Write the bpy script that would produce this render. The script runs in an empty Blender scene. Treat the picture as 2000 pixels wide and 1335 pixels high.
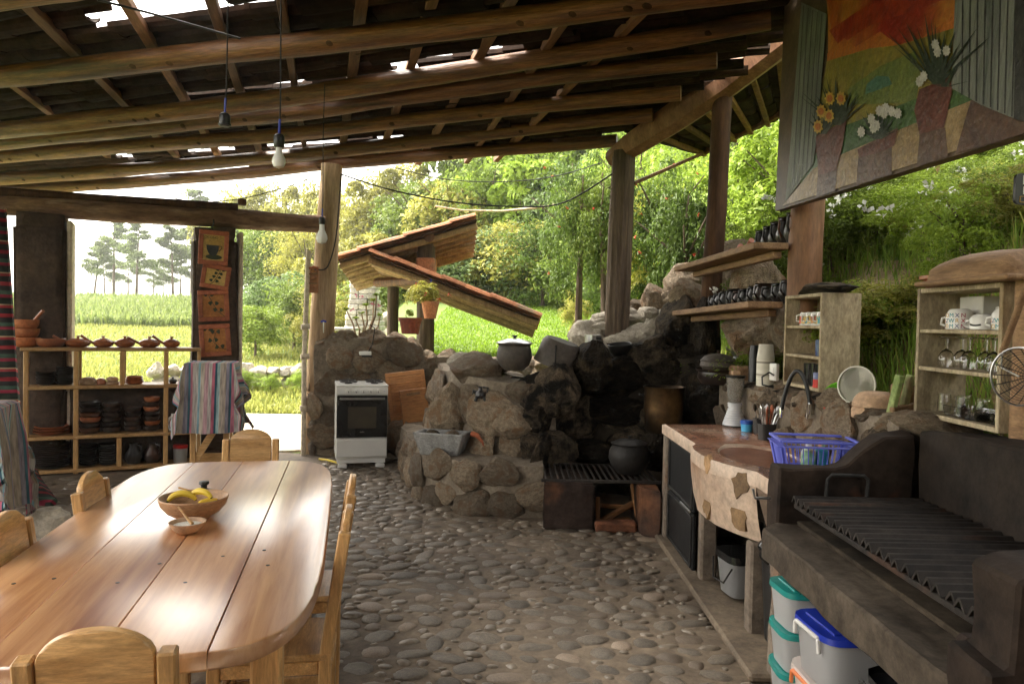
import bpy, bmesh, math, random
import numpy as np
from mathutils import Vector, Matrix, noise, Euler
R = math.radians
S = bpy.context.scene
COL = S.collection
# ---------------------------------------------------------------- camera, sky, sun, exposure
CAMZ, FPX = 1.6, 1450.0
pit, rol = R(1.48), R(1.15)
fwd = Vector((0, math.cos(pit), -math.sin(pit)))
rg0 = Vector((1, 0, 0)); up0 = Vector((0, math.sin(pit), math.cos(pit)))
rgt = rg0*math.cos(rol) + up0*math.sin(rol)
upv = up0*math.cos(rol) - rg0*math.sin(rol)
cam = bpy.data.objects.new('camera', bpy.data.cameras.new('camera'))
COL.objects.link(cam)
cam.matrix_world = Matrix(((rgt.x, upv.x, -fwd.x, 0), (rgt.y, upv.y, -fwd.y, 0), (rgt.z, upv.z, -fwd.z, CAMZ), (0, 0, 0, 1)))
cam.data.sensor_width = 36; cam.data.lens = FPX*36/2000
cam.data.clip_start = .05; cam.data.clip_end = 3000
S.camera = cam
SUN_EL, SUN_AZ = 50, -68            # azimuth: degrees clockwise from +Y (view direction)
sdir = Vector((math.sin(R(SUN_AZ))*math.cos(R(SUN_EL)), math.cos(R(SUN_AZ))*math.cos(R(SUN_EL)), math.sin(R(SUN_EL))))
wd = bpy.data.worlds.new('World'); S.world = wd; wd.use_nodes = True
wn = wd.node_tree.nodes; wl = wd.node_tree.links
bg = wn['Background']
sky = wn.new('ShaderNodeTexSky'); sky.sky_type = 'NISHITA'; sky.sun_disc = False
sky.sun_elevation = R(SUN_EL); sky.sun_rotation = R(SUN_AZ); sky.dust_density = 3.5; sky.air_density = 1.2
hs = wn.new('ShaderNodeHueSaturation'); hs.inputs['Saturation'].default_value = .12
wl.new(sky.outputs[0], hs.inputs['Color'])
wm = wn.new('ShaderNodeMix'); wm.data_type = 'RGBA'; wm.blend_type = 'MULTIPLY'; wm.inputs[0].default_value = 1; wm.inputs[7].default_value = (1, .95, .87, 1)   # thin warm cloud cover
wl.new(hs.outputs[0], wm.inputs[6]); wl.new(wm.outputs[2], bg.inputs[0])
bg.inputs[1].default_value = .15
sl = bpy.data.lights.new('sun', 'SUN'); sl.energy = 1.5; sl.angle = R(18); sl.color = (1, .95, .86)
so = bpy.data.objects.new('sun', sl); COL.objects.link(so); so.location = (-20, -20, 30)
so.rotation_euler = (-sdir).to_track_quat('-Z', 'Y').to_euler()
vs = S.view_settings
vs.view_transform = 'Standard'; vs.look = 'None'; vs.gamma = 1; vs.use_curve_mapping = False
vs.exposure = 2.75
S.render.engine = 'CYCLES'
cy = S.cycles
cy.use_denoising = True; cy.max_bounces = 8; cy.diffuse_bounces = 4; cy.glossy_bounces = 3
cy.transmission_bounces = 8; cy.transparent_max_bounces = 8; cy.caustics_reflective = False; cy.caustics_refractive = False
cy.sample_clamp_indirect = 8
random.seed(7); RNG = np.random.default_rng(7)
rnd = random.uniform
# ---------------------------------------------------------------- photograph ray -> point in the place, on a plane x=, y= or z=
def at(px, py, x=None, y=None, z=None):
    d = fwd + rgt*((px-1000)/FPX) - upv*((py-667.5)/FPX)
    o = Vector((0, 0, CAMZ))
    t = (x/d.x) if x is not None else (y/d.y) if y is not None else (z-CAMZ)/d.z
    return o + d*t
def ray(px, py):
    return fwd + rgt*((px-1000)/FPX) - upv*((py-667.5)/FPX)
# ---------------------------------------------------------------- materials
M = {}
def mat(name, c1, c2=None, rough=.7, scale=8, stretch=(1, 1, 1), bump=.2, bscale=None, c3=None, detail=6, metal=0, coat=0,
        vary=.12, spec=.5, trans=0, ior=1.45, pos=(.3, .7), emit=None, alpha=1, subsurf=0, rvary=0, dist=0, bdist=.01, c3p=.62, fine=.45, fsc=5):
    m = bpy.data.materials.new(name); m.use_nodes = True; M[name] = m
    n = m.node_tree.nodes; l = m.node_tree.links; b = n['Principled BSDF']
    def N(t, **k):
        q = n.new(t)
        for a, v in k.items(): setattr(q, a, v)
        return q
    c2 = c2 or c1
    tc = N('ShaderNodeTexCoord'); oi = N('ShaderNodeObjectInfo')
    mp = N('ShaderNodeMapping'); mp.inputs['Scale'].default_value = stretch
    ad = N('ShaderNodeVectorMath', operation='ADD'); sc = N('ShaderNodeVectorMath', operation='SCALE')
    cb = N('ShaderNodeCombineXYZ')
    for i in range(3): l.new(oi.outputs['Random'], cb.inputs[i])
    l.new(cb.outputs[0], sc.inputs[0]); sc.inputs['Scale'].default_value = 37
    l.new(tc.outputs['Object'], ad.inputs[0]); l.new(sc.outputs[0], ad.inputs[1]); l.new(ad.outputs[0], mp.inputs[0])
    nz = N('ShaderNodeTexNoise'); nz.inputs['Scale'].default_value = scale; nz.inputs['Detail'].default_value = detail
    nz.inputs['Roughness'].default_value = .62; nz.inputs['Distortion'].default_value = dist
    l.new(mp.outputs[0], nz.inputs['Vector'])
    rp = N('ShaderNodeValToRGB'); e = rp.color_ramp.elements
    e[0].position, e[1].position = pos; e[0].color = (*c1, 1); e[1].color = (*c2, 1)
    l.new(nz.outputs['Fac'], rp.inputs[0]); col = rp.outputs[0]
    if c3:
        n2 = N('ShaderNodeTexNoise'); n2.inputs['Scale'].default_value = scale*.37; n2.inputs['Detail'].default_value = 4
        l.new(mp.outputs[0], n2.inputs['Vector'])
        r2 = N('ShaderNodeValToRGB'); f = r2.color_ramp.elements; f[0].position, f[1].position = c3p-.07, c3p+.07
        f[0].color = (0, 0, 0, 1); f[1].color = (1, 1, 1, 1); l.new(n2.outputs['Fac'], r2.inputs[0])
        mx = N('ShaderNodeMix', data_type='RGBA'); l.new(r2.outputs[0], mx.inputs[0]); l.new(col, mx.inputs[6])
        mx.inputs[7].default_value = (*c3, 1); col = mx.outputs[2]
    if fine and bump >= .1:
        nf = N('ShaderNodeTexNoise'); nf.inputs['Scale'].default_value = scale*fsc; nf.inputs['Detail'].default_value = 8; nf.inputs['Roughness'].default_value = .75
        l.new(mp.outputs[0], nf.inputs['Vector']); rf = N('ShaderNodeMapRange'); rf.inputs[1].default_value = .3; rf.inputs[2].default_value = .7
        rf.inputs[3].default_value = 1-fine; rf.inputs[4].default_value = 1+fine*.6; l.new(nf.outputs['Fac'], rf.inputs[0])
        mf = N('ShaderNodeMix', data_type='RGBA', blend_type='MULTIPLY'); mf.inputs[0].default_value = 1; l.new(col, mf.inputs[6])
        cf = N('ShaderNodeCombineXYZ')
        for i in range(3): l.new(rf.outputs[0], cf.inputs[i])
        l.new(cf.outputs[0], mf.inputs[7]); col = mf.outputs[2]
    if vary:
        hv = N('ShaderNodeHueSaturation'); mr = N('ShaderNodeMapRange')
        mr.inputs[3].default_value = 1-vary*2; mr.inputs[4].default_value = 1+vary*2
        l.new(oi.outputs['Random'], mr.inputs[0]); l.new(mr.outputs[0], hv.inputs['Value']); l.new(col, hv.inputs['Color']); col = hv.outputs[0]
    l.new(col, b.inputs['Base Color'])
    b.inputs['Roughness'].default_value = rough; b.inputs['Metallic'].default_value = metal
    b.inputs['Coat Weight'].default_value = coat; b.inputs['Coat Roughness'].default_value = .26
    b.inputs['Specular IOR Level'].default_value = spec
    b.inputs['Transmission Weight'].default_value = trans; b.inputs['IOR'].default_value = ior; b.inputs['Alpha'].default_value = alpha
    if rvary:
        r3 = N('ShaderNodeMapRange'); r3.inputs[3].default_value = rough-rvary; r3.inputs[4].default_value = rough+rvary
        l.new(nz.outputs['Fac'], r3.inputs[0]); l.new(r3.outputs[0], b.inputs['Roughness'])
    if subsurf: b.inputs['Subsurface Weight'].default_value = subsurf
    if emit: b.inputs['Emission Color'].default_value = (*emit[:3], 1); b.inputs['Emission Strength'].default_value = emit[3]
    if bump:
        nb = N('ShaderNodeTexNoise'); nb.inputs['Scale'].default_value = bscale or scale*2.5; nb.inputs['Detail'].default_value = 7
        l.new(mp.outputs[0], nb.inputs['Vector'])
        bp = N('ShaderNodeBump'); bp.inputs['Strength'].default_value = bump; bp.inputs['Distance'].default_value = bdist
        l.new(nb.outputs['Fac'], bp.inputs['Height']); l.new(bp.outputs[0], b.inputs['Normal'])
    return m
def leafmat(name, c1, c2, tr=.42, rough=.55):
    m = bpy.data.materials.new(name); m.use_nodes = True; M[name] = m
    n = m.node_tree.nodes; l = m.node_tree.links; b = n['Principled BSDF']
    at_ = n.new('ShaderNodeAttribute'); at_.attribute_name = 'tint'
    rp = n.new('ShaderNodeValToRGB'); e = rp.color_ramp.elements; e[0].color = (*c1, 1); e[1].color = (*c2, 1)
    oi = n.new('ShaderNodeObjectInfo'); hv = n.new('ShaderNodeHueSaturation'); mr = n.new('ShaderNodeMapRange')
    mr.inputs[3].default_value = .8; mr.inputs[4].default_value = 1.25
    l.new(oi.outputs['Random'], mr.inputs[0]); l.new(mr.outputs[0], hv.inputs['Value'])
    l.new(at_.outputs['Fac'], rp.inputs[0]); l.new(rp.outputs[0], hv.inputs['Color']); l.new(hv.outputs[0], b.inputs['Base Color'])
    b.inputs['Roughness'].default_value = rough; b.inputs['Specular IOR Level'].default_value = .3
    t = n.new('ShaderNodeBsdfTranslucent'); l.new(hv.outputs[0], t.inputs[0])
    mx = n.new('ShaderNodeMixShader'); mx.inputs[0].default_value = tr
    l.new(b.outputs[0], mx.inputs[1]); l.new(t.outputs[0], mx.inputs[2]); l.new(mx.outputs[0], n['Material Output'].inputs[0])
    return m
def stripemat(name, axis, per, stops, rough=.9, weave=60):
    """woven cloth: repeating stripes across one local axis, broken by a fleck along the other"""
    m = mat(name, (.3, .3, .3), rough=rough, bump=.25, bscale=220, vary=0)
    n = m.node_tree.nodes; l = m.node_tree.links; b = n['Principled BSDF']
    uv = n.new('ShaderNodeUVMap'); sp = n.new('ShaderNodeSeparateXYZ'); l.new(uv.outputs[0], sp.inputs[0])
    ml = n.new('ShaderNodeMath'); ml.operation = 'MULTIPLY'; ml.inputs[1].default_value = 1/per; l.new(sp.outputs[axis], ml.inputs[0])
    fr = n.new('ShaderNodeMath'); fr.operation = 'FRACT'; l.new(ml.outputs[0], fr.inputs[0])
    rp = n.new('ShaderNodeValToRGB'); rp.color_ramp.interpolation = 'CONSTANT'; e = rp.color_ramp.elements
    e[0].position = stops[0][0]; e[0].color = (*stops[0][1], 1); e[1].position = stops[1][0]; e[1].color = (*stops[1][1], 1)
    for p, c in stops[2:]: q = e.new(p); q.color = (*c, 1)
    l.new(fr.outputs[0], rp.inputs[0])
    mp = n.new('ShaderNodeMapping'); mp.inputs['Scale'].default_value = (weave, 7, 1) if axis == 0 else (7, weave, 1)
    l.new(uv.outputs[0], mp.inputs[0]); nz = n.new('ShaderNodeTexNoise'); nz.inputs['Scale'].default_value = 1; nz.inputs['Detail'].default_value = 3
    l.new(mp.outputs[0], nz.inputs['Vector'])
    r2 = n.new('ShaderNodeValToRGB'); f = r2.color_ramp.elements; f[0].position, f[1].position = .35, .62; f[0].color = (.3, .3, .34, 1); f[1].color = (1, 1, 1, 1)
    l.new(nz.outputs[0], r2.inputs[0])
    mx = n.new('ShaderNodeMix'); mx.data_type = 'RGBA'; mx.blend_type = 'MULTIPLY'; mx.inputs[0].default_value = .7
    l.new(rp.outputs[0], mx.inputs[6]); l.new(r2.outputs[0], mx.inputs[7]); l.new(mx.outputs[2], b.inputs['Base Color'])
    return m
wood = dict(stretch=(14, 14, 1.2), bump=.25)
mat('log', (.07, .024, .008), (.3, .13, .045), rough=.5, scale=4, stretch=(6, 6, .5), bump=.9, bscale=9, c3=(.06, .026, .012), fine=.6, vary=.1, detail=9, dist=.6)
mat('log_dark', (.035, .017, .009), (.11, .055, .027), rough=.75, scale=1.8, stretch=(5, 5, .7), bump=.5, bscale=7, vary=.1, detail=9, spec=.2)
mat('post_pale', (.3, .19, .1), (.56, .4, .25), rough=.8, scale=2, stretch=(6, 6, .6), bump=.6, bscale=8, c3=(.2, .12, .06), vary=.03, detail=9)
mat('post_bark', (.055, .036, .024), (.2, .145, .1), rough=.9, scale=3, stretch=(6, 6, .5), bump=1, bscale=9, vary=.05, detail=9)
mat('post_red', (.17, .075, .035), (.33, .17, .085), rough=.6, scale=2.4, stretch=(4, 4, .8), bump=.35, bscale=9, vary=.05, detail=8)
mat('rafter', (.09, .038, .014), (.25, .12, .048), rough=.75, scale=2, stretch=(7, 7, .8), bump=.3, vary=.2)
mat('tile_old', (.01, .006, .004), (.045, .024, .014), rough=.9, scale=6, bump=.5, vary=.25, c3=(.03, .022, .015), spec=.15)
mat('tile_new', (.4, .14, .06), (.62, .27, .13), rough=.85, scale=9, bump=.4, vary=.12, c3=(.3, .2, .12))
mat('adobe', (.045, .028, .02), (.1, .064, .044), rough=.95, scale=5, bump=1, bscale=9, vary=0, detail=9, bdist=.03)
mat('trim', (.55, .45, .33), (.75, .66, .52), rough=.8, scale=4, bump=.5, vary=.05)
mat('lintel', (.12, .06, .035), (.34, .2, .12), rough=.85, scale=4, stretch=(5, 5, 1), bump=.8, vary=.05, c3=(.5, .36, .26), c3p=.6)
mat('table', (.37, .145, .047), (.63, .335, .145), rough=.32, scale=2.2, stretch=(12, .8, 4), bump=.04, bscale=3, vary=.1, coat=1, c3=(.26, .085, .026), c3p=.6, rvary=.08, detail=9, dist=.4)
M['table'].node_tree.nodes['Principled BSDF'].inputs['Coat Roughness'].default_value = .26
M['table'].node_tree.nodes['Principled BSDF'].inputs['Coat IOR'].default_value = 4.0
mat('pine', (.42, .22, .075), (.66, .4, .17), rough=.38, scale=1.6, stretch=(2, 12, 12), bump=.15, vary=.1, coat=.2, detail=8, dist=.5, c3=(.34, .16, .05), c3p=.66)
mat('pine_v', (.38, .2, .07), (.62, .37, .15), rough=.4, scale=1.6, stretch=(12, 12, 1.4), bump=.15, vary=.1, coat=.2, detail=8, dist=.5)
mat('shelfwood', (.3, .16, .06), (.52, .31, .13), rough=.5, scale=2.2, stretch=(4, 9, 9), bump=.2, vary=.12, detail=8)
mat('oldwood', (.16, .085, .04), (.36, .22, .11), rough=.75, scale=2.5, stretch=(9, 1.2, 9), bump=.4, vary=.1, detail=8)
mat('greywood', (.26, .2, .12), (.6, .5, .33), rough=.85, scale=3, stretch=(5, 5, 2), bump=.35, vary=.06, detail=9, c3=(.3, .22, .12), c3p=.64)
mat('stone', (.16, .115, .072), (.42, .325, .22), rough=.85, scale=6, bump=1, bscale=18, vary=.22, detail=12, c3=(.25, .15, .08), bdist=.05, c3p=.58)
mat('stone_pale', (.3, .26, .2), (.58, .52, .42), rough=.85, scale=5, bump=.8, bscale=16, vary=.14, detail=10, bdist=.02)
mat('stone_soot', (.005, .004, .003), (.04, .03, .02), rough=.75, scale=4, bump=1, bscale=12, vary=.2, detail=12, c3=(.1, .07, .04), c3p=.64, bdist=.06, spec=.15)
mat('stone_half', (.03, .023, .016), (.2, .148, .095), rough=.82, scale=4, bump=.8, bscale=14, vary=.2, detail=10, c3=(.012, .01, .008), c3p=.55, bdist=.06, spec=.2)
mat('mortar', (.13, .1, .07), (.27, .22, .16), rough=.95, scale=7, bump=.6, bscale=30, vary=0, detail=10)
mat('mortar_soot', (.012, .01, .008), (.085, .065, .045), rough=.95, scale=3, bump=.6, bscale=20, vary=0, detail=10, spec=.15)
mat('floor', (.105, .077, .051), (.205, .157, .108), rough=.8, scale=5, bump=.7, bscale=28, vary=0, detail=12, c3=(.105, .08, .057), rvary=.15, c3p=.6)
mat('cobble', (.085, .068, .05), (.205, .168, .126), rough=.36, scale=5, bump=.6, bscale=30, vary=.13, detail=10, c3=(.17, .13, .09), rvary=.1, c3p=.66)
mat('cobble_warm', (.13, .095, .066), (.26, .2, .145), rough=.5, scale=9, bump=.4, bscale=30, vary=.2, detail=10, rvary=.1)
mat('brick_soot', (.016, .012, .01), (.06, .04, .032), rough=.75, scale=4, bump=.6, bscale=14, vary=.05, detail=9, c3=(.2, .085, .04), c3p=.68, spec=.15)
mat('brick_red', (.07, .03, .018), (.32, .12, .055), rough=.8, scale=8, bump=.9, bscale=20, vary=.1, detail=9, c3=(.03, .02, .015))
mat('grill_wall', (.012, .009, .008), (.05, .034, .024), rough=.7, spec=.15, scale=4, bump=.6, bscale=12, vary=.05, detail=10, c3=(.3, .1, .04), c3p=.66)
mat('grill_back', (.01, .008, .007), (.035, .025, .018), rough=.75, scale=4, bump=.7, bscale=12, vary=.05, detail=10, spec=.2)
mat('ledge', (.035, .027, .02), (.12, .095, .07), rough=.85, scale=4, bump=.8, bscale=18, vary=.05, detail=11, c3=(.035, .026, .02), spec=.2)
mat('counter', (.46, .33, .235), (.66, .52, .4), rough=.45, scale=3, bump=.3, bscale=25, vary=.03, detail=10, c3=(.3, .17, .1), c3p=.64)
mat('counter_red', (.27, .11, .065), (.47, .27, .18), rough=.18, scale=7, bump=.15, vary=0, detail=12, c3=(.5, .33, .23), c3p=.58, dist=1)
mat('concrete', (.11, .085, .065), (.25, .2, .15), rough=.9, scale=6, bump=.8, bscale=22, vary=.05, detail=10, c3=(.2, .1, .05), c3p=.68)
mat('blackmetal', (.012, .012, .012), (.045, .043, .04), rough=.55, scale=5, bump=.12, vary=.05, detail=8, rvary=.1, spec=.3)
mat('grillbar', (.014, .012, .011), (.05, .042, .036), rough=.62, scale=6, bump=.4, vary=.1, metal=0, c3=(.1, .05, .03), c3p=.66, rvary=.12, spec=.2)
mat('soil', (.16, .1, .05), (.36, .25, .14), rough=.95, scale=2.5, bump=1, bscale=8, vary=0, detail=11, c3=(.42, .33, .22), bdist=.05)
mat('turf', (.07, .12, .016), (.14, .2, .03), rough=.95, scale=.6, bump=.6, bscale=12, vary=0, detail=12, c3=(.11, .11, .035), bdist=.05)
mat('path', (.5, .44, .34), (.7, .64, .52), rough=.9, scale=4, bump=.5, bscale=18, vary=0, detail=10)
mat('whitestone', (.55, .52, .46), (.8, .78, .72), rough=.85, scale=6, bump=.8, vary=.1)
# ---------------------------------------------------------------- mesh building
class MB:
    def __init__(s): s.v = []; s.f = []; s.uv = {}
    def add(s, v, f, X=None):
        b = len(s.v)
        s.v += [tuple(X @ Vector(p)) for p in v] if X is not None else [tuple(p) for p in v]
        s.f += [tuple(i+b for i in q) for q in f]; return s
    def box(s, c, d, b=.004, rot=None):
        x, y, z = [q/2 for q in d]; b = min(b, x*.6, y*.6, z*.6)
        v = []; idx = {}
        for sx in (-1, 1):
            for sy in (-1, 1):
                for sz in (-1, 1):
                    for k in range(3):
                        p = [sx*(x-b), sy*(y-b), sz*(z-b)]; p[k] = (sx*x, sy*y, sz*z)[k]
                        idx[sx, sy, sz, k] = len(v); v.append(p)
        f = []
        for k in range(3):
            a, e = [(1, 2), (2, 0), (0, 1)][k]
            for sg in (-1, 1):
                q = []
                for (p, r) in ((-1, -1), (1, -1), (1, 1), (-1, 1)):
                    t = [0, 0, 0]; t[k] = sg; t[a] = p; t[e] = r; q.append(idx[(*t, k)])
                f.append(q if sg > 0 else q[::-1])
            for p in (-1, 1):
                for r in (-1, 1):
                    t0 = [0, 0, 0]; t1 = [0, 0, 0]; t0[k] = -1; t1[k] = 1
                    for t in (t0, t1): t[a] = p; t[e] = r
                    q = [idx[(*t0, a)], idx[(*t1, a)], idx[(*t1, e)], idx[(*t0, e)]]
                    f.append(q if p*r > 0 else q[::-1])
        for sx in (-1, 1):
            for sy in (-1, 1):
                for sz in (-1, 1):
                    q = [idx[sx, sy, sz, 0], idx[sx, sy, sz, 1], idx[sx, sy, sz, 2]]
                    f.append(q if sx*sy*sz > 0 else q[::-1])
        X = Matrix.Translation(c)
        if rot is not None: X = X @ (rot if isinstance(rot, Matrix) else Euler(rot).to_matrix().to_4x4())
        return s.add(v, f, X)
    def bar(s, a, b, w, h=None, bev=.004, up=(0, 0, 1)):
        a, b = Vector(a), Vector(b); d = b-a; L = d.length; z = d/L; u = Vector(up)
        if abs(z.dot(u)) > .98: u = Vector((1, 0, 0))
        x = u.cross(z).normalized(); y = z.cross(x)
        X = Matrix(((x.x, y.x, z.x), (x.y, y.y, z.y), (x.z, y.z, z.z))).to_4x4()
        return s.box((a+b)/2, (w, h or w, L), bev, X)
    def tube(s, pts, rad, n=10, cap=True, closed=False, wob=0, seed=0):
        pts = [Vector(p) for p in pts]; m = len(pts)
        if not hasattr(rad, '__len__'): rad = [rad]*m
        ref = None; v = []; f = []
        for i, p in enumerate(pts):
            t = (pts[min(i+1, m-1)]-pts[max(i-1, 0)]) if not closed else (pts[(i+1) % m]-pts[i-1])
            t.normalize()
            if ref is None: ref = Vector((0, 0, 1)) if abs(t.z) < .9 else Vector((1, 0, 0))
            x = (ref-t*ref.dot(t)).normalized(); ref = x; y = t.cross(x)
            for k in range(n):
                a = 2*math.pi*k/n; q = x*math.cos(a)+y*math.sin(a)
                r = rad[i]
                if wob: r *= 1+wob*noise.noise(p*1.3+q*1.2+Vector((seed, 0, 0)))+wob*.5*noise.noise(p*5+q*2+Vector((seed, 5, 0)))
                v.append(p+q*r)
        for i in range(m if closed else m-1):
            for k in range(n):
                j = (i+1) % m
                f.append((i*n+k, i*n+(k+1) % n, j*n+(k+1) % n, j*n+k))
        if cap and not closed: f.append(tuple(range(n))[::-1]); f.append(tuple((m-1)*n+k for k in range(n)))
        return s.add(v, f)
    def lathe(s, prof, n=24, c=(0, 0, 0), X=None, sq=0):
        v = []; f = []
        for r, z in prof:
            for k in range(n):
                a = 2*math.pi*k/n; v.append((r*math.cos(a), r*math.sin(a), z))
        m = len(prof)
        for i in range(m-1):
            for k in range(n): f.append((i*n+k, i*n+(k+1) % n, (i+1)*n+(k+1) % n, (i+1)*n+k))
        if prof[0][0] > 1e-4: f.append(tuple(range(n))[::-1])
        if prof[-1][0] > 1e-4: f.append(tuple((m-1)*n+k for k in range(n)))
        T = Matrix.Translation(c)
        return s.add(v, f, T @ X if X is not None else T)
    def prism(s, poly, h0, h1, X=None):
        n = len(poly)
        v = [(x, y, h0) for x, y in poly]+[(x, y, h1) for x, y in poly]
        f = [tuple(range(n))[::-1], tuple(range(n, 2*n))]+[(i, (i+1) % n, n+(i+1) % n, n+i) for i in range(n)]
        return s.add(v, f, X)
    def build(s, name, m, parent=None, smooth=True, loc=None, uv=None):
        me = bpy.data.meshes.new(name); me.from_pydata(s.v, [], s.f)
        if isinstance(m, str): m = M[m]
        me.materials.append(m)
        if smooth:
            me.polygons.foreach_set('use_smooth', [True]*len(me.polygons))
            try: me.set_sharp_from_angle(angle=R(42))
            except Exception: pass
        if uv:
            L = me.uv_layers.new(name='UVMap'); li = np.zeros(len(me.loops), dtype=np.int32); me.loops.foreach_get('vertex_index', li)
            L.data.foreach_set('uv', np.asarray(uv, dtype=np.float32)[li].ravel())
        return link(name, me, parent, loc)
def link(name, me, parent=None, loc=None, rot=None, scale=None):
    o = bpy.data.objects.new(name, me); COL.objects.link(o)
    if parent is not None: o.parent = parent
    if loc is not None: o.location = loc
    if rot is not None: o.rotation_euler = rot
    if scale is not None: o.scale = scale
    return o
def tag(o, label=None, cat=None, group=None, kind=None):
    if label: o['label'] = label
    if cat: o['category'] = cat
    if group: o['group'] = group
    if kind: o['kind'] = kind
    return o
def thing(name, label, cat, loc=(0, 0, 0), rz=0, group=None):
    o = bpy.data.objects.new(name, None); COL.objects.link(o); o.location = loc; o.rotation_euler = (0, 0, rz)
    o.empty_display_size = .05
    return tag(o, label, cat, group)
def copy_tree(o, parent=None):
    c = o.copy(); COL.objects.link(c); c.parent = parent
    for ch in list(o.children): copy_tree(ch, c)
    return c
def npmesh(name, V, F, m, tint=None, parent=None):
    me = npdata(name, V, F, m, tint); return link(name, me, parent)
def npdata(name, V, F, m, tint=None):
    me = bpy.data.meshes.new(name); k = F.shape[1]
    me.vertices.add(len(V)); me.vertices.foreach_set('co', np.asarray(V, dtype=np.float32).ravel())
    me.loops.add(F.size); me.loops.foreach_set('vertex_index', F.astype(np.int32).ravel())
    me.polygons.add(len(F)); me.polygons.foreach_set('loop_start', np.arange(0, F.size, k, dtype=np.int32))
    me.update(calc_edges=True)
    if tint is not None:
        a = me.attributes.new('tint', 'FLOAT', 'POINT'); a.data.foreach_set('value', np.asarray(tint, dtype=np.float32))
    me.materials.append(M[m] if isinstance(m, str) else m); return me
def V3(*a): return Vector(a)
# rocks: shared meshes
def rock_mesh(seed, rough=.28, sub=3, flat=.0, m='stone'):
    bm = bmesh.new(); bmesh.ops.create_icosphere(bm, subdivisions=sub, radius=1)
    sd = Vector((seed*7.3, seed*3.1, seed*1.7))
    cuts = [(Vector((rnd(-1, 1), rnd(-1, 1), rnd(-1, 1))).normalized(), rnd(.66, .9)) for _ in range(9)]
    for v in bm.verts:
        p = v.co.copy(); d = p.normalized()
        r = 1+rough*noise.noise(d*1.1+sd)+rough*.5*noise.noise(d*2.6+sd)
        q = d*r
        for nrm, h in cuts:
            e = q.dot(nrm)-h
            if e > 0: q -= nrm*e*.93
        q += d*rough*(.2*noise.noise(d*4.5+sd)+.12*noise.noise(d*9+sd))
        v.co = q
    me = bpy.data.meshes.new('stone'); bm.to_mesh(me); bm.free()
    me.materials.append(M[m]); me.polygons.foreach_set('use_smooth', [True]*len(me.polygons)); me.set_sharp_from_angle(angle=R(38))
    return me
ROCK = {}
for mm in ('stone', 'stone_pale', 'stone_soot', 'stone_half', 'whitestone'):
    ROCK[mm] = [rock_mesh(i+1, m=mm, sub=4 if mm != 'whitestone' else 2) for i in range(6)]
def stone(parent, loc, sx, sy, sz, nrm=None, spin=0, m='stone', name='stone'):
    o = link(name, random.choice(ROCK[m]), parent, loc)
    if nrm is not None:
        n = Vector(nrm).normalized(); u = Vector((0, 0, 1)) if abs(n.z) < .9 else Vector((0, 1, 0))
        x = u.cross(n).normalized(); y = n.cross(x)
        X = Matrix(((x.x, y.x, n.x), (x.y, y.y, n.y), (x.z, y.z, n.z))) @ Matrix.Rotation(spin, 3, 'Z')
        o.rotation_euler = X.to_euler()
    else: o.rotation_euler = (rnd(-.2, .2), rnd(-.2, .2), spin)
    o.scale = (sx, sy, sz); return o
def scatter(n_try, w, h, rmin, rmax, gap=.82, ell=1.25, keep=None):
    """pack ellipses in a w x h sheet, large first"""
    out = []; G = {}; c = 2.1*rmax*gap*max(1, ell)
    for i in range(n_try):
        r = rmax-(rmax-rmin)*(i/n_try)**.6
        u, v = rnd(0, w), rnd(0, h)
        if keep and not keep(u, v): continue
        gi, gj = int(u/c), int(v/c); ok = True
        for a in (gi-1, gi, gi+1):
            for b in (gj-1, gj, gj+1):
                for p, q, t in G.get((a, b), ()):
                    if ((u-p)/ell)**2+(v-q)**2 <= ((r+t)*gap)**2: ok = False; break
                if not ok: break
            if not ok: break
        if ok: out.append((u, v, r)); G.setdefault((gi, gj), []).append((u, v, r))
    return out
# ================================================================ SETTING
EL, NL = Vector((.951, -.308, 0)), Vector((.308, .951, 0))     # along / across the roof logs
WD, WN = Vector((.906, .423, 0)), Vector((-.423, .906, 0))     # along / outwards of the adobe wall
INSIDE = [(-7.2, 6.55), (-4.85, 7.62), (-2.2, 8.9), (-1.2, 9.2), (-.3, 9.2), (.5, 7.6), (1.3, 7.4), (2.05, 6.9), (2.12, 6.0), (2.12, -4), (-7.2, -4)]
def inpoly(x, y, P):
    c = False; j = len(P)-1
    for i in range(len(P)):
        (a, b), (d, e) = P[i], P[j]
        if (b > y) != (e > y) and x < (d-a)*(y-b)/(e-b)+a: c = not c
        j = i
    return c
def sst(a, b, x):
    t = min(1, max(0, (x-a)/(b-a))); return t*t*(3-2*t)
def terrain(x, y):
    hl = max(0, .08*(y-12)) if y < 45 else 2.64+.02*(y-45)
    hr = .95+.125*max(0, min(y, 24)-10)+.3*max(0, min(y, 50)-24)
    k = sst(-2.6, -1.5, x+.12*(y-9)) if y > 6 else 0
    if y > 45: k = max(k, 0)
    h = hl*(1-k)+hr*k
    x0 = 2.12+.3*max(0, y-8)
    if x > x0-.3:
        u = x-x0
        hb = 1.0+1.55*min(max(u, 0), .75)+.5*max(0, min(u, 6)-.75)+.1*max(0, u-6)
        h = max(h, hb)
    h += .05*noise.noise(Vector((x*.9, y*.9, 0)))*(1 if (y > 10 or x > 2.2) else .2)
    return h-.02
xs = np.concatenate([np.linspace(-260, -30, 12), np.linspace(-28, -8, 21), np.linspace(-7.6, 9, 112), np.linspace(9.5, 30, 30), np.linspace(35, 260, 12)])
ys = np.concatenate([np.linspace(-60, -4, 10), np.linspace(-3.5, 14, 116), np.linspace(14.5, 45, 50), np.linspace(50, 400, 16)])
gv = []; gi = {}
for j, yy in enumerate(ys):
    for i, xx in enumerate(xs):
        z = -.16 if inpoly(xx, yy, INSIDE) else terrain(xx, yy)
        gv.append((xx, yy, z))
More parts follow.
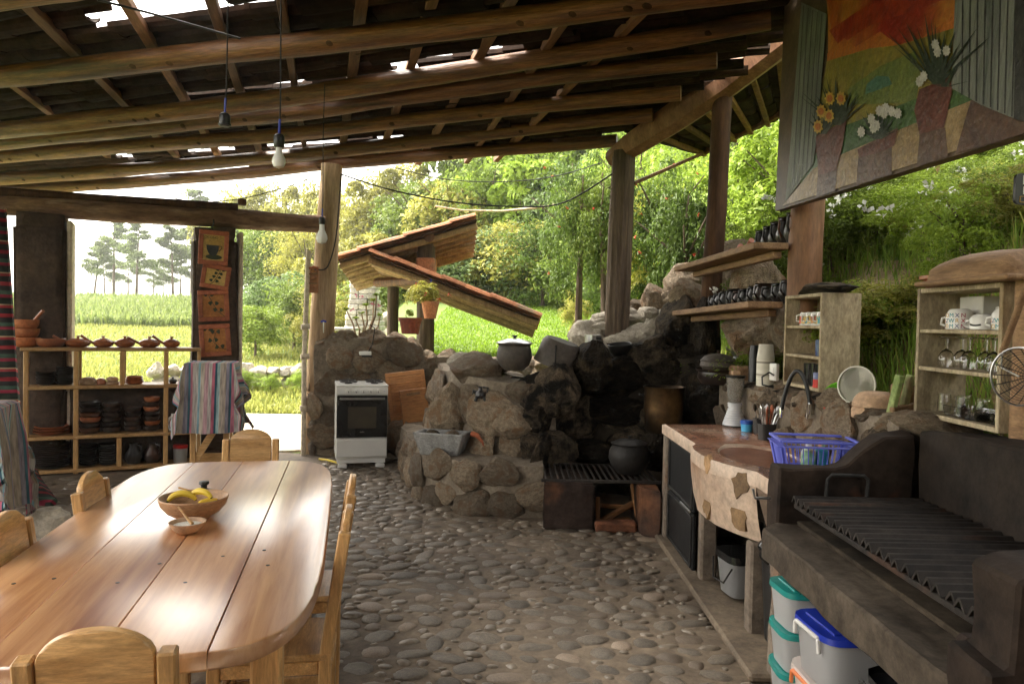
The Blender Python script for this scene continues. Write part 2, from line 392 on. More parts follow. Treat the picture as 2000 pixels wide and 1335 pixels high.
nx = len(xs)
gf = [(j*nx+i, j*nx+i+1, (j+1)*nx+i+1, (j+1)*nx+i) for j in range(len(ys)-1) for i in range(nx-1)]
g = MB(); g.add(gv, gf); ground = g.build('ground', 'turf')
tag(ground, 'grassy ground with lawn and bank around the kitchen', None, kind='structure')
ground.data.materials.append(M['soil'])
for p in ground.data.polygons:
    c = p.center
    if p.normal.z < .8 and c.x > 1.6 and c.y < 10 and c.z < 2.35: p.material_index = 1
# floor sheet and cobbles
fl = MB(); n = 40
fx = np.linspace(-7.1, 2.1, 60); fy = np.linspace(-4, 9.3, 80); fv = []; fi = {}
P_in = [(-7.1, 6.75), (-2.1, 9.05), (-.2, 9.3), (.6, 7.6), (2.1, 7), (2.1, -4), (-7.1, -4)]
for yy in fy:
    for xx in fx: fv.append((xx, yy, .012*noise.noise(Vector((xx*2, yy*2, 3)))))
ff = [(j*60+i, j*60+i+1, (j+1)*60+i+1, (j+1)*60+i) for j in range(79) for i in range(59) if inpoly((fx[i]+fx[i+1])/2, (fy[j]+fy[j+1])/2, P_in)]
fl.add(fv, ff); floor = fl.build('floor', 'floor'); tag(floor, 'sandy mortar floor set with river cobbles', None, kind='structure')
cob = []
def cobble_mesh(seed, m):
    bm = bmesh.new(); bmesh.ops.create_icosphere(bm, subdivisions=2, radius=1)
    sd = Vector((seed*5.3, seed*2.1, 9))
    for v in bm.verts:
        d = v.co.normalized(); r = 1+.34*noise.noise(d*1.2+sd)+.16*noise.noise(d*2.7+sd)
        v.co = Vector((d.x*r, d.y*r, max(d.z, -.3) if d.z < 0 else d.z**.85+.1*noise.noise(d*2.5+sd)))
    me = bpy.data.meshes.new('cobblestone'); bm.to_mesh(me); bm.free(); me.materials.append(M[m])
    me.polygons.foreach_set('use_smooth', [True]*len(me.polygons)); return me
CM = [cobble_mesh(i, 'cobble') for i in range(7)]+[cobble_mesh(i+9, 'cobble_warm') for i in range(2)]
big = scatter(26000, 3.5, 6.9, .014, .08, gap=.9, ell=1.15, keep=lambda u, v: not (u < 1.0 and v < 1.6))
cobs = []
for u, v, r in big:
    x, y = u-2.05, v+1.9
    if x > 1.12+.02*(y-5) or (y > 6.0 and x > -.45) or (y > 6.6 and x > -.8) or y > 8.7: continue
    t = Vector((x+1.25, y-2.98, 0)); 
    if abs(t.x*.977+t.y*.213) < .42 and abs(-t.x*.213+t.y*.977) < 1.1: continue
    cobs.append((x, y, r))
cobs.sort(key=lambda c: -(c[2]/max(c[1], 1.8)) if (c[0] > -.95-.21*(c[1]-2.3) and c[0]/c[1] < .36) else 0)
def place_cobble(x, y, r):
    a = rnd(.95, 1.75); z = rnd(.0, .012)
    sz = rnd(.018, .03)*(r/.06)**.6
    return (x, y, z*.35-sz*.5), (rnd(-.08, .08), rnd(-.08, .08), rnd(-.5, .5) if rnd(0, 1) < .7 else rnd(-1.6, 1.6)), (r*a*.86, r/a**.5, sz)
for c in cobs[:300]:
    l, r_, s_ = place_cobble(*c); link('cobblestone', random.choice(CM), floor, l, r_, s_)
V = []; Fc = []; b0 = 0
more = [(x, y, r) for (x, y, r) in cobs[300:]]
for u, v, r in scatter(2500, 3.6, 3.6, .04, .12, gap=1.05): more.append((u-5.7, v+3.6, r))
for c in more:
    l, r_, s_ = place_cobble(*c); me = random.choice(CM)
    X = Matrix.LocRotScale(Vector(l), Euler(r_), Vector(s_))
    if not hasattr(me, '_'): pass
    co = np.empty(len(me.vertices)*3, dtype=np.float32); me.vertices.foreach_get('co', co); co = co.reshape(-1, 3)
    Xn = np.array(X); V.append(co @ Xn[:3, :3].T+Xn[:3, 3])
    fi_ = np.empty(len(me.polygons)*3, dtype=np.int32); me.polygons.foreach_get('vertices', fi_); Fc.append(fi_.reshape(-1, 3)+b0); b0 += len(co)
o = npmesh('cobblestones', np.concatenate(V), np.concatenate(Fc), 'cobble', parent=floor); tag(o, kind='stuff')
o.data.polygons.foreach_set('use_smooth', [True]*len(o.data.polygons))
# path outside the door
p = MB(); pp = [(-5.3, 7.6), (-2.25, 9.1), (-2.3, 10.5), (-3.1, 12.3), (-7.5, 12.2), (-9, 10)]
p.prism(pp, -.03, .012); tag(p.build('path', 'path', smooth=False), 'pale gravel path outside the doorway', None, kind='structure')
# ================================================================ ROOF
roof = thing('tiled_roof', 'dark barrel tile roof on round log beams over the kitchen', 'roof', (0, 0, 3.3))
ZB = 3.48                                                        # centre height of the logs
def rpt(t, s, z): return EL*t+NL*s+Vector((0, 0, z-3.3))
def rise(x): return .09*max(0, x+.4)
LOGS = [(-1.2, .085, [(-.2, 3.48), (3, 3.55)], 0), (.5, .085, [(-1, 3.48), (2.6, 3.55)], 0), (2.1, .085, [(-7, 3.48), (2.2, 3.6)], 0), (3.30, .085, [(-8, 3.48), (-2, 3.48), (1.6, 3.6)], 0),
        (4.39, .078, [(-120, 162), (0, 150), (350, 113), (635, 82), (950, 45), (1265, 7), (1500, -25)], 1), (5.42, .08, [(-120, 262), (0, 254), (350, 218), (635, 181), (950, 130), (1300, 79), (1505, 38)], 1),
        (5.85, .07, [(-120, 286), (0, 280), (350, 243), (635, 214), (1020, 156), (1300, 128), (1400, 116)], 1), (6.51, .07, [(-120, 312), (0, 306), (350, 279), (635, 254), (950, 219), (1330, 182)], 1),
        (7.38, .078, [(-120, 355), (0, 350), (350, 325), (635, 298), (950, 261), (1275, 224)], 1), (7.94, .075, [(-120, 380), (0, 374), (350, 350), (635, 322), (950, 296), (1205, 274)], 1)]
for k, (s, r, P, kind) in enumerate(LOGS):
    if kind:
        C_ = []
        for q in P:
            d = ray(*q); C_.append(V3(0, 0, CAMZ)+d*(s/d.dot(NL)))
        C_ = [(p.dot(EL), p.z) for p in C_]
    else: C_ = P
    t0, t1 = C_[0][0], C_[-1][0]; m = 60; pts = []; rr = []
    for i in range(m):
        u = i/(m-1); t = t0+(t1-t0)*u; z = sum(np.interp(t+e, [c[0] for c in C_], [c[1] for c in C_]) for e in (-.3, 0, .3))/3
        ss = s+.04*noise.noise(Vector((t*.45, s*3, 7))); z += .012*noise.noise(Vector((t*.9, s*3, 1)))
        pts.append(rpt(t, ss, z)); rr.append(r*(1.12-.24*u)*(1+.1*noise.noise(Vector((t*1.1, s, 4)))))
    lg = MB().tube(pts, rr, 18, wob=.09, seed=k).build('log_beam', 'log', roof)
    X = Matrix.Rotation(math.atan2(EL.y, EL.x), 4, 'Z') @ Matrix.Rotation(math.pi/2, 4, 'Y')
    lg.data.transform(X.inverted()); lg.matrix_local = X
    if kind:
        for _ in range(7):   # knots along the log
            t = rnd(t0+1, t1-.3); u = (t-t0)/(t1-t0); i = int(u*(m-1)); p = Vector(pts[i]); a = rnd(-2.2, -.4)
            n_ = (-NL*math.cos(a*.5)-V3(0, 0, .6)).normalized()
            o = MB().lathe([(0, .004), (.012, .003), (.02, -.004)][::-1], 10, X=n_.to_track_quat('Z', 'Y').to_matrix().to_4x4()).build('knot', 'log_dark', roof, loc=p+n_*(rr[i]*1.0)); o.scale = (1.7, 1, 1)
def proj(w):
    d = w-Vector((0, 0, CAMZ)); z = d.dot(fwd)
    return (1000+FPX*d.dot(rgt)/z, 667.5-FPX*d.dot(upv)/z) if z > .1 else (9999, 9999)
GD = Vector((-.235, .972, 0))
rk = 0
for q in [-7.4, -6.6, -5.9, -5.15, -4.5, -3.75, -2.95, -2.3, -1.75, -1.3, -.8, -.35, .15, .6, 1.1]:
    a = Vector((q+.73, .9, 0)); b = a+GD*(8.55+rnd(0, .25)); j = rnd(-.12, .12)
    pass
    a.x += j; b.x -= j; a.z = 3.592-3.3+rise(a.x); b.z = 3.592-3.3+rise(b.x)
    bl = None
    for k_ in range(40):
        w_ = a.lerp(b, k_/39); q_ = proj(w_+Vector((0, 0, 3.3)))
        if q_[0] > 1215 and q_[0] < 1700 and q_[1] > 280-(q_[0]-1215)*.77: b = a.lerp(b, max(.1, (k_-1)/39)); break
    o = MB().bar((0, 0, 0), (0, 0, (b-a).length), rnd(.055, .08), .06).build('rafter', 'rafter', roof, loc=a)
    o.rotation_euler = (b-a).to_track_quat('Z', 'X').to_euler()
tm = []
def tile_mesh(up, seed, L=.44, r=.085, m='tile_old'):
    v = []; f = []; n = 7; rings = 3
    for lay, rr in ((0, r), (1, r-.014)):
        for i in range(rings):
            u = i/(rings-1); q = rr*(1.08-.18*u)
            for k in range(n):
                a = math.pi*k/(n-1); zz = math.sin(a)*q*.75
                v.append((u*L-L/2, -math.cos(a)*q, (zz if up else -zz)+.006*noise.noise(Vector((u*3+seed, k*.7, lay)))))
    off = rings*n
    for i in range(rings-1):
        for k in range(n-1):
            a = i*n+k; f.append((a, a+1, a+n+1, a+n)); f.append((off+a, off+a+n, off+a+n+1, off+a+1))
    for i in range(rings-1):
        f.append((i*n, i*n+n, off+i*n+n, off+i*n)); a = i*n+n-1; f.append((a, off+a, off+a+n, a+n))
    for k in range(n-1): f.append((k, off+k, off+k+1, k+1)); a = (rings-1)*n+k; f.append((a, a+1, off+a+1, off+a))
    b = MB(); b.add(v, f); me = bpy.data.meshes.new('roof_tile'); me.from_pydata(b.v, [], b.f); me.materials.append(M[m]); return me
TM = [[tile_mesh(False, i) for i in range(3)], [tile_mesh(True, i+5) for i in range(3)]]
def gap(px, py):
    if 190 < px < 480 and -150 < py < 52-.16*(px-210): return True
    if 370 < px < 985:
        l = 186-.142*(px-380)
        if -9 < py-l < 7 and noise.noise(Vector((px*.013, 3, 0))) > -.22: return True
        if 745 < px < 985 and -22 < py-l < 7: return True
    if 240 < px < 850:
        l = 301-.066*(px-240)
        if -10 < py-l < 9 and noise.noise(Vector((px*.011, 8, 0))) > -.18: return True
    return False
tiles = []
for ri, s in enumerate(np.arange(-1.9, 8.25, .118)):
    up = ri % 2
    for t in np.arange(-11.5, 3, .385):
        tt = t+(.19 if up else 0)+rnd(-.02, .02)
        w = EL*tt+NL*(s+rnd(-.012, .012)); X = w.x
        if X > 2.45 or (s < .9 and X < -2.2): continue  # unseen rear of the roof shaped to shade the right, open at left
        z = 3.655+rnd(-.008, .012)+rise(X)
        w.z = z
        px, py = proj(w)
        if gap(px, py) or (1215 < px < 1750 and py > 292-(px-1215)*.77): continue
        vis = 0 if not (-30 < px < 1540 and -30 < py < 420) else 1/w.length
        tiles.append((vis, up, w, rnd(-.03, .03)))
tiles.sort(key=lambda q: -q[0])
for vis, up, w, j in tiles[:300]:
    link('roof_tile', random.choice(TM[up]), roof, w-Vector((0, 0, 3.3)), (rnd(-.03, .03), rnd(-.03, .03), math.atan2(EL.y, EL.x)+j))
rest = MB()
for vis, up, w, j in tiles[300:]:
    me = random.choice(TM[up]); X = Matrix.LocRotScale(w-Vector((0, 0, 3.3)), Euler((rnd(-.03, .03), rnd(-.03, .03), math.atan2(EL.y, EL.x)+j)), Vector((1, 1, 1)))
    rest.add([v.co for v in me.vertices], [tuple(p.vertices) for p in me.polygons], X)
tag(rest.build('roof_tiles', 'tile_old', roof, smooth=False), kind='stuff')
# side beam over the right-hand posts and the eave beyond it
ZR = Vector((0, 0, 3.3))
hb = [at(1195, 312, y=7.95), at(1232, 285, y=7.75), at(1320, 228, y=7.3), at(1420, 160, y=6.95), at(1545, 62, y=6.2), at(1620, 5, y=5.8)]
MB().tube([p-ZR for p in hb], [.1, .13, .15, .15, .15, .14], 8, wob=.05).build('side_beam', 'post_red', roof)
ev = MB(); A0, A1 = at(1238, 262, y=8.0), at(1560, 20, y=6.4); B0, B1 = at(1368, 306, y=9.3), at(1560, 216, y=8.2)
for i in range(15):
    u = i/14; a = A0.lerp(A1, u); b = B0.lerp(B1, u)+Vector((0, 0, .02))
    for k in range(4):
        q0 = a.lerp(b, k/4); q1 = a.lerp(b, (k+1)/4+.03)
        d = q1-q0; X = Matrix.Translation((q0+q1)/2-ZR+Vector((0, 0, .07))) @ d.to_track_quat('X', 'Z').to_matrix().to_4x4() @ Matrix.Scale(d.length/.44, 4, (1, 0, 0)) @ Matrix.Scale(1.5, 4, (0, 1, 0))
        me = TM[i % 2][k % 3]
        o = link('roof_tile', me, roof); o.matrix_local = X
for i in range(6):
    u = (i+.3)/6; a = A0.lerp(A1, u)-ZR; b = B0.lerp(B1, u)-ZR
    MB().bar(a, b, .05).build('rafter', 'rafter', roof)
MB().bar(at(1370, 300, y=9.25)-ZR, at(1560, 205, y=8.1)-ZR, .06).build('eave_batten', 'rafter', roof)
MB().bar(at(1238, 358, y=7.9)-ZR, at(1372, 300, y=9.1)-ZR, .035).build('brace', 'rafter', roof)
# ================================================================ POSTS
def post(name, pxs, dep, rad, m, label, wob=.06, n=18, seed=0, top=None, flute=0):
    P = [at(x, y, y=dep) for x, y in pxs]
    if top: P.insert(0, Vector((P[0].x+.03, dep, top)))
    Q = []; 
    for i in range(len(P)-1):
        for k in range(6): Q.append(P[i].lerp(P[i+1], k/6))
    Q.append(P[-1]); base = Q[-1].copy()
    rr = [rad[0]+(rad[1]-rad[0])*i/(len(Q)-1) for i in range(len(Q))]
    b = MB().tube([q-base for q in Q], rr, n, wob=wob, seed=seed)
    if flute:
        k = len(Q)
        for i, v in enumerate(b.v):
            c = Q[i//n]-base if i < k*n else None
            if c is not None:
                d = Vector(v)-c; f_ = 1+flute*(math.sin((i % n)*2.4)+.6*math.sin((i % n)*4.1+c.z*2)); b.v[i] = tuple(c+d*f_)
    o = b.build(name, m, loc=base); return tag(o, label, 'post')
post('log_post', [(648, 322), (641, 430), (634, 560), (622, 740), (612, 905)], 8.9, (.125, .16), 'post_pale', 'pale leaning log post beside the open doorway', seed=3)
post('log_post', [(1219, 296), (1213, 420), (1206, 612), (1203, 700)], 7.8, (.115, .135), 'post_bark', 'grey furrowed log post standing on the rock pile', n=36, flute=.05, seed=5)
post('log_post', [(1412, 175), (1400, 400), (1386, 620), (1376, 765)], 7.0, (.088, .1), 'log_dark', 'dark slim log post carrying the left ends of the shelves', seed=8)
post('log_post', [(1578, 395), (1573, 470), (1568, 640)], 5.04, (.108, .112), 'post_red', 'thick reddish brown log post under the painted mural board', seed=11, top=4.3)
# ================================================================ ADOBE WALL
wall = thing('adobe_wall', 'dark adobe wall with two piers, open window and doorway', 'wall', (-3.35, 8.3, 0), math.atan2(WD.y, WD.x))
# local x along the wall, y outwards
def wl_(p): return (wall.matrix_basis.inverted() @ p) if False else Vector(((p-V3(-3.35, 8.3, 0)).dot(WD), (p-V3(-3.35, 8.3, 0)).dot(WN), p.z))
def adobe(name, x0, x1, y0, y1, z0, z1, m='adobe', amp=.03, n=10):
    bm = bmesh.new(); bmesh.ops.create_cube(bm, size=1)
    bmesh.ops.bevel(bm, geom=bm.edges[:], offset=.06, segments=2, affect='EDGES')
    bmesh.ops.subdivide_edges(bm, edges=bm.edges[:], cuts=5, use_grid_fill=True)
    for v in bm.verts:
        v.co = Vector(((x0+x1)/2+v.co.x*(x1-x0), (y0+y1)/2+v.co.y*(y1-y0), (z0+z1)/2+v.co.z*(z1-z0)))
        q = v.co*1.7+Vector((x0*3, 0, 0)); v.co += Vector((noise.noise(q), noise.noise(q+V3(9, 0, 0)), noise.noise(q+V3(0, 9, 0))))*amp + Vector((noise.noise(q*4), noise.noise(q*4+V3(9, 0, 0)), 0))*amp*.4
    me = bpy.data.meshes.new(name); bm.to_mesh(me); bm.free(); me.materials.append(M[m]); me.polygons.foreach_set('use_smooth', [True]*len(me.polygons))
    return link(name, me, wall)
p1a, p1b = wl_(at(27, 800, y=7.35)).x, wl_(at(131, 800, y=7.7)).x
p2a, p2b = wl_(at(373, 800, y=8.15)).x, wl_(at(460, 800, y=8.38)).x
adobe('pier', p1a, p1b, -.2, .22, 0, 2.6); adobe('pier', p2a, p2b, -.2, .2, 0, 2.58)
adobe('parapet', p1b-.03, p2a+.03, -.16, .2, 0, .86); adobe('parapet', p1a-3, p1a+.03, -.16, .2, 0, .86)
for x in (p1b+.028, p2b+.03):
    MB().box((x, .0, 1.3), (.05, .3, 2.5), .015).build('jamb_strip', 'trim', wall)  # window strip coloured pale for the pier's lit jamb; doorway strip is wood trim
Lp = [Vector((x, -.02+.03*math.sin(x*2), 2.70+.012*x+.02*noise.noise(V3(x, 2, 2)))) for x in np.linspace(p1a-3, 1.22, 26)]
o = MB().tube(Lp, [.105*(1+.1*noise.noise(V3(p_.x*1.5, 0, 0))) for p_ in Lp], 12, wob=.12).build('lintel_beam', 'lintel', wall)
o.data.transform(Matrix.Rotation(-math.pi/2, 4, 'Y')); o.rotation_euler = (0, math.pi/2, 0)
Lp = [Vector((x, -.05, 2.825+.013*x)) for x in np.linspace(p1a-3, p2b, 12)]
MB().tube(Lp, .045, 10, wob=.1).build('upper_beam', 'log_dark', wall)
MB().box((p2b+.05, .02, 2.9), (.09, .1, .07), .01).build('wood_block', 'rafter', wall)
MB().tube([Vector((1.0, -.05, 0)), Vector((1.0, -.03, 1.2)), Vector((1.03, -.05, 2.4))], .03, 8, wob=.1).build('door_pole', 'trim', wall)
for z in (.55, 1.15, 1.5): MB().tube([Vector((.955, -.06, z)), Vector((1.05, -.06, z+.01))], .035, 8, wob=.2).build('pole_binding', 'trim', wall)
MB().box((-.35, -1.6, 1.75), (5.5, .3, 3.5), .02).build('rear_light_block', 'adobe')  # unseen wall added behind the camera to darken the interior
tag(bpy.data.objects['rear_light_block'], 'unseen wall added behind the viewer to hold back light', 'wall')
# ================================================================ STONE WALLS
def ribbon(pts, hs, step=.11):
    out = []
    for i in range(len(pts)-1):
        a, b = Vector(pts[i]), Vector(pts[i+1]); L = (b-a).length; k = max(1, int(L/step))
        for j in range(k): out.append((a.lerp(b, j/k), hs[i]+(hs[i+1]-hs[i])*j/k))
    out.append((Vector(pts[-1]), hs[-1])); return out
def stonewall(parent, org, pts, hs, thick, rmin, rmax, mats, mortar, z0=0, proud=.48, lean=.0, gap=.7, cover=None, tries=900, topstones=True, name='mortar', amp=.03, ell=1.25):
    pts = [Vector((p[0], p[1], 0)) for p in pts]; rb = ribbon(pts, hs); m = len(rb)
    nr = []
    for i in range(m):
        d = (rb[min(i+1, m-1)][0]-rb[max(i-1, 0)][0]).normalized(); nr.append(Vector((d.y, -d.x, 0)))
    nv = 9; v = []; f = []
    for i, (p, h) in enumerate(rb):
        row = []
        for k in range(nv):
            z = z0+(h-z0)*k/(nv-1); row.append(p-nr[i]*lean*(z-z0)+Vector((0, 0, z)))
        row.append(p-nr[i]*(thick*.5+lean*(h-z0))+Vector((0, 0, h+.02))); row.append(p-nr[i]*(thick+lean*(h-z0))+Vector((0, 0, h-.02))); row.append(p-nr[i]*(thick+lean*(h-z0))+Vector((0, 0, z0)))
        for q in row: v.append(q+nr[i]*amp*noise.noise(q*4)+Vector((0, 0, amp*.7*noise.noise(q*5+V3(3, 3, 3))))-org)
    w = nv+3
    for i in range(m-1):
        for k in range(w-1): f.append((i*w+k, (i+1)*w+k, (i+1)*w+k+1, i*w+k+1))
    f.append(tuple(range(w))); f.append(tuple((m-1)*w+k for k in range(w))[::-1])
    b = MB(); b.add(v, f); b.build(name, mortar, parent)
    L = [0]
    for i in range(m-1): L.append(L[-1]+(rb[i+1][0]-rb[i][0]).length)
    tot = L[-1]; H = max(hs)-z0
    def pt(u):
        for i in range(m-1):
            if L[i+1] >= u: break
        t = (u-L[i])/max(1e-6, L[i+1]-L[i]); return rb[i][0].lerp(rb[i+1][0], t), rb[i][1]*(1-t)+rb[i+1][1]*t, nr[i].lerp(nr[i+1], t).normalized()
    for u, vv, r in scatter(tries, tot, H, rmin, rmax, gap, ell):
        p, h, n_ = pt(u); z = z0+vv
        if z > h-r*.35: continue
        if cover and not cover(u, z): continue
        mm = mats(p, z) if callable(mats) else random.choice(mats)
        q = p-n_*(lean*(z-z0)-.004)+Vector((0, 0, z))-org
        stone(parent, q, r*rnd(1.0, 1.2)*ell*.86, r*rnd(.82, .98), r*proud*rnd(.8, 1.1), n_+V3(0, 0, rnd(-.12, .12)), rnd(-.4, .4), mm)
    if topstones:
        u = .05
        while u < tot:
            r = rnd(rmin*1.1, rmax*.9); p, h, n_ = pt(min(u+r, tot))
            mm = mats(p, h) if callable(mats) else random.choice(mats)
            stone(parent, p-n_*(thick*.42+lean*(h-z0))+Vector((0, 0, h-.02))-org, r*1.15, thick*.5, r*.7, None, math.atan2(n_.y, n_.x)+math.pi/2, mm); u += r*2.05
# wall behind the gas cooker
o1 = V3(-2.3, 8.75, 0)
sw = thing('stone_wall', 'rubble stone wall with pale mortar behind the white cooker', 'wall', o1)
stonewall(sw, o1, [(-2.42, 9.0), (-2.33, 8.72), (-2.1, 8.66), (-1.35, 8.95), (-1.2, 9.02)], [1.0, 1.3, 1.38, 1.4, 1.3], .38, .09, .2, ['stone'], 'mortar', tries=700)
stonewall(sw, o1, [(-1.2, 9.03), (-.6, 9.26), (-.1, 9.2), (.35, 8.9)], [1.17, 1.15, 1.15, 1.1], .35, .09, .18, ['stone'], 'mortar', tries=500)
# hearth: bench, body, sooty recess
oh = V3(.2, 6.6, 0)
hearth = thing('stone_hearth', 'big rounded rubble stone hearth with bench and soot blackened recess', 'hearth', oh)
hm = lambda p, z: 'stone' if p.x < .12 else ('stone_half' if p.x < .42 else 'stone_soot')
bench = [(-1.2, 8.6), (-1.17, 8.0), (-.98, 7.2), (-.78, 6.62), (-.4, 6.2), (.0, 6.08), (.28, 6.08)]
stonewall(hearth, oh, bench, [.45, .45, .45, .43, .42, .42, .42], .7, .08, .17, ['stone'], 'mortar', tries=600, topstones=False)
MB().prism([(x-.0-oh.x, y+.25-oh.y) for x, y in bench]+[(.3-oh.x, 7.6-oh.y), (-.6-oh.x, 8.7-oh.y)], .3, .425).build('bench_top', 'mortar', hearth, smooth=False)
body = [(-.95, 8.75), (-.78, 7.6), (-.6, 6.95), (-.25, 6.55), (.2, 6.42), (.42, 6.5)]
stonewall(hearth, oh, body, [1.1, 1.1, 1.12, 1.08, 1.04, 1.08], .7, .11, .24, hm, 'mortar', z0=.4, lean=.13, tries=800, topstones=False)
rec = [(.3, 6.42), (.45, 6.75), (.8, 7.0), (1.2, 6.98), (1.55, 6.7), (1.78, 6.2)]
stonewall(hearth, oh, rec, [.95, 1.12, 1.28, 1.25, 1.3, 1.12], .34, .12, .26, ['stone_soot', 'stone_soot', 'stone_half'], 'mortar_soot', lean=.05, tries=900, name='sooty_mortar', proud=.32, gap=.7)
def px_stone(parent, org, px, py, w, h, d, m='stone', depth=None, spin=0, tilt=0):
    c = at(px, py, y=d); k = d/FPX
    o = stone(parent, c-org, w*k/2, depth or (w+h)*k/4, h*k/2, None, 0, m); o.rotation_euler = (rnd(-.1, .1), tilt, rnd(-.15, .15)); return o
for a in [(1150, 716, 95, 120, 6.85, 'stone_soot'), (1085, 765, 120, 110, 6.6, 'stone_half', .2), (1020, 772, 74, 64, 6.6, 'stone', .14), (1270, 700, 100, 95, 7.0, 'stone_half'), (1330, 640, 110, 130, 7.25, 'stone_half'),
          (1345, 590, 90, 100, 7.4, 'stone'), (1215, 725, 120, 70, 6.95, 'stone_soot', .15), (1330, 730, 130, 120, 6.9, 'stone_soot', .16), (1375, 660, 70, 150, 7.0, 'stone_soot'), (930, 725, 110, 70, 7.0, 'stone'), (905, 705, 80, 40, 7.4, 'stone_pale'), (965, 715, 80, 30, 7.1, 'stone_pale'),
          (875, 810, 95, 110, 6.85, 'stone', .15), (1400, 790, 120, 110, 6.35, 'stone_soot'), (1335, 860, 100, 110, 6.45, 'stone_soot', .14), (1190, 800, 160, 66, 7.0, 'stone_soot', .12), (1000, 830, 90, 66, 6.45, 'stone', .12), (1150, 880, 130, 50, 6.9, 'stone_soot')]:
    px_stone(hearth, oh, *a)
# rock pile outside at the foot of the furrowed post
org = at(1205, 700, y=8.0); rp_ = thing('rock_pile', 'pile of pale boulders under the furrowed log post', 'rocks', org)
for a in [(1145, 668, 75, 85, 7.9), (1235, 665, 110, 70, 7.75), (1180, 640, 100, 45, 7.95), (1212, 620, 110, 36, 8.0), (1278, 590, 62, 78, 8.1), (1262, 618, 60, 44, 8.0), (1295, 650, 90, 90, 7.8), (1268, 655, 60, 50, 7.6), (1245, 600, 50, 34, 8.2),
          (1318, 600, 70, 80, 8.0), (1340, 560, 90, 90, 8.2), (1160, 700, 120, 70, 7.8), (1270, 690, 120, 60, 7.7), (1272, 614, 30, 26, 7.8)]:
    px_stone(rp_, org, *a, m='stone_pale' if a[1] > 610 else 'stone')
for a in [(1440, 520, 110, 100, 7.6), (1420, 570, 90, 120, 7.4), (1480, 560, 110, 130, 6.4), (1470, 660, 130, 120, 6.2), (1540, 640, 80, 120, 5.7)]:
    px_stone(rp_, org, *a, m='stone')
# back wall behind the counter
ob = V3(1.75, 4.5, 0)
bw = thing('rubble_wall', 'low grey brown rubble wall behind the sink counter', 'wall', ob)
stonewall(bw, ob, [(1.72, 6.1), (1.74, 5.2), (1.76, 4.3), (1.78, 3.4)], [1.14, 1.16, 1.18, 1.18], .4, .07, .16, ['stone', 'stone', 'stone_half'], 'mortar', tries=900, gap=.8)
# ================================================================ SINK COUNTER
ct = thing('sink_counter', 'pink concrete counter with round red sink and black cupboard doors', 'counter', (1.45, 4.4, 0))
co_ = V3(1.45, 4.4, 0)
outer = [(1.14, 5.56), (1.15, 4.62), (1.105, 4.52), (1.085, 4.4), (1.085, 4.22), (1.105, 4.06), (1.15, 3.93), (1.215, 3.8), (1.25, 3.74), (1.25, 3.42), (1.74, 3.42), (1.73, 4.2), (1.71, 5.0), (1.7, 5.62)]
ec = (1.425, 4.22); ea, eb = .205, .36; ZT = .87
def rayhit(a):
    c, s_ = math.cos(a), math.sin(a); best = 9
    for i in range(len(outer)):
        x1, y1 = outer[i][0]-ec[0], outer[i][1]-ec[1]; x2, y2 = outer[(i+1) % len(outer)][0]-ec[0], outer[(i+1) % len(outer)][1]-ec[1]
        den = c*(y2-y1)-s_*(x2-x1)
        if abs(den) < 1e-9: continue
        t = (x1*(y2-y1)-y1*(x2-x1))/den; u = (x1*s_-y1*c)/den
        if t > 0 and -1e-6 <= u <= 1+1e-6: best = min(best, t)
    return best
angs = sorted([2*math.pi*i/72 for i in range(72)]+[math.atan2(y-ec[1], x-ec[0]) % (2*math.pi) for x, y in outer])
b = MB(); v = []; K = len(angs)
rings = []
for (fr, zz) in ((0, ZT-.012), (.06, ZT), (.94, ZT), (1, ZT-.012), (1, ZT-.075)):
    row = []
    for a in angs:
        ei = 1/math.sqrt((math.cos(a)/ea)**2+(math.sin(a)/eb)**2); eo = max(rayhit(a), ei+.03); r = ei+(eo-ei)*fr
        row.append((ec[0]+math.cos(a)*r-co_.x, ec[1]+math.sin(a)*r-co_.y, zz))
    rings.append(row)
for row in rings: v += row
f = [(i*K+k, i*K+(k+1) % K, (i+1)*K+(k+1) % K, (i+1)*K+k) for i in range(4) for k in range(K)]
b.add(v, [q[::-1] for q in f]); top = b.build('countertop', 'counter', ct)
top.data.materials.append(M['counter_red'])
for p in top.data.polygons:
    if p.center.z > ZT-.003: p.material_index = 1
b = MB(); b.lathe([(1.0, ZT-.012), (.95, ZT-.08), (.8, ZT-.17), (.5, ZT-.215), (.08, ZT-.225), (.07, ZT-.24), (0, ZT-.24)], 48)
b.v = [(x*ea+ec[0]-co_.x, y*eb+ec[1]-co_.y, z) for x, y, z in b.v]; b.f = [q[::-1] for q in b.f]
mat('basin', (.15, .05, .026), (.3, .135, .08), rough=.35, scale=7, bump=.2, vary=0, detail=10)
b.build('sink_basin', 'basin', ct)
# apron of the sink with set stones
ap = [(1.15, 4.62), (1.105, 4.52), (1.085, 4.4), (1.085, 4.22), (1.105, 4.06), (1.15, 3.93), (1.215, 3.8), (1.25, 3.74)]
b = MB(); v = []; lev = [ZT-.074, .72, .6, .51, .49]
for z, ins in zip(lev, (.0, .005, .02, .04, .09)):
    for x, y in ap: v.append((x+ins-co_.x, y-co_.y-(y-4.15)*ins*.3, z+(.03 if z < .52 and y > 4.5 else 0)))
n = len(ap); f = [(i*n+k, (i+1)*n+k, (i+1)*n+k+1, i*n+k+1) for i in range(4) for k in range(n-1)]
bk = [(1.45-co_.x, y-co_.y, z) for z in (lev[0], lev[-1]) for y in (4.62, 3.74)]
b.add(v, f); b.add([v[0], v[4*n], bk[2], bk[0], v[n-1], v[5*n-1], bk[3], bk[1]], [(0, 1, 2, 3), (7, 6, 5, 4)])
b.add(v[4*n:]+bk[2:], [tuple(range(n))+(n+1, n)])
b.build('sink_apron', 'counter', ct)
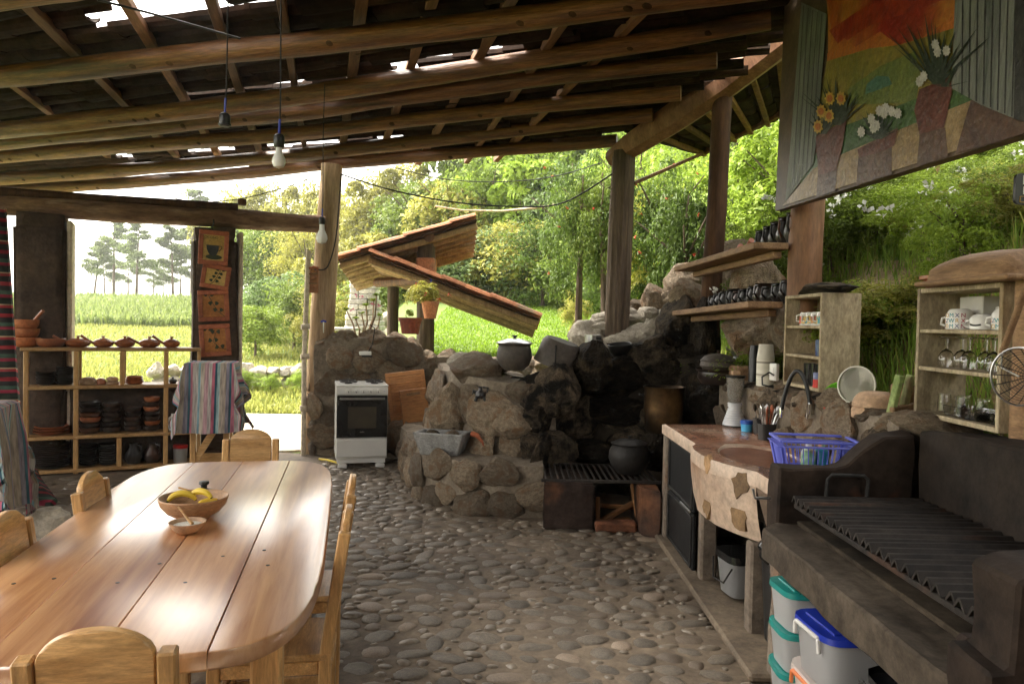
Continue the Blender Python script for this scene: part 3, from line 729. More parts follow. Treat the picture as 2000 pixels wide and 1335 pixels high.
mat('inlay', (.2, .11, .045), (.4, .25, .12), rough=.7, scale=9, bump=.5, vary=.25, detail=9)
for (px, py, w, h) in [(1382, 905, 22, 40), (1416, 945, 34, 58), (1376, 985, 26, 60), (1408, 1005, 40, 62), (1462, 990, 22, 70), (1448, 930, 12, 36)]:
    c = at(px, py, x=1.1+(px-1400)*.0012 if px > 1400 else 1.1); 
    poly = []
    for k in range(13):
        a = 2*math.pi*k/13; rr_ = rnd(.62, 1.15); k_ = c.y/FPX
        poly.append((math.cos(a)*w*.5*rr_*k_*1.5, math.sin(a)*h*.5*rr_*k_))
    hit = None
    for i in range(n-1):
        (x1, y1), (x2, y2) = ap[i], ap[i+1]
        if y2 <= c.y <= y1: t = (y1-c.y)/(y1-y2); hit = (x1+(x2-x1)*t, (Vector((x2-x1, y2-y1, 0))).normalized())
    if hit is None: continue
    ins = np.interp(c.z, [.49, .51, .6, .72, .8], [.09, .04, .02, .005, 0])
    d = hit[1]; nn = Vector((d.y, -d.x, 0)); nn = nn if nn.x < 0 else -nn
    X = Matrix(((d.x, 0, nn.x, 0), (d.y, 0, nn.y, 0), (0, 1, nn.z, 0), (0, 0, 0, 1)))
    MB().prism(poly, -.02, .003, Matrix.Translation((hit[0]+ins-co_.x, c.y-co_.y, c.z)) @ X).build('inlay_stone', 'inlay', ct)
def cpart(name, c, d, m, bev=.012, parent=ct, org=co_):
    return MB().box(Vector(c)-org, d, bev).build(name, m, parent)
cpart('support_pillar', (1.2, 5.5, .397), (.1, .12, .795), 'concrete')
cpart('end_wall', (1.46, 5.53, .397), (.42, .07, .79), 'concrete')
cpart('support_pillar', (1.24, 4.58, .25), (.1, .09, .5), 'concrete')
cpart('support_pillar', (1.29, 3.8, .25), (.1, .1, .5), 'concrete')
cpart('back_panel', (1.69, 4.5, .39), (.04, 2.1, .78), 'mortar_soot')
cpart('plinth', (1.42, 4.45, .02), (.64, 2.3, .04), 'floor')
mat('doorblack', (.008, .008, .009), (.02, .02, .02), spec=.3, rough=.5, scale=4, bump=.1, vary=.05, rvary=.1)
fr = cpart('cupboard_door', (1.19, 5.08, .6), (.025, .74, .38), 'doorblack', .006)
cpart('cupboard_door', (1.19, 5.08, .215), (.025, .74, .36), 'doorblack', .006)
for z0, z1 in ((.43, .77), (.06, .38)):
    for y in (4.735, 5.425): MB().box(V3(1.172, y, (z0+z1)/2)-co_, (.012, .022, z1-z0), .003).build('door_frame', 'blackmetal', ct)
    for z in (z0, z1): MB().box(V3(1.172, 5.08, z)-co_, (.0125, .7, .018), .003).build('door_frame', 'blackmetal', ct)
mat('steel', (.5, .5, .5), (.66, .66, .66), rough=.28, scale=10, bump=.05, vary=.08, metal=1)
mat('chrome', (.7, .7, .7), (.8, .8, .8), rough=.12, scale=10, bump=0, vary=.02, metal=1)
MB().tube([V3(1.158, 4.98, .415)-co_, V3(1.158, 4.72, .415)-co_], .008, 8).build('bolt', 'steel', ct)
# ================================================================ BARBECUE GRILL
og = V3(1.45, 2.6, 0); bq = thing('barbecue_grill', 'soot blackened masonry barbecue with long ridged metal grill plates', 'barbecue', og)
def gp(name, c, d, m, bev=.02): return MB().box(Vector(c)-og, d, bev).build(name, m, bq)
def lumpy(b, amp, sc=6):
    b.v = [tuple(Vector(q)+Vector((noise.noise(Vector(q)*sc), noise.noise(Vector(q)*sc+V3(7, 0, 0)), noise.noise(Vector(q)*sc+V3(0, 7, 0))))*amp) for q in b.v]; return b
def slab(name, poly, h0, h1, axis, m, amp=.014):
    """prism with subdivided, slightly lumpy faces; axis 'y' = polygon in xz, 'x' = in yz, 'z' = in xy"""
    bm = bmesh.new()
    mp = {'y': lambda a, c, t: (a, t, c), 'x': lambda a, c, t: (t, a, c), 'z': lambda a, c, t: (a, c, t)}[axis]
    v0 = [bm.verts.new(Vector(mp(a, c, h0))-og) for a, c in poly]; v1 = [bm.verts.new(Vector(mp(a, c, h1))-og) for a, c in poly]
    k = len(poly); bm.faces.new(v0); bm.faces.new(v1[::-1])
    for i in range(k): bm.faces.new((v0[i], v1[i], v1[(i+1) % k], v0[(i+1) % k]))
    bmesh.ops.recalc_face_normals(bm, faces=bm.faces[:])
    bmesh.ops.bevel(bm, geom=bm.edges[:], offset=.009, segments=1, affect='EDGES')
    bmesh.ops.triangulate(bm, faces=[q for q in bm.faces if len(q.verts) > 4])
    for _ in range(3):
        bmesh.ops.subdivide_edges(bm, edges=[e for e in bm.edges if e.calc_length() > .09], cuts=1, use_grid_fill=True)
        bmesh.ops.triangulate(bm, faces=[q for q in bm.faces if len(q.verts) > 4])
    for q in bm.verts:
        p = q.co*7+Vector((h0*5, 0, 0)); q.co += Vector((noise.noise(p), noise.noise(p+V3(7, 0, 0)), noise.noise(p+V3(0, 7, 0))))*amp
    me = bpy.data.meshes.new(name); bm.to_mesh(me); bm.free(); me.materials.append(M[m]); me.polygons.foreach_set('use_smooth', [True]*len(me.polygons)); me.set_sharp_from_angle(angle=R(28))
    return link(name, me, bq)
slab('end_wall', [(1.19, .6), (1.19, .975), (1.44, .985), (1.5, 1.0), (1.66, 1.125), (1.8, 1.14), (1.8, .6)], 3.28, 3.41, 'y', 'grill_wall')
slab('back_wall', [(1.62, .6), (1.62, 1.2), (2.4, 1.2), (3.0, 1.185), (3.2, 1.17), (3.275, 1.15), (3.275, .6)], 1.81, 1.98, 'x', 'grill_back')
slab('front_ledge', [(1.1, 3.22), (1.1, 1.9), (1.13, 1.75), (1.8, 1.75), (1.8, 3.275), (1.19, 3.275)], .6, .735, 'z', 'ledge', .018)
slab('end_wall', [(1.1, .5), (1.1, .83), (1.15, .83), (1.15, 1.04), (1.2, 1.06), (2.0, 1.06), (2.0, .5)], 1.66, 1.83, 'y', 'grill_wall')
slab('leg_wall', [(1.2, 0), (1.2, .6), (1.75, .6), (1.75, 0)], 3.26, 3.36, 'y', 'concrete')
slab('leg_wall', [(1.2, 0), (1.2, .6), (1.9, .6), (1.9, 0)], 1.66, 1.78, 'y', 'concrete')
MB().tube([V3(1.4, 3.262, .85)-og, V3(1.4, 3.25, .94)-og, V3(1.42, 3.25, .96)-og, V3(1.56, 3.25, .96)-og, V3(1.58, 3.25, .94)-og, V3(1.58, 3.262, .85)-og], .008, 8).build('iron_handle', 'blackmetal', bq)
MB().tube([V3(1.17, 3.3, .84)-og, V3(1.1, 3.3, .84)-og, V3(1.09, 3.3, .88)-og], .007, 6).build('iron_hook', 'steel', bq)
y = 3.225; cm = None
while y > 1.9:
    b = MB(); w = .027; hh = .03; v = []
    for xx in (0, .56):
        for (dy, dz) in ((-w, .0), (-.006, hh), (.006, hh), (w, 0), (w-.006, -.004), (0, hh-.008), (-w+.006, -.004)): v.append((xx, dy, dz))
    if cm is None:
        b.add(v, [(i, (i+1) % 7, 7+(i+1) % 7, 7+i) for i in range(7)]+[tuple(range(7))[::-1], tuple(range(7, 14))])
        cm = b.build('grill_channel', 'grillbar', bq, smooth=False, loc=V3(1.245, y, .84)-og)
    else: link('grill_channel', cm.data, bq, V3(1.245+rnd(-.006, .006), y, .84+rnd(-.002, .002))-og, (0, rnd(-.004, .004), 0))
    y -= .0575
gp('grill_rail', (1.262, 2.55, .826), (.03, 1.36, .02), 'grillbar', .003); gp('grill_rail', (1.79, 2.55, .826), (.03, 1.36, .02), 'grillbar', .003)
gp('fire_bed', (1.52, 2.55, .745), (.5, 1.4, .02), 'mortar_soot', .004)
gp('rail_bracket', (1.2, 1.87, .8), (.09, .05, .06), 'brick_soot', .01)
# ================================================================ HEARTH GRILL and blocks
for nm, lab, poly, z1 in [('fire_block', 'soot blackened brick block left of the firewood', [(.27, 5.72), (.66, 5.72), (.66, 6.3), (.3, 6.3)], .37), ('fire_block', 'smaller dark brick block beside the cupboard doors', [(1.0, 5.62), (1.14, 5.5), (1.16, 5.9), (1.02, 6.2)], .36)]:
    cx, cyy = poly[0]; b = MB()
    bm = bmesh.new(); lo = [bm.verts.new((x-cx, y_-cyy, 0)) for x, y_ in poly]; hi = [bm.verts.new((x-cx, y_-cyy, z1)) for x, y_ in poly]
    bm.faces.new(lo[::-1]); bm.faces.new(hi)
    for i in range(4): bm.faces.new((lo[i], lo[(i+1) % 4], hi[(i+1) % 4], hi[i]))
    bmesh.ops.bevel(bm, geom=bm.edges[:], offset=.012, segments=2, affect='EDGES'); bmesh.ops.triangulate(bm, faces=[q for q in bm.faces if len(q.verts) > 4])
    for _ in range(3): bmesh.ops.subdivide_edges(bm, edges=[e for e in bm.edges if e.calc_length() > .08], cuts=1, use_grid_fill=True); bmesh.ops.triangulate(bm, faces=[q for q in bm.faces if len(q.verts) > 4])
    for q in bm.verts: q.co += Vector((noise.noise(q.co*9), noise.noise(q.co*9+V3(5, 0, 0)), noise.noise(q.co*9+V3(0, 5, 0))))*.009
    me = bpy.data.meshes.new(nm); bm.to_mesh(me); bm.free(); me.materials.append(M['brick_soot']); me.polygons.foreach_set('use_smooth', [True]*len(me.polygons)); me.set_sharp_from_angle(angle=R(50))
    tag(link(nm, me, None, (cx, cyy, 0)), lab, 'brick block')
tag(lumpy(MB().box((0, 0, 0), (.32, .12, .08), .015), .008, 14).build('hearth_kerb', 'brick_red', loc=V3(.83, 5.73, .04)), 'low crumbling red brick kerb in front of the firewood', 'brick')
rk_ = thing('iron_grate', 'rusty iron bar grate bridging the sooty brick blocks', 'grate', (.75, 6.05, .385))
for i in range(19): MB().bar((-.46+i*.048, -.27, 0), (-.46+i*.048, .38, 0), .016, .012, .003).build('grate_bar', 'grillbar', rk_)
for y_ in (-.28, .38): MB().bar((-.5, y_, -.008), (.44, y_, -.008), .03, .022, .003).build('grate_frame', 'grillbar', rk_)
mat('firewood', (.3, .13, .045), (.5, .25, .1), rough=.7, scale=2.5, stretch=(9, 9, 1.2), bump=.3, vary=.2)
for (a, b_, w, lab) in [((1165, 1005, .02), (1255, 955, .2), .045, 'long firewood stick leaning up across the hearth mouth'), ((1183, 1008, .035), (1238, 985, .035), .05, 'short thick firewood stick lying in front'), ((1236, 945, .3), (1250, 1008, .02), .045, 'upright firewood stick leaning by the right block'),
                        ((1170, 972, .12), (1245, 965, .12), .04, 'flat firewood stick lying crosswise at the back'), ((1168, 1000, .01), (1168, 960, .2), .035, 'thin firewood stick standing against the left block')]:
    A = at(a[0], a[1], y=5.85 if a[2] < .1 else 6.05); A.z = a[2]; B = at(b_[0], b_[1], y=6.0 if b_[2] > .04 else 5.83); B.z = b_[2]
    if 'short' in lab: A = V3(.74, 5.82, .035); B = V3(.97, 5.95, .035)
    o = MB().bar((0, 0, 0), (0, 0, (B-A).length), w, w*.8, .006).build('firewood', 'firewood', loc=A); o.rotation_euler = (B-A).to_track_quat('Z', 'X').to_euler()
    tag(o, lab, 'firewood', 'firewood sticks in the hearth')
# ================================================================ COMMON SMALL THINGS
mat('clay', (.3, .085, .03), (.46, .16, .065), rough=.38, scale=6, bump=.1, vary=.14, coat=.15)
mat('claydark', (.012, .009, .008), (.05, .03, .022), rough=.3, scale=5, bump=.1, vary=.3, coat=.2, c3=(.13, .05, .022), c3p=.62)
mat('clayblack', (.01, .009, .009), (.03, .027, .025), rough=.4, scale=6, bump=.15, vary=.2, coat=.1)
mat('claypale', (.36, .22, .13), (.56, .38, .24), rough=.7, scale=6, bump=.3, vary=.1)
mat('castiron', (.01, .009, .008), (.035, .031, .028), spec=.3, rough=.55, scale=7, bump=.4, vary=.1)
mat('white_enamel', (.72, .71, .67), (.8, .79, .75), rough=.22, scale=3, bump=.02, vary=.02, coat=.3)
mat('blackgloss', (.008, .008, .008), (.014, .014, .014), rough=.08, scale=3, bump=0, vary=0)
mat('blackplastic', (.012, .012, .012), (.022, .022, .022), rough=.35, scale=8, bump=.05, vary=.1)
mat('whiteceramic', (.72, .7, .66), (.82, .8, .76), rough=.16, scale=4, bump=0, vary=.04)
mat('framered', (.3, .075, .03), (.48, .15, .07), rough=.5, scale=5, bump=.3, vary=.1)
mat('canvas', (.56, .33, .085), (.72, .5, .17), rough=.7, scale=5, bump=.2, vary=.08)
mat('inkgreen', (.02, .028, .012), (.05, .06, .025), rough=.6, vary=0, bump=0)
mat('bananay', (.6, .4, .03), (.75, .55, .06), rough=.5, scale=5, bump=.05, vary=.1, c3=(.42, .36, .04))
mat('bananat', (.05, .04, .015), (.12, .12, .03), rough=.7, vary=.1, bump=.1)
mat('salt', (.72, .7, .62), (.8, .78, .7), rough=.9, scale=60, bump=.6, vary=0)
mat('bulbglass', (.75, .75, .73), (.82, .82, .8), rough=.25, bump=0, vary=0, subsurf=.0)
mat('glass', (1, 1, 1), rough=.02, bump=0, vary=0, trans=1, ior=1.45)
def lpart(prof, name, m, parent=None, n=24, loc=None, X=None):
    return MB().lathe(prof, n, X=X).build(name, m, parent, loc=loc)
def one(name, prof, m, loc, label, cat, group=None, n=24, rot=None, scale=None):
    o = lpart(prof, name, m, loc=loc, n=n); 
    if rot: o.rotation_euler = rot
    if scale: o.scale = scale
    return tag(o, label, cat, group)
def bowlp(r, h, t=.008, foot=.45, curve=.7):
    out = [(r*foot, 0)]; k = 6
    for i in range(1, k+1): u = i/k; out.append((r*(foot+(1-foot)*math.sin(u*math.pi/2)**curve), h*u**1.25))
    ins = [(max(x-t, 0), z+(t if i < 3 else 0)) for i, (x, z) in enumerate(out)]
    return [(0, 0)]+out+[(out[-1][0]-t*.4, h+t*.35)]+ins[::-1]+[(0, t)]
def platep(r, h=.025, t=.006): return [(0, 0), (r*.6, 0), (r*.95, h*.8), (r, h), (r-.004, h+.004), (r*.6, t+.004), (0, t+.002)]
def text(body, size, m, parent, loc, rot, align='LEFT'):
    cu = bpy.data.curves.new('t', 'FONT'); cu.body = body; cu.size = size; cu.extrude = .0005; cu.align_x = align
    tmp = bpy.data.objects.new('t', cu); COL.objects.link(tmp); bpy.context.view_layer.update()
    me = bpy.data.meshes.new_from_object(tmp.evaluated_get(bpy.context.evaluated_depsgraph_get())); bpy.data.objects.remove(tmp); bpy.data.curves.remove(cu)
    me.materials.clear(); me.materials.append(M[m] if isinstance(m, str) else m); return link('lettering', me, parent, loc, rot)
def ordn(i, n):
    w = ['lowest', 'second from the bottom', 'third from the bottom', 'fourth from the bottom', 'fifth from the bottom', 'sixth from the bottom', 'seventh from the bottom', 'eighth from the bottom', 'ninth from the bottom', 'tenth from the bottom', 'eleventh from the bottom', 'twelfth from the bottom']
    return 'topmost' if i == n-1 else w[i]
# ================================================================ DINING TABLE
TC, TL, TX = V3(-1.25, 2.98, 0), Vector((-.213, .977, 0)), Vector((.977, .213, 0)); TRZ = math.atan2(.213, .977)
tb = thing('dining_table', 'long varnished plank dining table with rounded ends', 'table', TC, TRZ)
HW, HL, TZ = .512, 1.275, .78
def vend(u): return HL*(1-min(1, abs(u/HW))**5)**.2
for a, b in ((-HW, -.2558), (-.2542, -.0008), (.0008, .2542), (.2558, HW)):
    us = [a+(b-a)*(.5-.5*math.cos(math.pi*i/16)) for i in range(17)]
    P = [(u, vend(u)) for u in us]+[(u, -vend(u)) for u in us[::-1]]
    Q = []
    for x, y in P:
        if not Q or (abs(Q[-1][0]-x)+abs(Q[-1][1]-y)) > 1e-4: Q.append((x, y))
    if abs(Q[0][0]-Q[-1][0])+abs(Q[0][1]-Q[-1][1]) < 1e-4: Q.pop()
    mb = MB(); v = []; k = len(Q); cx = (a+b)/2
    ins = lambda x, y, d: (x-math.copysign(min(d if (abs(x) > HW-.01) else d*.25, 1), x-cx)*1.0, y-math.copysign(d, y))
    for z, d in ((TZ-.05, .008), (TZ-.042, 0), (TZ-.01, 0), (TZ-.003, .003), (TZ+rnd(-.0006, .0006), .009)):
        v += [(*ins(x, y, d), z) for x, y in Q]
    f = [(i*k+j, i*k+(j+1) % k, (i+1)*k+(j+1) % k, (i+1)*k+j) for i in range(4) for j in range(k)]
    f += [tuple(range(k))[::-1], tuple(4*k+j for j in range(k))]
    if sum(Q[i][0]*Q[(i+1) % k][1]-Q[(i+1) % k][0]*Q[i][1] for i in range(k)) < 0: f = [q[::-1] for q in f]
    mb.add(v, f); mb.build('plank', 'table', tb)
for sx in (-1, 1):
    for sy in (-1, 1): MB().box((sx*.36, sy*.9, .36), (.09, .09, .72), .01).build('leg', 'pine_v', tb)
    MB().box((sx*.36, 0, .67), (.03, 1.71, .1), .005).build('apron', 'pine_v', tb)
for sy in (-1, 1): MB().box((0, sy*.9, .67), (.63, .03, .1), .005).build('apron', 'pine', tb)
for (u, v_) in [(.17, -.5), (-.1, -.72), (.1, -.75), (-.3, -.65), (.33, -.62), (-.4, -.68), (-.02, -.55), (.3, -.45)]:
    MB().lathe([(.006, TZ-.001), (.0065, TZ+.0012), (0, TZ+.0015)], 8, c=(u, v_, 0)).build('nail', 'castiron', tb)
# chairs
CW = .165
def chair():
    c = thing('wooden_chair', '', 'chair')
    for s in (-1, 1):
        mb = MB()
        prev = [(s*(CW-.02), -.2, 0), (s*(CW-.02), -.2, .44), (s*(CW-.02), -.262, .855)]
        mb.bar(prev[0], prev[1], .042, .045, .005); mb.bar(V3(*prev[1])-V3(0, 0, .02), prev[2], .042, .04, .005)
        mb.build('back_leg', 'pine_v', c)
        MB().bar((s*(CW-.02), .17, 0), (s*(CW-.02), .17, .415), .042, .042, .005).build('front_leg', 'pine_v', c)
        MB().bar((s*(CW-.02), -.18, .2), (s*(CW-.02), .15, .2), .022, .03, .004).build('side_stretcher', 'pine', c)
        MB().bar((s*(CW-.02), -.18, .385), (s*(CW-.02), .15, .385), .022, .05, .004).build('seat_rail', 'pine', c)
    for y in (-.2, .17): MB().bar((-CW+.04, y, .385), (CW-.04, y, .385), .022, .05, .004, up=(0, 1, 0)).build('seat_rail', 'pine', c)
    MB().bar((-CW+.04, .17, .25), (CW-.04, .17, .25), .022, .03, .004).build('front_stretcher', 'pine', c)
    MB().box((0, -.01, .425), (CW*2+.01, .4, .025), .006).build('seat', 'pine', c)
    w = CW-.044; tilt = math.atan2(.062, .415)
    X = Matrix.Translation((0, -.2, .44)) @ Matrix.Rotation(tilt, 4, 'X')
    for nm, poly in (('lower_board', [(-w, .1), (w, .1), (w, .262), (-w, .262)]), ('arched_board', [(-w, .265), (w, .265), (w, .405)]+[(w*math.cos(a), .405+.075*math.sin(a)) for a in np.linspace(.05, math.pi-.05, 20)]+[(-w, .405)])):
        mb = MB(); k = len(poly)
        cxy = (0, sum(q[1] for q in poly)/k)
        sh = lambda q, d: (q[0]-math.copysign(d, q[0]) if abs(q[0]) > .01 else q[0], q[1]-math.copysign(d, q[1]-cxy[1]))
        v = []
        for y, d in ((-.013, .004), (-.009, 0), (.009, 0), (.013, .004)): v += [(sh(q, d)[0], y, sh(q, d)[1]) for q in poly]
        f = [(i*k+j, (i+1)*k+j, (i+1)*k+(j+1) % k, i*k+(j+1) % k) for i in range(3) for j in range(k)]+[tuple(range(k)), tuple(3*k+j for j in range(k))[::-1]]
        mb.add(v, f, X); o = mb.build(nm, 'pine', c)
    return c
ch0 = chair()
CH = [((-.955, 1.87), 12.3, 'pine chair at the near end of the table with its back to the viewer'), ((-1.535, 4.29), 192.3, 'pine chair at the far end of the table by the doorway'),
      ((-1.475, 2.6), -77.7, 'pine chair on the left of the table nearest the left picture edge'), ((-1.57, 3.27), -80, 'pine chair on the left of the table near the plate shelves'),
      ((-.955, 3.22), 102.3, 'pine chair on the right of the table, the farther one'), ((-.855, 2.68), 100, 'pine chair on the right of the table, the nearer one')]
for i, ((x, y), a, lab) in enumerate(CH):
    c = ch0 if i == 0 else copy_tree(ch0)
    c.location = (x, y, 0); c.rotation_euler = (0, 0, R(a)); tag(c, lab, 'chair', 'chairs around the dining table')
# things on the table
def ont(px, py, z=TZ): return at(px, py, z=z+.001)
bl = ont(378, 1012); bwl = thing('fruit_bowl', 'turned wooden bowl holding bananas on the table', 'bowl', bl)
mat('bowlwood', (.3, .16, .075), (.48, .29, .16), rough=.5, scale=3, stretch=(3, 3, 8), bump=.2, vary=0)
lpart([(0, 0), (.055, 0), (.06, .006), (.1, .03), (.125, .06), (.134, .088), (.131, .092), (.124, .088), (.112, .058), (.085, .03), (.04, .016), (0, .014)], 'bowl', 'bowlwood', bwl, 40)
def banana(loc, rz, arc, tilt, lab):
    t = thing('banana', lab, 'banana', loc, rz, 'bananas in the wooden bowl'); t.scale = (.72, .72, .72); pts = []; rr = []
    for i in range(11):
        u = i/10; a = -arc/2+arc*u; pts.append(Vector((.085*math.sin(a), 0, .085*math.cos(a)-.05)) if tilt else Vector((.085*math.sin(a), .085*math.cos(a)-.06, 0))); rr.append(.019*math.sin(math.pi*(.08+.84*u))**.5)
    MB().tube(pts, rr, 8).build('skin', 'bananay', t)
    MB().tube([pts[0]+(pts[0]-pts[1])*.9, pts[0]], [.005, .008], 6).build('stem', 'bananat', t); MB().tube([pts[-1], pts[-1]+(pts[-1]-pts[-2])*.3], [.009, .004], 6).build('tip', 'bananat', t)
banana(bl+V3(-.045, -.005, .078), .3, 2.0, 1, 'leftmost banana in the wooden bowl, curving down')
banana(bl+V3(.02, .02, .082), -.2, 1.8, 1, 'middle banana in the wooden bowl')
banana(bl+V3(.065, -.01, .07), 1.0, 1.5, 0, 'rightmost banana with green tip in the wooden bowl')
sl_ = ont(366, 1040); sb = thing('sugar_bowl', 'small stone bowl of white salt in front of the fruit bowl', 'bowl', sl_)
lpart([(0, 0), (.03, 0), (.05, .015), (.064, .036), (.067, .044), (.061, .043), (.05, .028), (0, .02)], 'bowl', 'claypale', sb, 28); lpart([(0, .034), (.03, .033), (.055, .031), (.057, .028)][::-1], 'salt_fill', 'salt', sb, 24)
tag(MB().tube([V3(.02, -.005, .036), V3(0, .005, .05), V3(-.05, .03, .092)], [.008, .005, .003], 7).build('wooden_spoon', 'pine', loc=sl_), 'little wooden spoon standing in the salt bowl', 'spoon')
pl = ont(398, 986); pt_ = thing('lidded_pot', 'small black lidded clay pot behind the fruit bowl', 'pot', pl)
lpart(bowlp(.062, .05), 'pot', 'clayblack', pt_); lpart([(.066, .05), (.06, .058), (.03, .07), (.013, .076), (.013, .088), (.022, .094), (.02, .105), (0, .107)], 'lid', 'clayblack', pt_)
tag(MB().tube([V3(.03, 0, .045), V3(-.09, .0, .075)], [.006, .004], 6).build('wooden_spoon', 'pine', loc=pl+V3(-.02, 0, 0)), 'wooden spoon handle sticking out of the black lidded pot', 'spoon')
# ================================================================ PLATE SHELVES on the left
SO = V3(-4.8, 7.17, 0); sh = thing('shelf_unit', 'open wooden shelf unit full of plates under the window', 'shelf unit', SO, math.atan2(WD.y, WD.x))
def sp(px, py, off=0):
    d = ray(px, py); o = V3(0, 0, CAMZ); p0 = SO+WN*off
    t = (p0-o).dot(WN)/d.dot(WN); return o+d*t
def sx(px, py=800): return (sp(px, py)-SO).dot(WD)
X0, X1 = sx(38), sx(392); DEP = .34
Z = [.05, .385, .885, 1.265]
def board(x0, x1, z, nm='shelf_board', d=DEP, t=.035):
    mb = MB().box(((x0+x1)/2, d/2, z-t/2), (x1-x0, d, t), .006); return mb.build(nm, 'shelfwood', sh)
board(X0, X1, Z[3], 'top_board')
for z in Z[:3]: board(X0+.03, X1-.03, z)
def upr(px, z0, z1, w=.045):
    x = sx(px)
    MB().box((x, .03, (z0+z1)/2), (w, .05, z1-z0), .006).build('upright', 'pine_v', sh); MB().box((x, DEP-.03, (z0+z1)/2), (w, .05, z1-z0), .006).build('upright', 'pine_v', sh)
for px in (50, 148, 324): upr(px, 0, Z[3]-.037)
upr(238, Z[2], Z[3]-.037); upr(388, Z[2], Z[3]-.037, .035); upr(233, Z[0], Z[1]-.037); upr(388, 0, Z[2]-.037, .035)
def sh_at(px, z, off=.16):
    # point on the shelf board at this column, 'off' metres behind the shelf front
    p = sp(px, 800, off); return Vector((p.x, p.y, z+.001))
KX = 7.6/FPX
# top row: lidded clay pans
def claypan(px, r, hl, ang, lab, lid=True):
    p = sh_at(px, Z[3], .15); t = thing('clay_pan', lab, 'pan', p, math.atan2(WD.y, WD.x), 'lidded clay pans in a row on the top board')
    lpart(bowlp(r, .055, .007, .5), 'pan', 'clay', t)
    MB().tube([V3(-r*.85, -.01, .04), V3(-r-.03, -.02, .06+hl*.2), V3(-r-.1, -.03, .07+hl)], [.014, .012, .015], 8).build('handle', 'clay', t)
    if lid: q = lpart([(r*.97, .056), (r*.8, .07), (r*.4, .088), (.012, .093)], 'lid', 'clay', t); lpart([(.012, .09), (.012, .102), (.02, .108), (.018, .116), (0, .117)], 'knob', 'clay', q)
claypan(152, .118, .045, 0, 'leftmost lidded clay pan in the row, widest of the five')
claypan(201, .1, .05, 0, 'second lidded clay pan from the left with upright stub handle')
claypan(243, .098, .018, 0, 'middle lidded clay pan of five with flat thin handle')
claypan(291, .108, .035, 0, 'second lidded clay pan from the right on the top board')
claypan(334, .085, .055, 0, 'rightmost and smallest clay pan beside the pictures')
for i in range(3):
    p = sh_at(47, Z[3]+i*.088, .17); o = one('clay_bowl', bowlp(.138-.004*i, .092, .009, .62, .5), 'clay', p, 'large clay bowl, %s of the stack of three by the curtain' % ordn(i, 3), 'bowl', 'stack of large clay bowls')
p = sh_at(98, Z[3], .15); t = thing('clay_pan', 'open clay pan with raised handle beside the bowl stack', 'pan', p, math.atan2(WD.y, WD.x))
lpart(bowlp(.14, .085, .009, .6), 'pan', 'clay', t); MB().tube([V3(-.12, 0, .06), V3(-.17, -.02, .1), V3(-.2, -.02, .13)], [.018, .018, .02], 8).build('handle', 'clay', t)
p = sh_at(47, Z[3]+.27, .17); tag(MB().tube([V3(.1, 0, 0), V3(.2, -.02, .09)], [.012, .018], 8).build('clay_ladle', 'clay', loc=p), 'clay ladle handle sticking out of the top clay bowl', 'ladle')
# upper compartments
def stack(px, z, n, r, dz, m, what, where, prof=None, off=.17, cat='bowl', grp='', jit=.006, name=None):
    for i in range(n):
        p = sh_at(px, z+i*dz, off)+V3(rnd(-jit, jit), rnd(-jit, jit), 0)
        one(name or ('clay_'+cat), (prof or bowlp)(r*rnd(.97, 1.02), *(() if prof else (dz*1.12,))), random.choice(m) if isinstance(m, (list, tuple)) else m, p, '%s, %s in the %s' % (what, ordn(i, n), where), cat, grp or where, rot=(rnd(-.02, .02), rnd(-.02, .02), rnd(0, 6)))
stack(128, Z[2], 10, .085, .017, 'clayblack', 'black clay plate', 'stack beside the second upright', platep, cat='plate')
stack(88, Z[2], 7, .085, .017, 'clayblack', 'black clay plate', 'upper left corner stack', platep, cat='plate')
one('clay_bowl', bowlp(.085, .07), 'claypale', sh_at(172, Z[2]+.075, .12), 'round clay bowl turned upside down before the garden view', 'bowl', rot=(math.pi, 0, 0))
one('clay_bowl', bowlp(.05, .06), 'clay', sh_at(197, Z[2]+.064, .12), 'small striped clay bowl turned upside down, middle of three', 'bowl', rot=(math.pi, 0, 0))
for i in range(2): one('clay_bowl', bowlp(.065-.006*i, .036), 'claypale', sh_at(219, Z[2]+.04+.037*i, .12), '%s of two pale bowls stacked upside down before the garden view' % ('upper', 'lower')[1-i], 'bowl', rot=(math.pi, 0, 0))
for i in range(3): one('clay_plate', bowlp(.09-.006*i, .032, .006, .6), 'clay', sh_at(262, Z[2]+.022*i, .13), 'small red clay dish, %s of three before the garden view' % ordn(i, 3), 'dish', 'small red dishes', rot=(.03*i, .02*i, 0))
def teapot(px, r, lab):
    t = thing('clay_pot', lab, 'pot', sh_at(px, Z[2], .12)); lpart([(0, 0), (r*.6, 0), (r, r*.5), (r*.8, r*.95), (r*.3, r*1.15), (r*.22, r*1.4), (r*.3, r*1.5), (0, r*1.55)], 'pot', 'clayblack', t, 16); MB().tube([V3(-r*.8, 0, r*.6), V3(-r*1.5, 0, r*.9)], [r*.22, r*.12], 6).build('spout', 'clayblack', t)
teapot(337, .045, 'small black lidded pot in the top right compartment'); teapot(357, .036, 'tiny black pot beside the striped cloth')
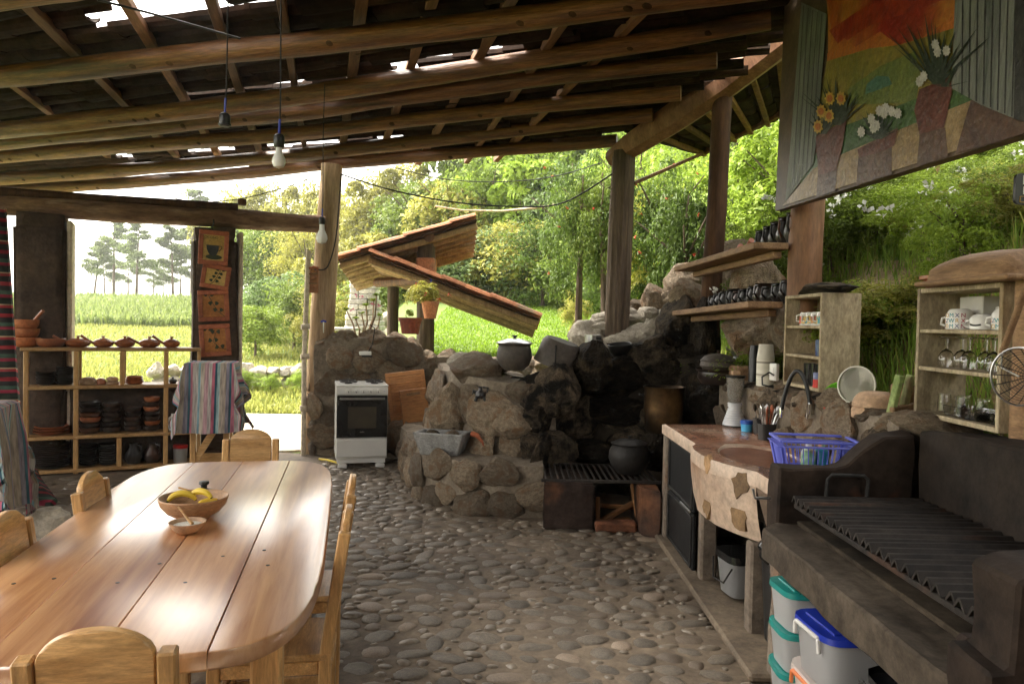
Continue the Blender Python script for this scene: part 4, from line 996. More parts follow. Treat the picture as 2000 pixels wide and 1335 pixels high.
# middle compartments
for i in range(3): one('clay_plate', platep(.165-.006*i, .03), 'clay', sh_at(101, Z[1]+.026*i, .18), 'wide red clay platter, %s of three in the middle left compartment' % ordn(i, 3), 'platter', 'red clay platters')
for k, (px, n, dz, r) in enumerate([(176, 6, .052, .098), (218, 6, .05, .09), (259, 5, .05, .082), (296, 7, .05, .08)]):
    stack(px, Z[1], n, r, dz, ['claydark', 'claydark', 'clay'] if k != 1 else ['claydark'], 'dark clay bowl', ['leftmost', 'second', 'third and shortest', 'rightmost and tallest'][k]+' of four middle stacks', off=.15)
t = thing('white_vase', 'white long necked vase with bird pattern in the right compartment', 'vase', sh_at(338, Z[1], .1))
lpart([(0, 0), (.035, 0), (.042, .03), (.056, .1), (.052, .135), (.022, .155), (.016, .17), (.02, .18), (0, .178)], 'vase', 'whiteceramic', t); MB().tube([V3(-.01, -.0485, .03), V3(-.012, -.058, .09), V3(.004, -.052, .13)], .006, 6).build('painted_bird', 'oldwood', t)
one('dark_bottle', [(0, 0), (.02, 0), (.022, .05), (.012, .075), (.01, .085), (0, .085)], 'blackplastic', sh_at(356, Z[1], .1), 'small dark bottle next to the white vase', 'bottle', n=12)
mat('greenplastic', (.05, .35, .12), (.07, .42, .16), rough=.3, bump=0); mat('yellowplastic', (.7, .55, .05), (.8, .65, .1), rough=.3, bump=0)
t = thing('spray_bottle', 'yellow bottle with green cap beside the striped cloth', 'bottle', sh_at(368, Z[1], .1)); lpart([(0, 0), (.025, 0), (.025, .07), (.012, .09), (0, .09)], 'bottle', 'yellowplastic', t, 12); lpart([(.014, .088), (.02, .095), (.02, .125), (0, .128)], 'cap', 'greenplastic', t, 12)
# bottom compartments
stack(100, Z[0], 12, .165, .019, ['claydark'], 'wide dark clay plate', 'bottom left pile', platep, cat='plate')
stack(172, Z[0], 9, .085, .024, ['clayblack'], 'small black bowl', 'bottom stack right of the second upright')
stack(210, Z[0], 9, .085, .024, ['clayblack'], 'small black bowl', 'bottom stack left of the short upright')
def jug(px, lab, m):
    t = thing('clay_jug', lab, 'jug', sh_at(px, Z[0], .15)); lpart([(0, 0), (.06, 0), (.085, .06), (.08, .11), (.045, .16), (.05, .21), (.044, .21), (.038, .16), (.0, .1)], 'jug', m, t); MB().tube([V3(.045, -.02, .2), V3(.095, -.03, .19), V3(.095, -.03, .12), V3(.078, -.02, .09)], .009, 7).build('handle', m, t)
jug(262, 'round black jug in the bottom compartment, the left one', 'clayblack'); jug(298, 'dark jug with reddish rim in the bottom compartment', 'claydark')
mat('redplastic', (.5, .02, .02), (.6, .04, .03), rough=.3, bump=0)
mat('clearplastic', (.62, .62, .6), (.7, .7, .68), rough=.3, bump=0, vary=.05, trans=.55)
t = thing('storage_jar', 'clear jar with red lid on the bottom shelf', 'jar', sh_at(353, Z[0], .1)); lpart([(0, 0), (.065, 0), (.07, .12), (.07, .15), (0, .15)], 'jar', 'clearplastic', t); lpart([(.075, .148), (.076, .175), (.07, .18), (0, .182)], 'lid', 'redplastic', t)
# ================================================================ PICTURES on the pier
def pp_(px, py):
    d = ray(px, py); o = V3(0, 0, CAMZ); p0 = V3(-3.35, 8.3, 0)-WN*.245; return o+d*((p0-o).dot(WN)/d.dot(WN))
mat('paintblack', (.025, .028, .028), (.06, .065, .06), rough=.5, bump=.1, vary=0); mat('paintorange', (.4, .13, .025), (.55, .24, .06), rough=.6, bump=.2, vary=.05)
def picture(px, py, w, h, rot, lab, kind):
    c = pp_(px, py); k = 8.15/FPX; w, h = w*k, h*k
    t = thing('framed_picture', lab, 'picture', c, math.atan2(WD.y, WD.x), 'pictures hung down the pier'); t.rotation_euler = (R(-2), R(rot), math.atan2(WD.y, WD.x))
    b = .155*w
    for (x, z, a, e) in ((0, h/2-b/2, w, b), (0, -h/2+b/2, w, b), (-w/2+b/2, 0, b, h-2*b-.002), (w/2-b/2, 0, b, h-2*b-.002)):
        MB().box((x, -.012, z), (a, .03, e), .006).build('frame_bar', 'framered', t)
    MB().box((0, 0, 0), (w-2*b+.004, .012, h-2*b+.004), .002).build('canvas', 'canvas' if kind in 'cs' else 'paintorange', t)
    W_, H_ = w-2*b, h-2*b
    def flat(nm, P, m, y=-.0075):
        MB().prism([(x*W_, z*H_) for x, z in P], 0, .0015, Matrix.Translation((0, y, 0)) @ Matrix.Rotation(math.pi/2, 4, 'X')).build(nm, m, t, smooth=False)
    if kind == 'c':
        flat('painted_saucer', [(.4*math.cos(a)+.03, -.36+.1*math.sin(a)) for a in np.linspace(0, 2*math.pi, 18)[:-1]], 'inkgreen')
        flat('painted_cup', [(-.35, .1), (.25, .1), (.25, -.08), (.16, -.26), (-.02, -.32), (-.2, -.26), (-.32, -.08)], 'paintblack', -.0095)
        MB().tube([V3(.25*W_, -.01, .07*H_), V3(.38*W_, -.01, .08*H_), V3(.4*W_, -.01, 0), V3(.27*W_, -.01, -.12*H_)], .004, 6).build('painted_handle', 'inkgreen', t)
        text('OCONO', .036, 'inkgreen', t, (-.46*W_, -.008, .36*H_), (math.pi/2, 0, 0))
    else:
        br = {'s': [(-.2, -.5), (-.05, -.3), (.05, -.05), (.12, .2), (.2, .45)], 'l': [(.5, -.5), (.2, -.25), (.0, .05), (-.2, .45)], 'b': [(.5, -.42), (.2, -.35), (-.1, -.05), (.05, .3), (-.3, .45)]}[kind]
        MB().tube([V3(x*W_, -.008, z*H_) for x, z in br], .0032, 5).build('painted_branch', 'inkgreen', t)
        for i, (x, z) in enumerate(br[1:]):
            for s in (-1, 1):
                a = rnd(0, 6); flat('painted_leaf', [(x+s*.14+.13*math.cos(q+a)*(1 if i_ % 2 else .45), z+.06+.1*math.sin(q+a)) for i_, q in enumerate(np.linspace(0, 6.28, 7)[:-1])], 'inkgreen')
picture(417, 484, 54, 66, 2, 'square picture of a black coffee cup in terracotta frame', 'c')
picture(421, 541, 52, 46, 8, 'small tilted picture of a leaf sprig, second from the top', 's')
picture(417, 597, 56, 60, -3, 'orange picture of a leafy branch, third from the top', 'l')
picture(420, 664, 56, 62, -4, 'lowest picture with a dark branch in terracotta frame', 'b')
hk = pp_(417, 440); tag(MB().tube([V3(0, 0, .06), V3(.01, -.02, .02), V3(-.008, -.02, -.02), V3(.0, 0, -.06)], .01, 6).build('knotted_rope', 'castiron', loc=hk), 'knotted dark rope above the coffee cup picture', 'rope')
# ================================================================ CLOTHS and stands
def drape(name, loc, rz, w, d, h, du, dv, m, label, seed=0, flare=.1):
    U = np.linspace(-(w/2+du), w/2+du, 46); Vv = np.linspace(-(d/2+dv), d/2+dv, 46); v = []; uv = []
    for b_ in Vv:
        for a in U:
            ex = max(0, abs(a)-w/2); ey = max(0, abs(b_)-d/2)
            fx_ = .035*math.sin(b_*17+seed)*min(1, ex*4)+.02*math.sin(b_*31+seed*2)*min(1, ex*3); fy_ = .03*math.sin(a*19+seed)*min(1, ey*4)+.02*math.sin(a*33+2+seed)*min(1, ey*3)
            x = math.copysign(min(abs(a), w/2)+ex*flare+fx_+(.05*ey if ex > 0 else 0), a); y = math.copysign(min(abs(b_), d/2)+ey*flare+fy_+(.05*ex if ey > 0 else 0), b_)
            z = h-math.hypot(ex, ey)*.97 if min(ex, ey) > 0 else h-max(ex, ey)*.985
            z += .004*noise.noise(V3(a*6, b_*6, seed)); v.append((x, y, z)); uv.append((a, b_))
    f = [(j*46+i, j*46+i+1, (j+1)*46+i+1, (j+1)*46+i) for j in range(45) for i in range(45)]
    mb = MB(); mb.add(v, f); o = mb.build(name, m, loc=loc, uv=uv); o.rotation_euler = (0, 0, rz)
    return tag(o, label, 'cloth')
stripemat('cloth', 0, .34, [(0, (.55, .5, .46)), (.08, (.5, .14, .2)), (.15, (.02, .09, .13)), (.2, (.33, .45, .45)), (.27, (.45, .37, .3)), (.42, (.3, .27, .33)), (.5, (.06, .17, .22)), (.55, (.55, .2, .26)), (.6, (.45, .4, .36)), (.74, (.2, .34, .38)), (.8, (.42, .35, .28)), (.9, (.5, .3, .32))])
stripemat('cloth_b', 1, .34, [(0, (.55, .5, .46)), (.08, (.5, .14, .2)), (.15, (.02, .09, .13)), (.2, (.33, .45, .45)), (.27, (.45, .37, .3)), (.42, (.3, .27, .33)), (.5, (.06, .17, .22)), (.55, (.55, .2, .26)), (.6, (.45, .4, .36)), (.74, (.2, .34, .38)), (.8, (.42, .35, .28)), (.9, (.5, .3, .32))])
stripemat('cloth_red', 1, .26, [(0, (.3, .02, .03)), (.12, (.02, .02, .02)), (.3, (.35, .03, .04)), (.38, (.4, .3, .18)), (.42, (.02, .03, .02)), (.62, (.3, .02, .05)), (.72, (.05, .1, .07)), (.85, (.02, .02, .02))], weave=40)
s1 = at(425, 958, z=0); s1 = V3(-2.72, 6.75, 0)
st = thing('wooden_stand', 'tall orange wooden stand under the striped cloth', 'stand', s1, R(14))
for x in (-.14, .14):
    for y in (-.12, .12): MB().box((x, y, .585), (.05, .05, 1.17), .006).build('leg', 'pine_v', st)
MB().box((0, 0, 1.15), (.38, .34, .035), .006).build('top', 'pine', st)
for z in (.25, .7): MB().box((0, .1, z), (.28, .02, .18), .004).build('panel', 'pine', st)
MB().bar((-.13, -.12, .3), (.13, -.12, .75), .02, .06).build('brace', 'pine', st)
drape('striped_cloth', s1, R(14), .42, .4, 1.19, .3, .62, 'cloth', 'striped woven cloth hung over the wooden stand by the doorway', 1, .16)
s2 = V3(-3.72, 5.0, 0)
st2 = thing('wooden_stand', 'hidden wooden stand under the striped cloth at the left edge', 'stand', s2, R(20))
for x in (-.2, .2):
    for y in (-.2, .2): MB().box((x, y, .46), (.05, .05, .92), .006).build('leg', 'pine_v', st2)
MB().box((0, 0, .935), (.5, .5, .03), .006).build('top', 'pine', st2)
drape('striped_cloth', s2, R(20), .56, .54, .975, .75, .72, 'cloth_b', 'striped woven cloth hanging from the stand at the left edge', 4, .06)
# hanging red textile at the far left and its folded end on the floor
v = []; uv = []; A, B = at(-60, 470, y=6.3), at(2, 440, y=6.3)
for j in range(40):
    u = j/39; z = 2.45-u*2.4; wdt = .5+.35*u
    for i in range(24):
        s_ = i/23; xx = -4.37+wdt*(s_-.5)+.05*u; v.append((xx, 6.05+.05*math.sin(s_*16+u)+.02*math.sin(s_*37), z)); uv.append((s_*wdt, z))
mb = MB(); mb.add(v, [(j*24+i, j*24+i+1, (j+1)*24+i+1, (j+1)*24+i) for j in range(39) for i in range(23)])
tag(mb.build('woven_curtain', 'cloth_red', uv=uv), 'red and black woven curtain hanging at the left edge', 'curtain')
p0 = at(100, 985, z=0); mb = MB(); P = [p0+V3(-.45, .3, .25), p0+V3(-.25, .12, .14), p0+V3(-.06, .0, .06), p0+V3(.06, -.06, .035)]
mb.tube(P, [.1, .085, .065, .03], 12, wob=.3)
tag(mb.build('folded_blanket', 'cloth_red', uv=[(q[0]*1.0, q[2]+q[1]) for q in mb.v]), 'end of a red woven blanket lying on the cobbled floor', 'blanket')
p0 = at(92, 1062, z=.0); o = one('stone_jar', [(0, 0), (.09, 0), (.13, .05), (.15, .12), (.13, .19), (.08, .22), (.075, .235), (.06, .235), (.0, .2)], M['stone_pale'], p0+V3(-.02, .05, 0), 'round grey stoneware jar on the floor behind the left chairs', 'jar')
# ================================================================ GAS COOKER
SR = R(15); sv = thing('gas_cooker', 'white freestanding gas cooker with black oven door', 'cooker', V3(-1.6, 7.98, 0), SR)
mat('ovenglass', (.03, .026, .02), (.07, .058, .04), rough=.12, scale=3, bump=0, vary=0, c3=(.1, .085, .05))
SW, SD, SH = .545, .55, .905
mb = MB().box((0, SD/2, .49), (SW, SD-.02, .78), .008); mb.build('body', 'white_enamel', sv)
MB().box((0, SD/2-.005, .89), (SW+.008, SD+.01, .022), .006).build('hob', 'white_enamel', sv)
MB().box((0, -.002, .835), (SW, .035, .085), .006).build('control_panel', 'white_enamel', sv)
dr = MB().box((0, -.008, .56), (SW-.012, .04, .45), .006).build('oven_door', 'blackgloss', sv)
MB().box((.0, -.0295, .55), (.3, .004, .23), .002).build('oven_window', 'ovenglass', dr)
MB().tube([V3(-.23, -.03, .755), V3(-.23, -.055, .755), V3(.23, -.055, .755), V3(.23, -.03, .755)], .011, 8).build('door_handle', 'steel', dr)
text('mabe', .022, 'steel', dr, (0, -.0292, .39), (math.pi/2, 0, 0), 'CENTER')
MB().box((0, -.008, .225), (SW-.012, .036, .2), .006).build('drawer', 'white_enamel', sv); MB().box((0, -.028, .3), (SW-.06, .006, .008), .002).build('drawer_ridge', 'white_enamel', sv)
MB().box((0, SD/2, .08), (SW-.03, SD-.06, .06), .004).build('base', 'white_enamel', sv)
for x in (-.2, .2):
    for y in (.02, SD-.08): MB().box((x, y, .025), (.1, .07, .05), .012).build('foot', 'white_enamel', sv)
for i in range(5):
    k = MB().lathe([(.024, 0), (.026, .004), (.02, .008), (.019, .02), (0, .021)], 18, X=Matrix.Rotation(math.pi/2, 4, 'X')).build('knob', 'white_enamel', sv, loc=(-.15+i*.078, -.02, .835)); MB().box((.003, -.023, -.008), (.006, .005, .022), .001, (0, R(-15), 0)).build('knob_mark', 'blackplastic', k)
MB().lathe([(.01, 0), (.009, .006), (0, .006)], 12, X=Matrix.Rotation(math.pi/2, 4, 'X')).build('igniter_button', 'steel', sv, loc=(.235, -.02, .835))
for x in (-.14, .14):
    for y in (.15, .4):
        g = MB()
        for a in range(4): q = a*math.pi/2; g.bar((.02*math.cos(q), .02*math.sin(q), .025), (.095*math.cos(q), .095*math.sin(q), .025), .008, .008, .001)
        g.tube([V3(.09*math.cos(a), .09*math.sin(a), .02) for a in np.linspace(0, 2*math.pi, 20)[:-1]], .005, 6, closed=True)
        g.build('pan_support', 'castiron', sv, loc=(x, y, .9)); MB().lathe([(.04, 0), (.04, .012), (.025, .018), (0, .018)], 16).build('burner', 'castiron', sv, loc=(x, y, .9))
ys_ = at(612, 890, z=0)
tag(MB().tube([V3(0, 0, .02), V3(.12, -.1, .03), V3(.3, -.25, .02)], .012, 7).build('gas_hose', 'yellowplastic', loc=V3(-2.15, 8.35, 0)), 'yellow gas hose on the floor beside the cooker', 'hose')
# cutting boards leaning on the wall
mat('board', (.36, .14, .045), (.52, .25, .09), rough=.45, scale=2, stretch=(1.5, 8, 8), bump=.15, vary=.12)
def cboard(px0, py0, px1, py1, dep, lab, groove, w_, tilt):
    a = at((px0+px1)/2, py1, y=dep); h = (py1-py0)*dep/FPX; w = w_*dep/FPX
    t = thing('cutting_board', lab, 'cutting board', a, R(16), 'boards leaning on the rubble wall'); t.rotation_euler = (R(-14), R(tilt), R(14))
    MB().box((0, 0, h/2), (w, .022, h), .008).build('board', 'board', t)
    if groove:
        MB().box((0, -.012, h*.5), (w*.8, .006, h*.86), .003).build('raised_panel', 'board', t)
        for z in (.93, .8): MB().box((0, -.013, h*z), (w*.84, .012, .014), .003).build('rail', 'board', t)
    else: MB().box((0, -.0115, h*.88), (w*.5, .003, .03), .001).build('hand_slot', 'oldwood', t)
zb = .47
cboard(764, 722, 845, 838, 8.5, 'framed orange cutting board, the rearmost of the leaning boards', True, 78, -7)
cboard(784, 758, 848, 838, 8.38, 'plain orange cutting board leaning in front', False, 54, -7)
sh_b = thing('stone_ledge', 'stone ledge under the leaning cutting boards', 'ledge', V3(-.98, 8.5, 0))
for i in range(5): stone(sh_b, V3(-.25+i*.12, rnd(-.1, .05), .25), .14, .2, .24, None, rnd(0, 3), 'stone')
# stone trough on the hearth bench
tp = V3(-.6, 6.56, .425); tr = thing('stone_trough', 'grey rectangular grinding stone trough on the hearth bench', 'trough', tp, R(-14))
mat('basalt', (.17, .165, .155), (.36, .35, .33), rough=.95, scale=14, bump=.9, bscale=40, vary=.05, detail=10)
v = [(-.17, -.1, 0), (.17, -.1, 0), (.17, .1, 0), (-.17, .1, 0), (-.235, -.14, .2), (.235, -.14, .2), (.235, .14, .2), (-.235, .14, .2), (-.2, -.11, .2), (.2, -.11, .2), (.2, .11, .2), (-.2, .11, .2), (-.14, -.07, .1), (.14, -.07, .1), (.14, .07, .1), (-.14, .07, .1)]
f = [(3, 2, 1, 0)]+[(i, (i+1) % 4, 4+(i+1) % 4, 4+i) for i in range(4)]+[(4+i, 4+(i+1) % 4, 8+(i+1) % 4, 8+i) for i in range(4)]+[(8+i, 8+(i+1) % 4, 12+(i+1) % 4, 12+i) for i in range(4)]+[(12, 13, 14, 15)]
mb = MB(); mb.add(v, f); tr_o = mb.build('trough', 'basalt', tr, smooth=False)
bv = tr_o.modifiers.new('b', 'BEVEL'); bv.width = .012; bv.segments = 2
o = stone(None, tp+V3(-.08, .0, .17), .07, .045, .05, None, .3, 'stone_half', 'grinding_stone'); tag(o, 'smooth dark grinding stone resting in the trough', 'stone')
o = stone(None, tp+V3(.08, .02, .165), .075, .05, .05, None, .8, 'stone', 'grinding_stone'); tag(o, 'pale grinding stone at the right end of the trough', 'stone')
tag(MB().tube([V3(0, 0, 0), V3(.05, -.02, -.01), V3(.1, -.01, -.07), V3(.11, -.03, -.1)], [.025, .02, .014, .006], 8, wob=.3).build('carved_wood', 'framered', loc=V3(-.34, 6.5, .62)), 'twisted red brown carved wood piece beside the trough', 'ornament')
# black animal figurine
fp = at(938, 783, y=6.6); fg = thing('clay_figurine', 'black clay animal jug on the hearth shoulder', 'figurine', fp)
MB().lathe([(0, .02), (.03, .025), (.05, .05), (.045, .08), (.02, .095), (.016, .12), (.028, .13), (.02, .13), (0, .11)], 18).build('body', 'clayblack', fg)
MB().tube([V3(-.03, 0, .07), V3(-.065, 0, .085), V3(-.07, 0, .06)], [.022, .018, .006], 8).build('snout', 'clayblack', fg); MB().tube([V3(.02, 0, .125), V3(.065, 0, .12), V3(.06, 0, .07), V3(.042, 0, .05)], .009, 7).build('handle', 'clayblack', fg)
for x, y in ((-.03, -.02), (.03, -.02), (-.03, .02), (.03, .02)): MB().tube([V3(x, y, .045), V3(x*1.5, y*1.3, 0)], [.012, .015], 7).build('foot', 'clayblack', fg)
# pots on the hearth top
pp0 = at(1004, 722, y=6.85); p_ = thing('clay_pot', 'round dark clay pot with shiny steel lid on the hearth', 'pot', pp0)
mat('claybrown', (.045, .035, .028), (.11, .088, .07), rough=.6, scale=5, bump=.2, vary=.05)
lpart([(0, 0), (.09, 0), (.14, .05), (.165, .12), (.155, .19), (.145, .22), (.16, .245), (.15, .245), (0, .2)], 'pot', 'claybrown', p_, 36)
lpart([(.165, .243), (.17, .25), (.15, .262), (.08, .285), (.02, .292)], 'lid', 'steel', p_, 36); lpart([(.012, .29), (.012, .302), (.026, .308), (.024, .32), (0, .322)], 'knob', 'blackplastic', p_, 14)
pp0 = at(1083, 712, y=6.85); p_ = thing('upturned_pot', 'grey black cast pot lying on its side next to the lidded pot', 'pot', pp0); p_.rotation_euler = (R(10), R(16), R(10))
lpart([(.0, .235), (.15, .235), (.18, .2), (.19, .08), (.2, .02), (.205, 0), (.19, 0), (.17, .06)][::-1], 'pot', 'claybrown', p_, 32)
MB().tube([V3(-.06, -.2, .04), V3(-.06, -.235, .04), V3(.0, -.235, .03), V3(.0, -.2, .03)], .011, 7).build('handle', 'castiron', p_); MB().tube([V3(-.09, -.17, .2), V3(-.07, -.205, .12), V3(-.05, -.21, .05)], .008, 7).build('rib', 'castiron', p_)
pp0 = at(1158, 676, y=7.1); p_ = thing('steel_pan', 'small shiny steel pan behind the black boulder', 'pan', pp0); lpart([(0, 0), (.075, 0), (.08, .11), (.078, .11), (.072, .01), (0, .008)], 'pan', 'steel', p_); MB().box((.045, -.077, .08), (.05, .012, .03), .004).build('label_plate', 'blackplastic', p_)
one('clay_bowl', bowlp(.115, .1, .01, .6), 'clayblack', at(1212, 692, y=7.05), 'black clay bowl between the boulders of the hearth', 'bowl', rot=(R(8), R(-6), 0))
# copper pot and black pot in the recess
mat('copper', (.1, .05, .02), (.3, .17, .065), rough=.38, scale=3, bump=.15, vary=0, metal=.75, c3=(.03, .02, .012), c3p=.5)
pp0 = V3(1.3, 6.3, .7); p_ = thing('copper_pot', 'tall battered copper pot without lid behind the counter', 'pot', pp0); lpart([(0, 0), (.14, 0), (.155, .02), (.165, .2), (.165, .36), (.178, .385), (.17, .385), (.155, .36), (.15, .1), (0, .05)], 'pot', 'copper', p_, 36); MB().tube([V3(-.165, 0, .3), V3(-.2, 0, .31), V3(-.2, .05, .31), V3(-.16, .05, .3)], .008, 7).build('handle', 'castiron', p_)
stone(hearth, V3(1.3, 6.3, .55)-oh, .26, .2, .17, None, 0, 'stone_soot')
pp0 = at(1228, 926, y=6.0); pp0.z = .4; p_ = thing('black_pot', 'big round black cooking pot with lid on the iron grate', 'pot', pp0)
lpart([(0, 0), (.09, .0), (.14, .05), (.168, .12), (.162, .18), (.14, .225), (.13, .235), (0, .23)], 'pot', 'castiron', p_, 36); lpart([(.145, .235), (.15, .245), (.1, .268), (.03, .278), (.012, .28), (.012, .295), (.02, .302), (0, .305)], 'lid', 'castiron', p_, 36); MB().tube([V3(.155, -.03, .17), V3(.19, -.03, .18), V3(.19, .03, .18), V3(.155, .03, .17)], .008, 7).build('handle', 'castiron', p_)
# wall light switch box
wp = at(712, 691, y=8.62); wb = thing('wall_socket', 'small white and black socket box on the rubble wall', 'socket', wp, R(18)); MB().box((0, -.06, .012), (.14, .05, .045), .008).build('cover', 'white_enamel', wb); MB().box((.02, -.058, -.022), (.12, .055, .022), .006).build('base', 'blackplastic', wb)
tag(MB().tube([V3(.04, 0, 0), V3(.1, .0, .12), V3(.12, .02, .3), V3(.06, .05, .34)], .006, 6).build('socket_wire', 'castiron', loc=wp+V3(0, -.05, 0)), 'thin black wire looping up from the wall socket', 'wire')
# ================================================================ SHELVES between the right posts
def plank(name, a, b, dep, th, lab):
    d = (b-a); L = d.length; t = thing(name, lab, 'shelf', a); t.rotation_euler = d.to_track_quat('Y', 'Z').to_euler()
    MB().box((dep/2, L/2, -th/2), (dep, L, th), .006).build('board', 'oldwood', t); MB().box((.05, L/2, -th-.03), (.06, L*.94, .05), .006).build('bearer', 'oldwood', t); return t
ua, ub = at(1366, 522, y=7.0), at(1541, 474, y=5.0); la, lb = at(1362, 608, y=7.02), at(1530, 589, y=5.02)
plank('wall_shelf', ua, ub, .24, .045, 'upper weathered wooden shelf between the dark and reddish posts'); plank('wall_shelf', la, lb, .24, .045, 'lower weathered wooden shelf between the dark and reddish posts')
def sjug(pos, r, h, lab, m='clayblack', rz=0):
    t = thing('clay_jug', lab, 'jug', pos, rz, 'black clay jugs on the post shelves')
    lpart([(0, 0), (r*.62, 0), (r*.98, h*.3), (r, h*.45), (r*.72, h*.78), (r*.66, h*.86), (r*.86, h), (r*.8, h), (r*.55, h*.8), (0, h*.4)], 'jug', m, t, 20)
    MB().tube([V3(-r*.7, 0, h*.9), V3(-r*1.35, 0, h*.86), V3(-r*1.45, 0, h*.55), V3(-r*.95, 0, h*.3)], r*.1, 7).build('handle', m, t)
nums = ['first', 'second', 'third', 'fourth', 'fifth', 'sixth', 'seventh', 'eighth', 'ninth', 'tenth', 'eleventh']
for i in range(11):
    u = .13+i*.081; p = la.lerp(lb, u)+V3(.1, 0, .001); sjug(p, .078+.006*(i % 3), .135+.01*(i % 4), '%s black jug from the left on the lower shelf' % nums[i], ['clayblack', 'claydark'][i in (4, 7)], R(35))
for i in range(5):
    u = .66+i*.07; p = ua.lerp(ub, u)+V3(.1, 0, .001); sjug(p, .085, .17+.012*i, '%s dark jug from the left on the upper shelf' % nums[i], ['clayblack', 'clayblack', 'clayblack', 'claydark', 'clayblack'][i], R(40))
for i, (u, l_) in enumerate([(.18, .34), (.3, .4), (.42, .36)]):
    p = ua.lerp(ub, u)+V3(.08, 0, .02); tag(MB().tube([V3(0, .15, 0), V3(0, -.1, .02), V3(.02, -.24, .07+.02*i)], [.02, .015, .025], 7, wob=.2).build('wooden_tool', 'framered', loc=p), ['first and flattest', 'second', 'third and most upright'][i]+' red wooden tool lying on the upper shelf', 'tool', 'wooden tools on the upper shelf')
# ================================================================ ON THE RUBBLE WALL
WT = 1.19
def ow(px, py, x=1.9, z=None): p = at(px, py, x=x); return V3(p.x, p.y, z if z is not None else p.z)
p0 = at(1402, 742, y=6.1); p0.z = 1.13; q = thing('clay_casserole', 'wide brown clay casserole at the bottom of the lidded stack', 'casserole', p0); lpart([(0, 0), (.13, 0), (.165, .05), (.16, .1), (.185, .125), (.175, .125), (.15, .1), (0, .03)], 'casserole', 'claydark', q, 32)
q = thing('clay_casserole', 'grey brown lidded clay dish on top of the wide casserole', 'casserole', p0+V3(0, 0, .115)); lpart([(0, 0), (.12, 0), (.148, .035), (.14, .07), (0, .07)], 'dish', 'claybrown', q, 32); l_ = lpart([(.142, .07), (.148, .078), (.11, .115), (.04, .135), (0, .138)], 'lid', 'claybrown', q, 32); lpart([(.012, .135), (.014, .15), (.02, .16), (0, .165)], 'knob', 'claydark', l_, 12)
p0 = at(1438, 742, y=6.2); p0.z = 1.15; q = thing('coffee_grinder', 'shiny metal hand grinder behind the clay dishes', 'grinder', p0); lpart([(0, 0), (.03, 0), (.015, .05), (.02, .12), (.045, .15), (.05, .19), (.03, .2), (.055, .25), (.05, .25), (0, .2)], 'grinder', 'steel', q, 18); MB().tube([V3(0, 0, .26), V3(-.09, 0, .265), V3(-.09, 0, .29)], .007, 6).build('crank', 'steel', q)
tag(lumpy(MB().box((0, 0, .07), (.26, .22, .13), .02), .008).build('wood_block', 'oldwood', loc=V3(1.87, 5.85, 1.16)), 'dark wooden block behind the blender jar', 'block')
def cupstack(px, py, x, n, r0, dz, h, m, what, grp, bands=None):
    p = at(px, py, x=x); p.z = WT-.005
    for i in range(n):
        o = one('plastic_cup' if m == 'blackplastic' else 'paper_cup', [(r0*.78, h), (r0, 0), (r0-.002, 0), (r0*.76, h-.003), (0, h-.004)][::-1], (bands[i] if bands else m), p+V3(0, 0, i*dz), '%s, %s in the %s' % (what, 'topmost' if i == n-1 else 'lowest' if i == 0 else 'one of those between', grp), 'cup', grp, n=18)
        o.data.update()
cupstack(1472, 752, 1.86, 11, .042, .018, .1, 'blackplastic', 'black plastic tumbler', 'slim dark cup stack')
mat('papercup', (.62, .58, .48), (.75, .71, .6), rough=.6, bump=.05, vary=.03); mat('cupband', (.25, .22, .17), (.33, .3, .24), rough=.6, bump=.05)
cupstack(1494, 752, 1.82, 16, .062, .0125, .11, 'papercup', 'cream paper cup', 'wide pale cup stack', ['cupband' if i in (6, 13) else 'papercup' for i in range(16)])
p0 = at(1512, 735, x=1.74); q = thing('socket_board', 'white electric socket plate at the foot of the crate shelf', 'socket', p0, R(-70)); MB().box((0, 0, .03), (.07, .03, .115), .006).build('plate', 'white_enamel', q); MB().box((0, -.017, .035), (.03, .006, .06), .002).build('outlet', 'whiteceramic', q)
tag(MB().tube([V3(-.01, 0, .01), V3(-.05, -.03, .03), V3(-.1, -.04, .0), V3(-.1, -.05, -.05), V3(-.06, -.05, -.06), V3(-.03, -.05, -.06)], [.006]*5+[.014], 7).build('power_plug', 'blackplastic', loc=p0+V3(0, -.02, 0)), 'black plug and cord by the white socket plate', 'cord')
# crate shelves
def crate(name, y0, y1, x0, z0, z1, dep, shelves, back, lab, m='greywood'):
    t = thing(name, lab, 'crate shelf', V3(x0, (y0+y1)/2, z0)); L = y1-y0; H = z1-z0; th = .022
    for s in (-1, 1): MB().box((dep/2, s*(L/2-th/2), H/2), (dep, th, H), .003).build('side_panel', m, t)
    for z in (th/2, H-th/2): MB().box((dep/2, 0, z), (dep-.004, L-2*th-.002, th), .003).build('end_panel', m, t)
    for z in shelves: MB().box((dep/2-.01, 0, z), (dep-.03, L-2*th-.002, .018), .003).build('shelf', m, t)
    if back:
        for k in range(4): MB().box((dep-.007, 0, H*(k+.5)/4), (.012, L-2*th-.004, H/4-.004), .002).build('back_slat', 'oldwood', t)
    return t
crate('crate_shelf', 4.38, 4.97, 1.82, 1.225, 1.815, .235, (.2, .385), True, 'pale upright crate shelf with a blank side beside the faucet')
XC = 1.86
def in1(y, z): return V3(1.9, y, z)
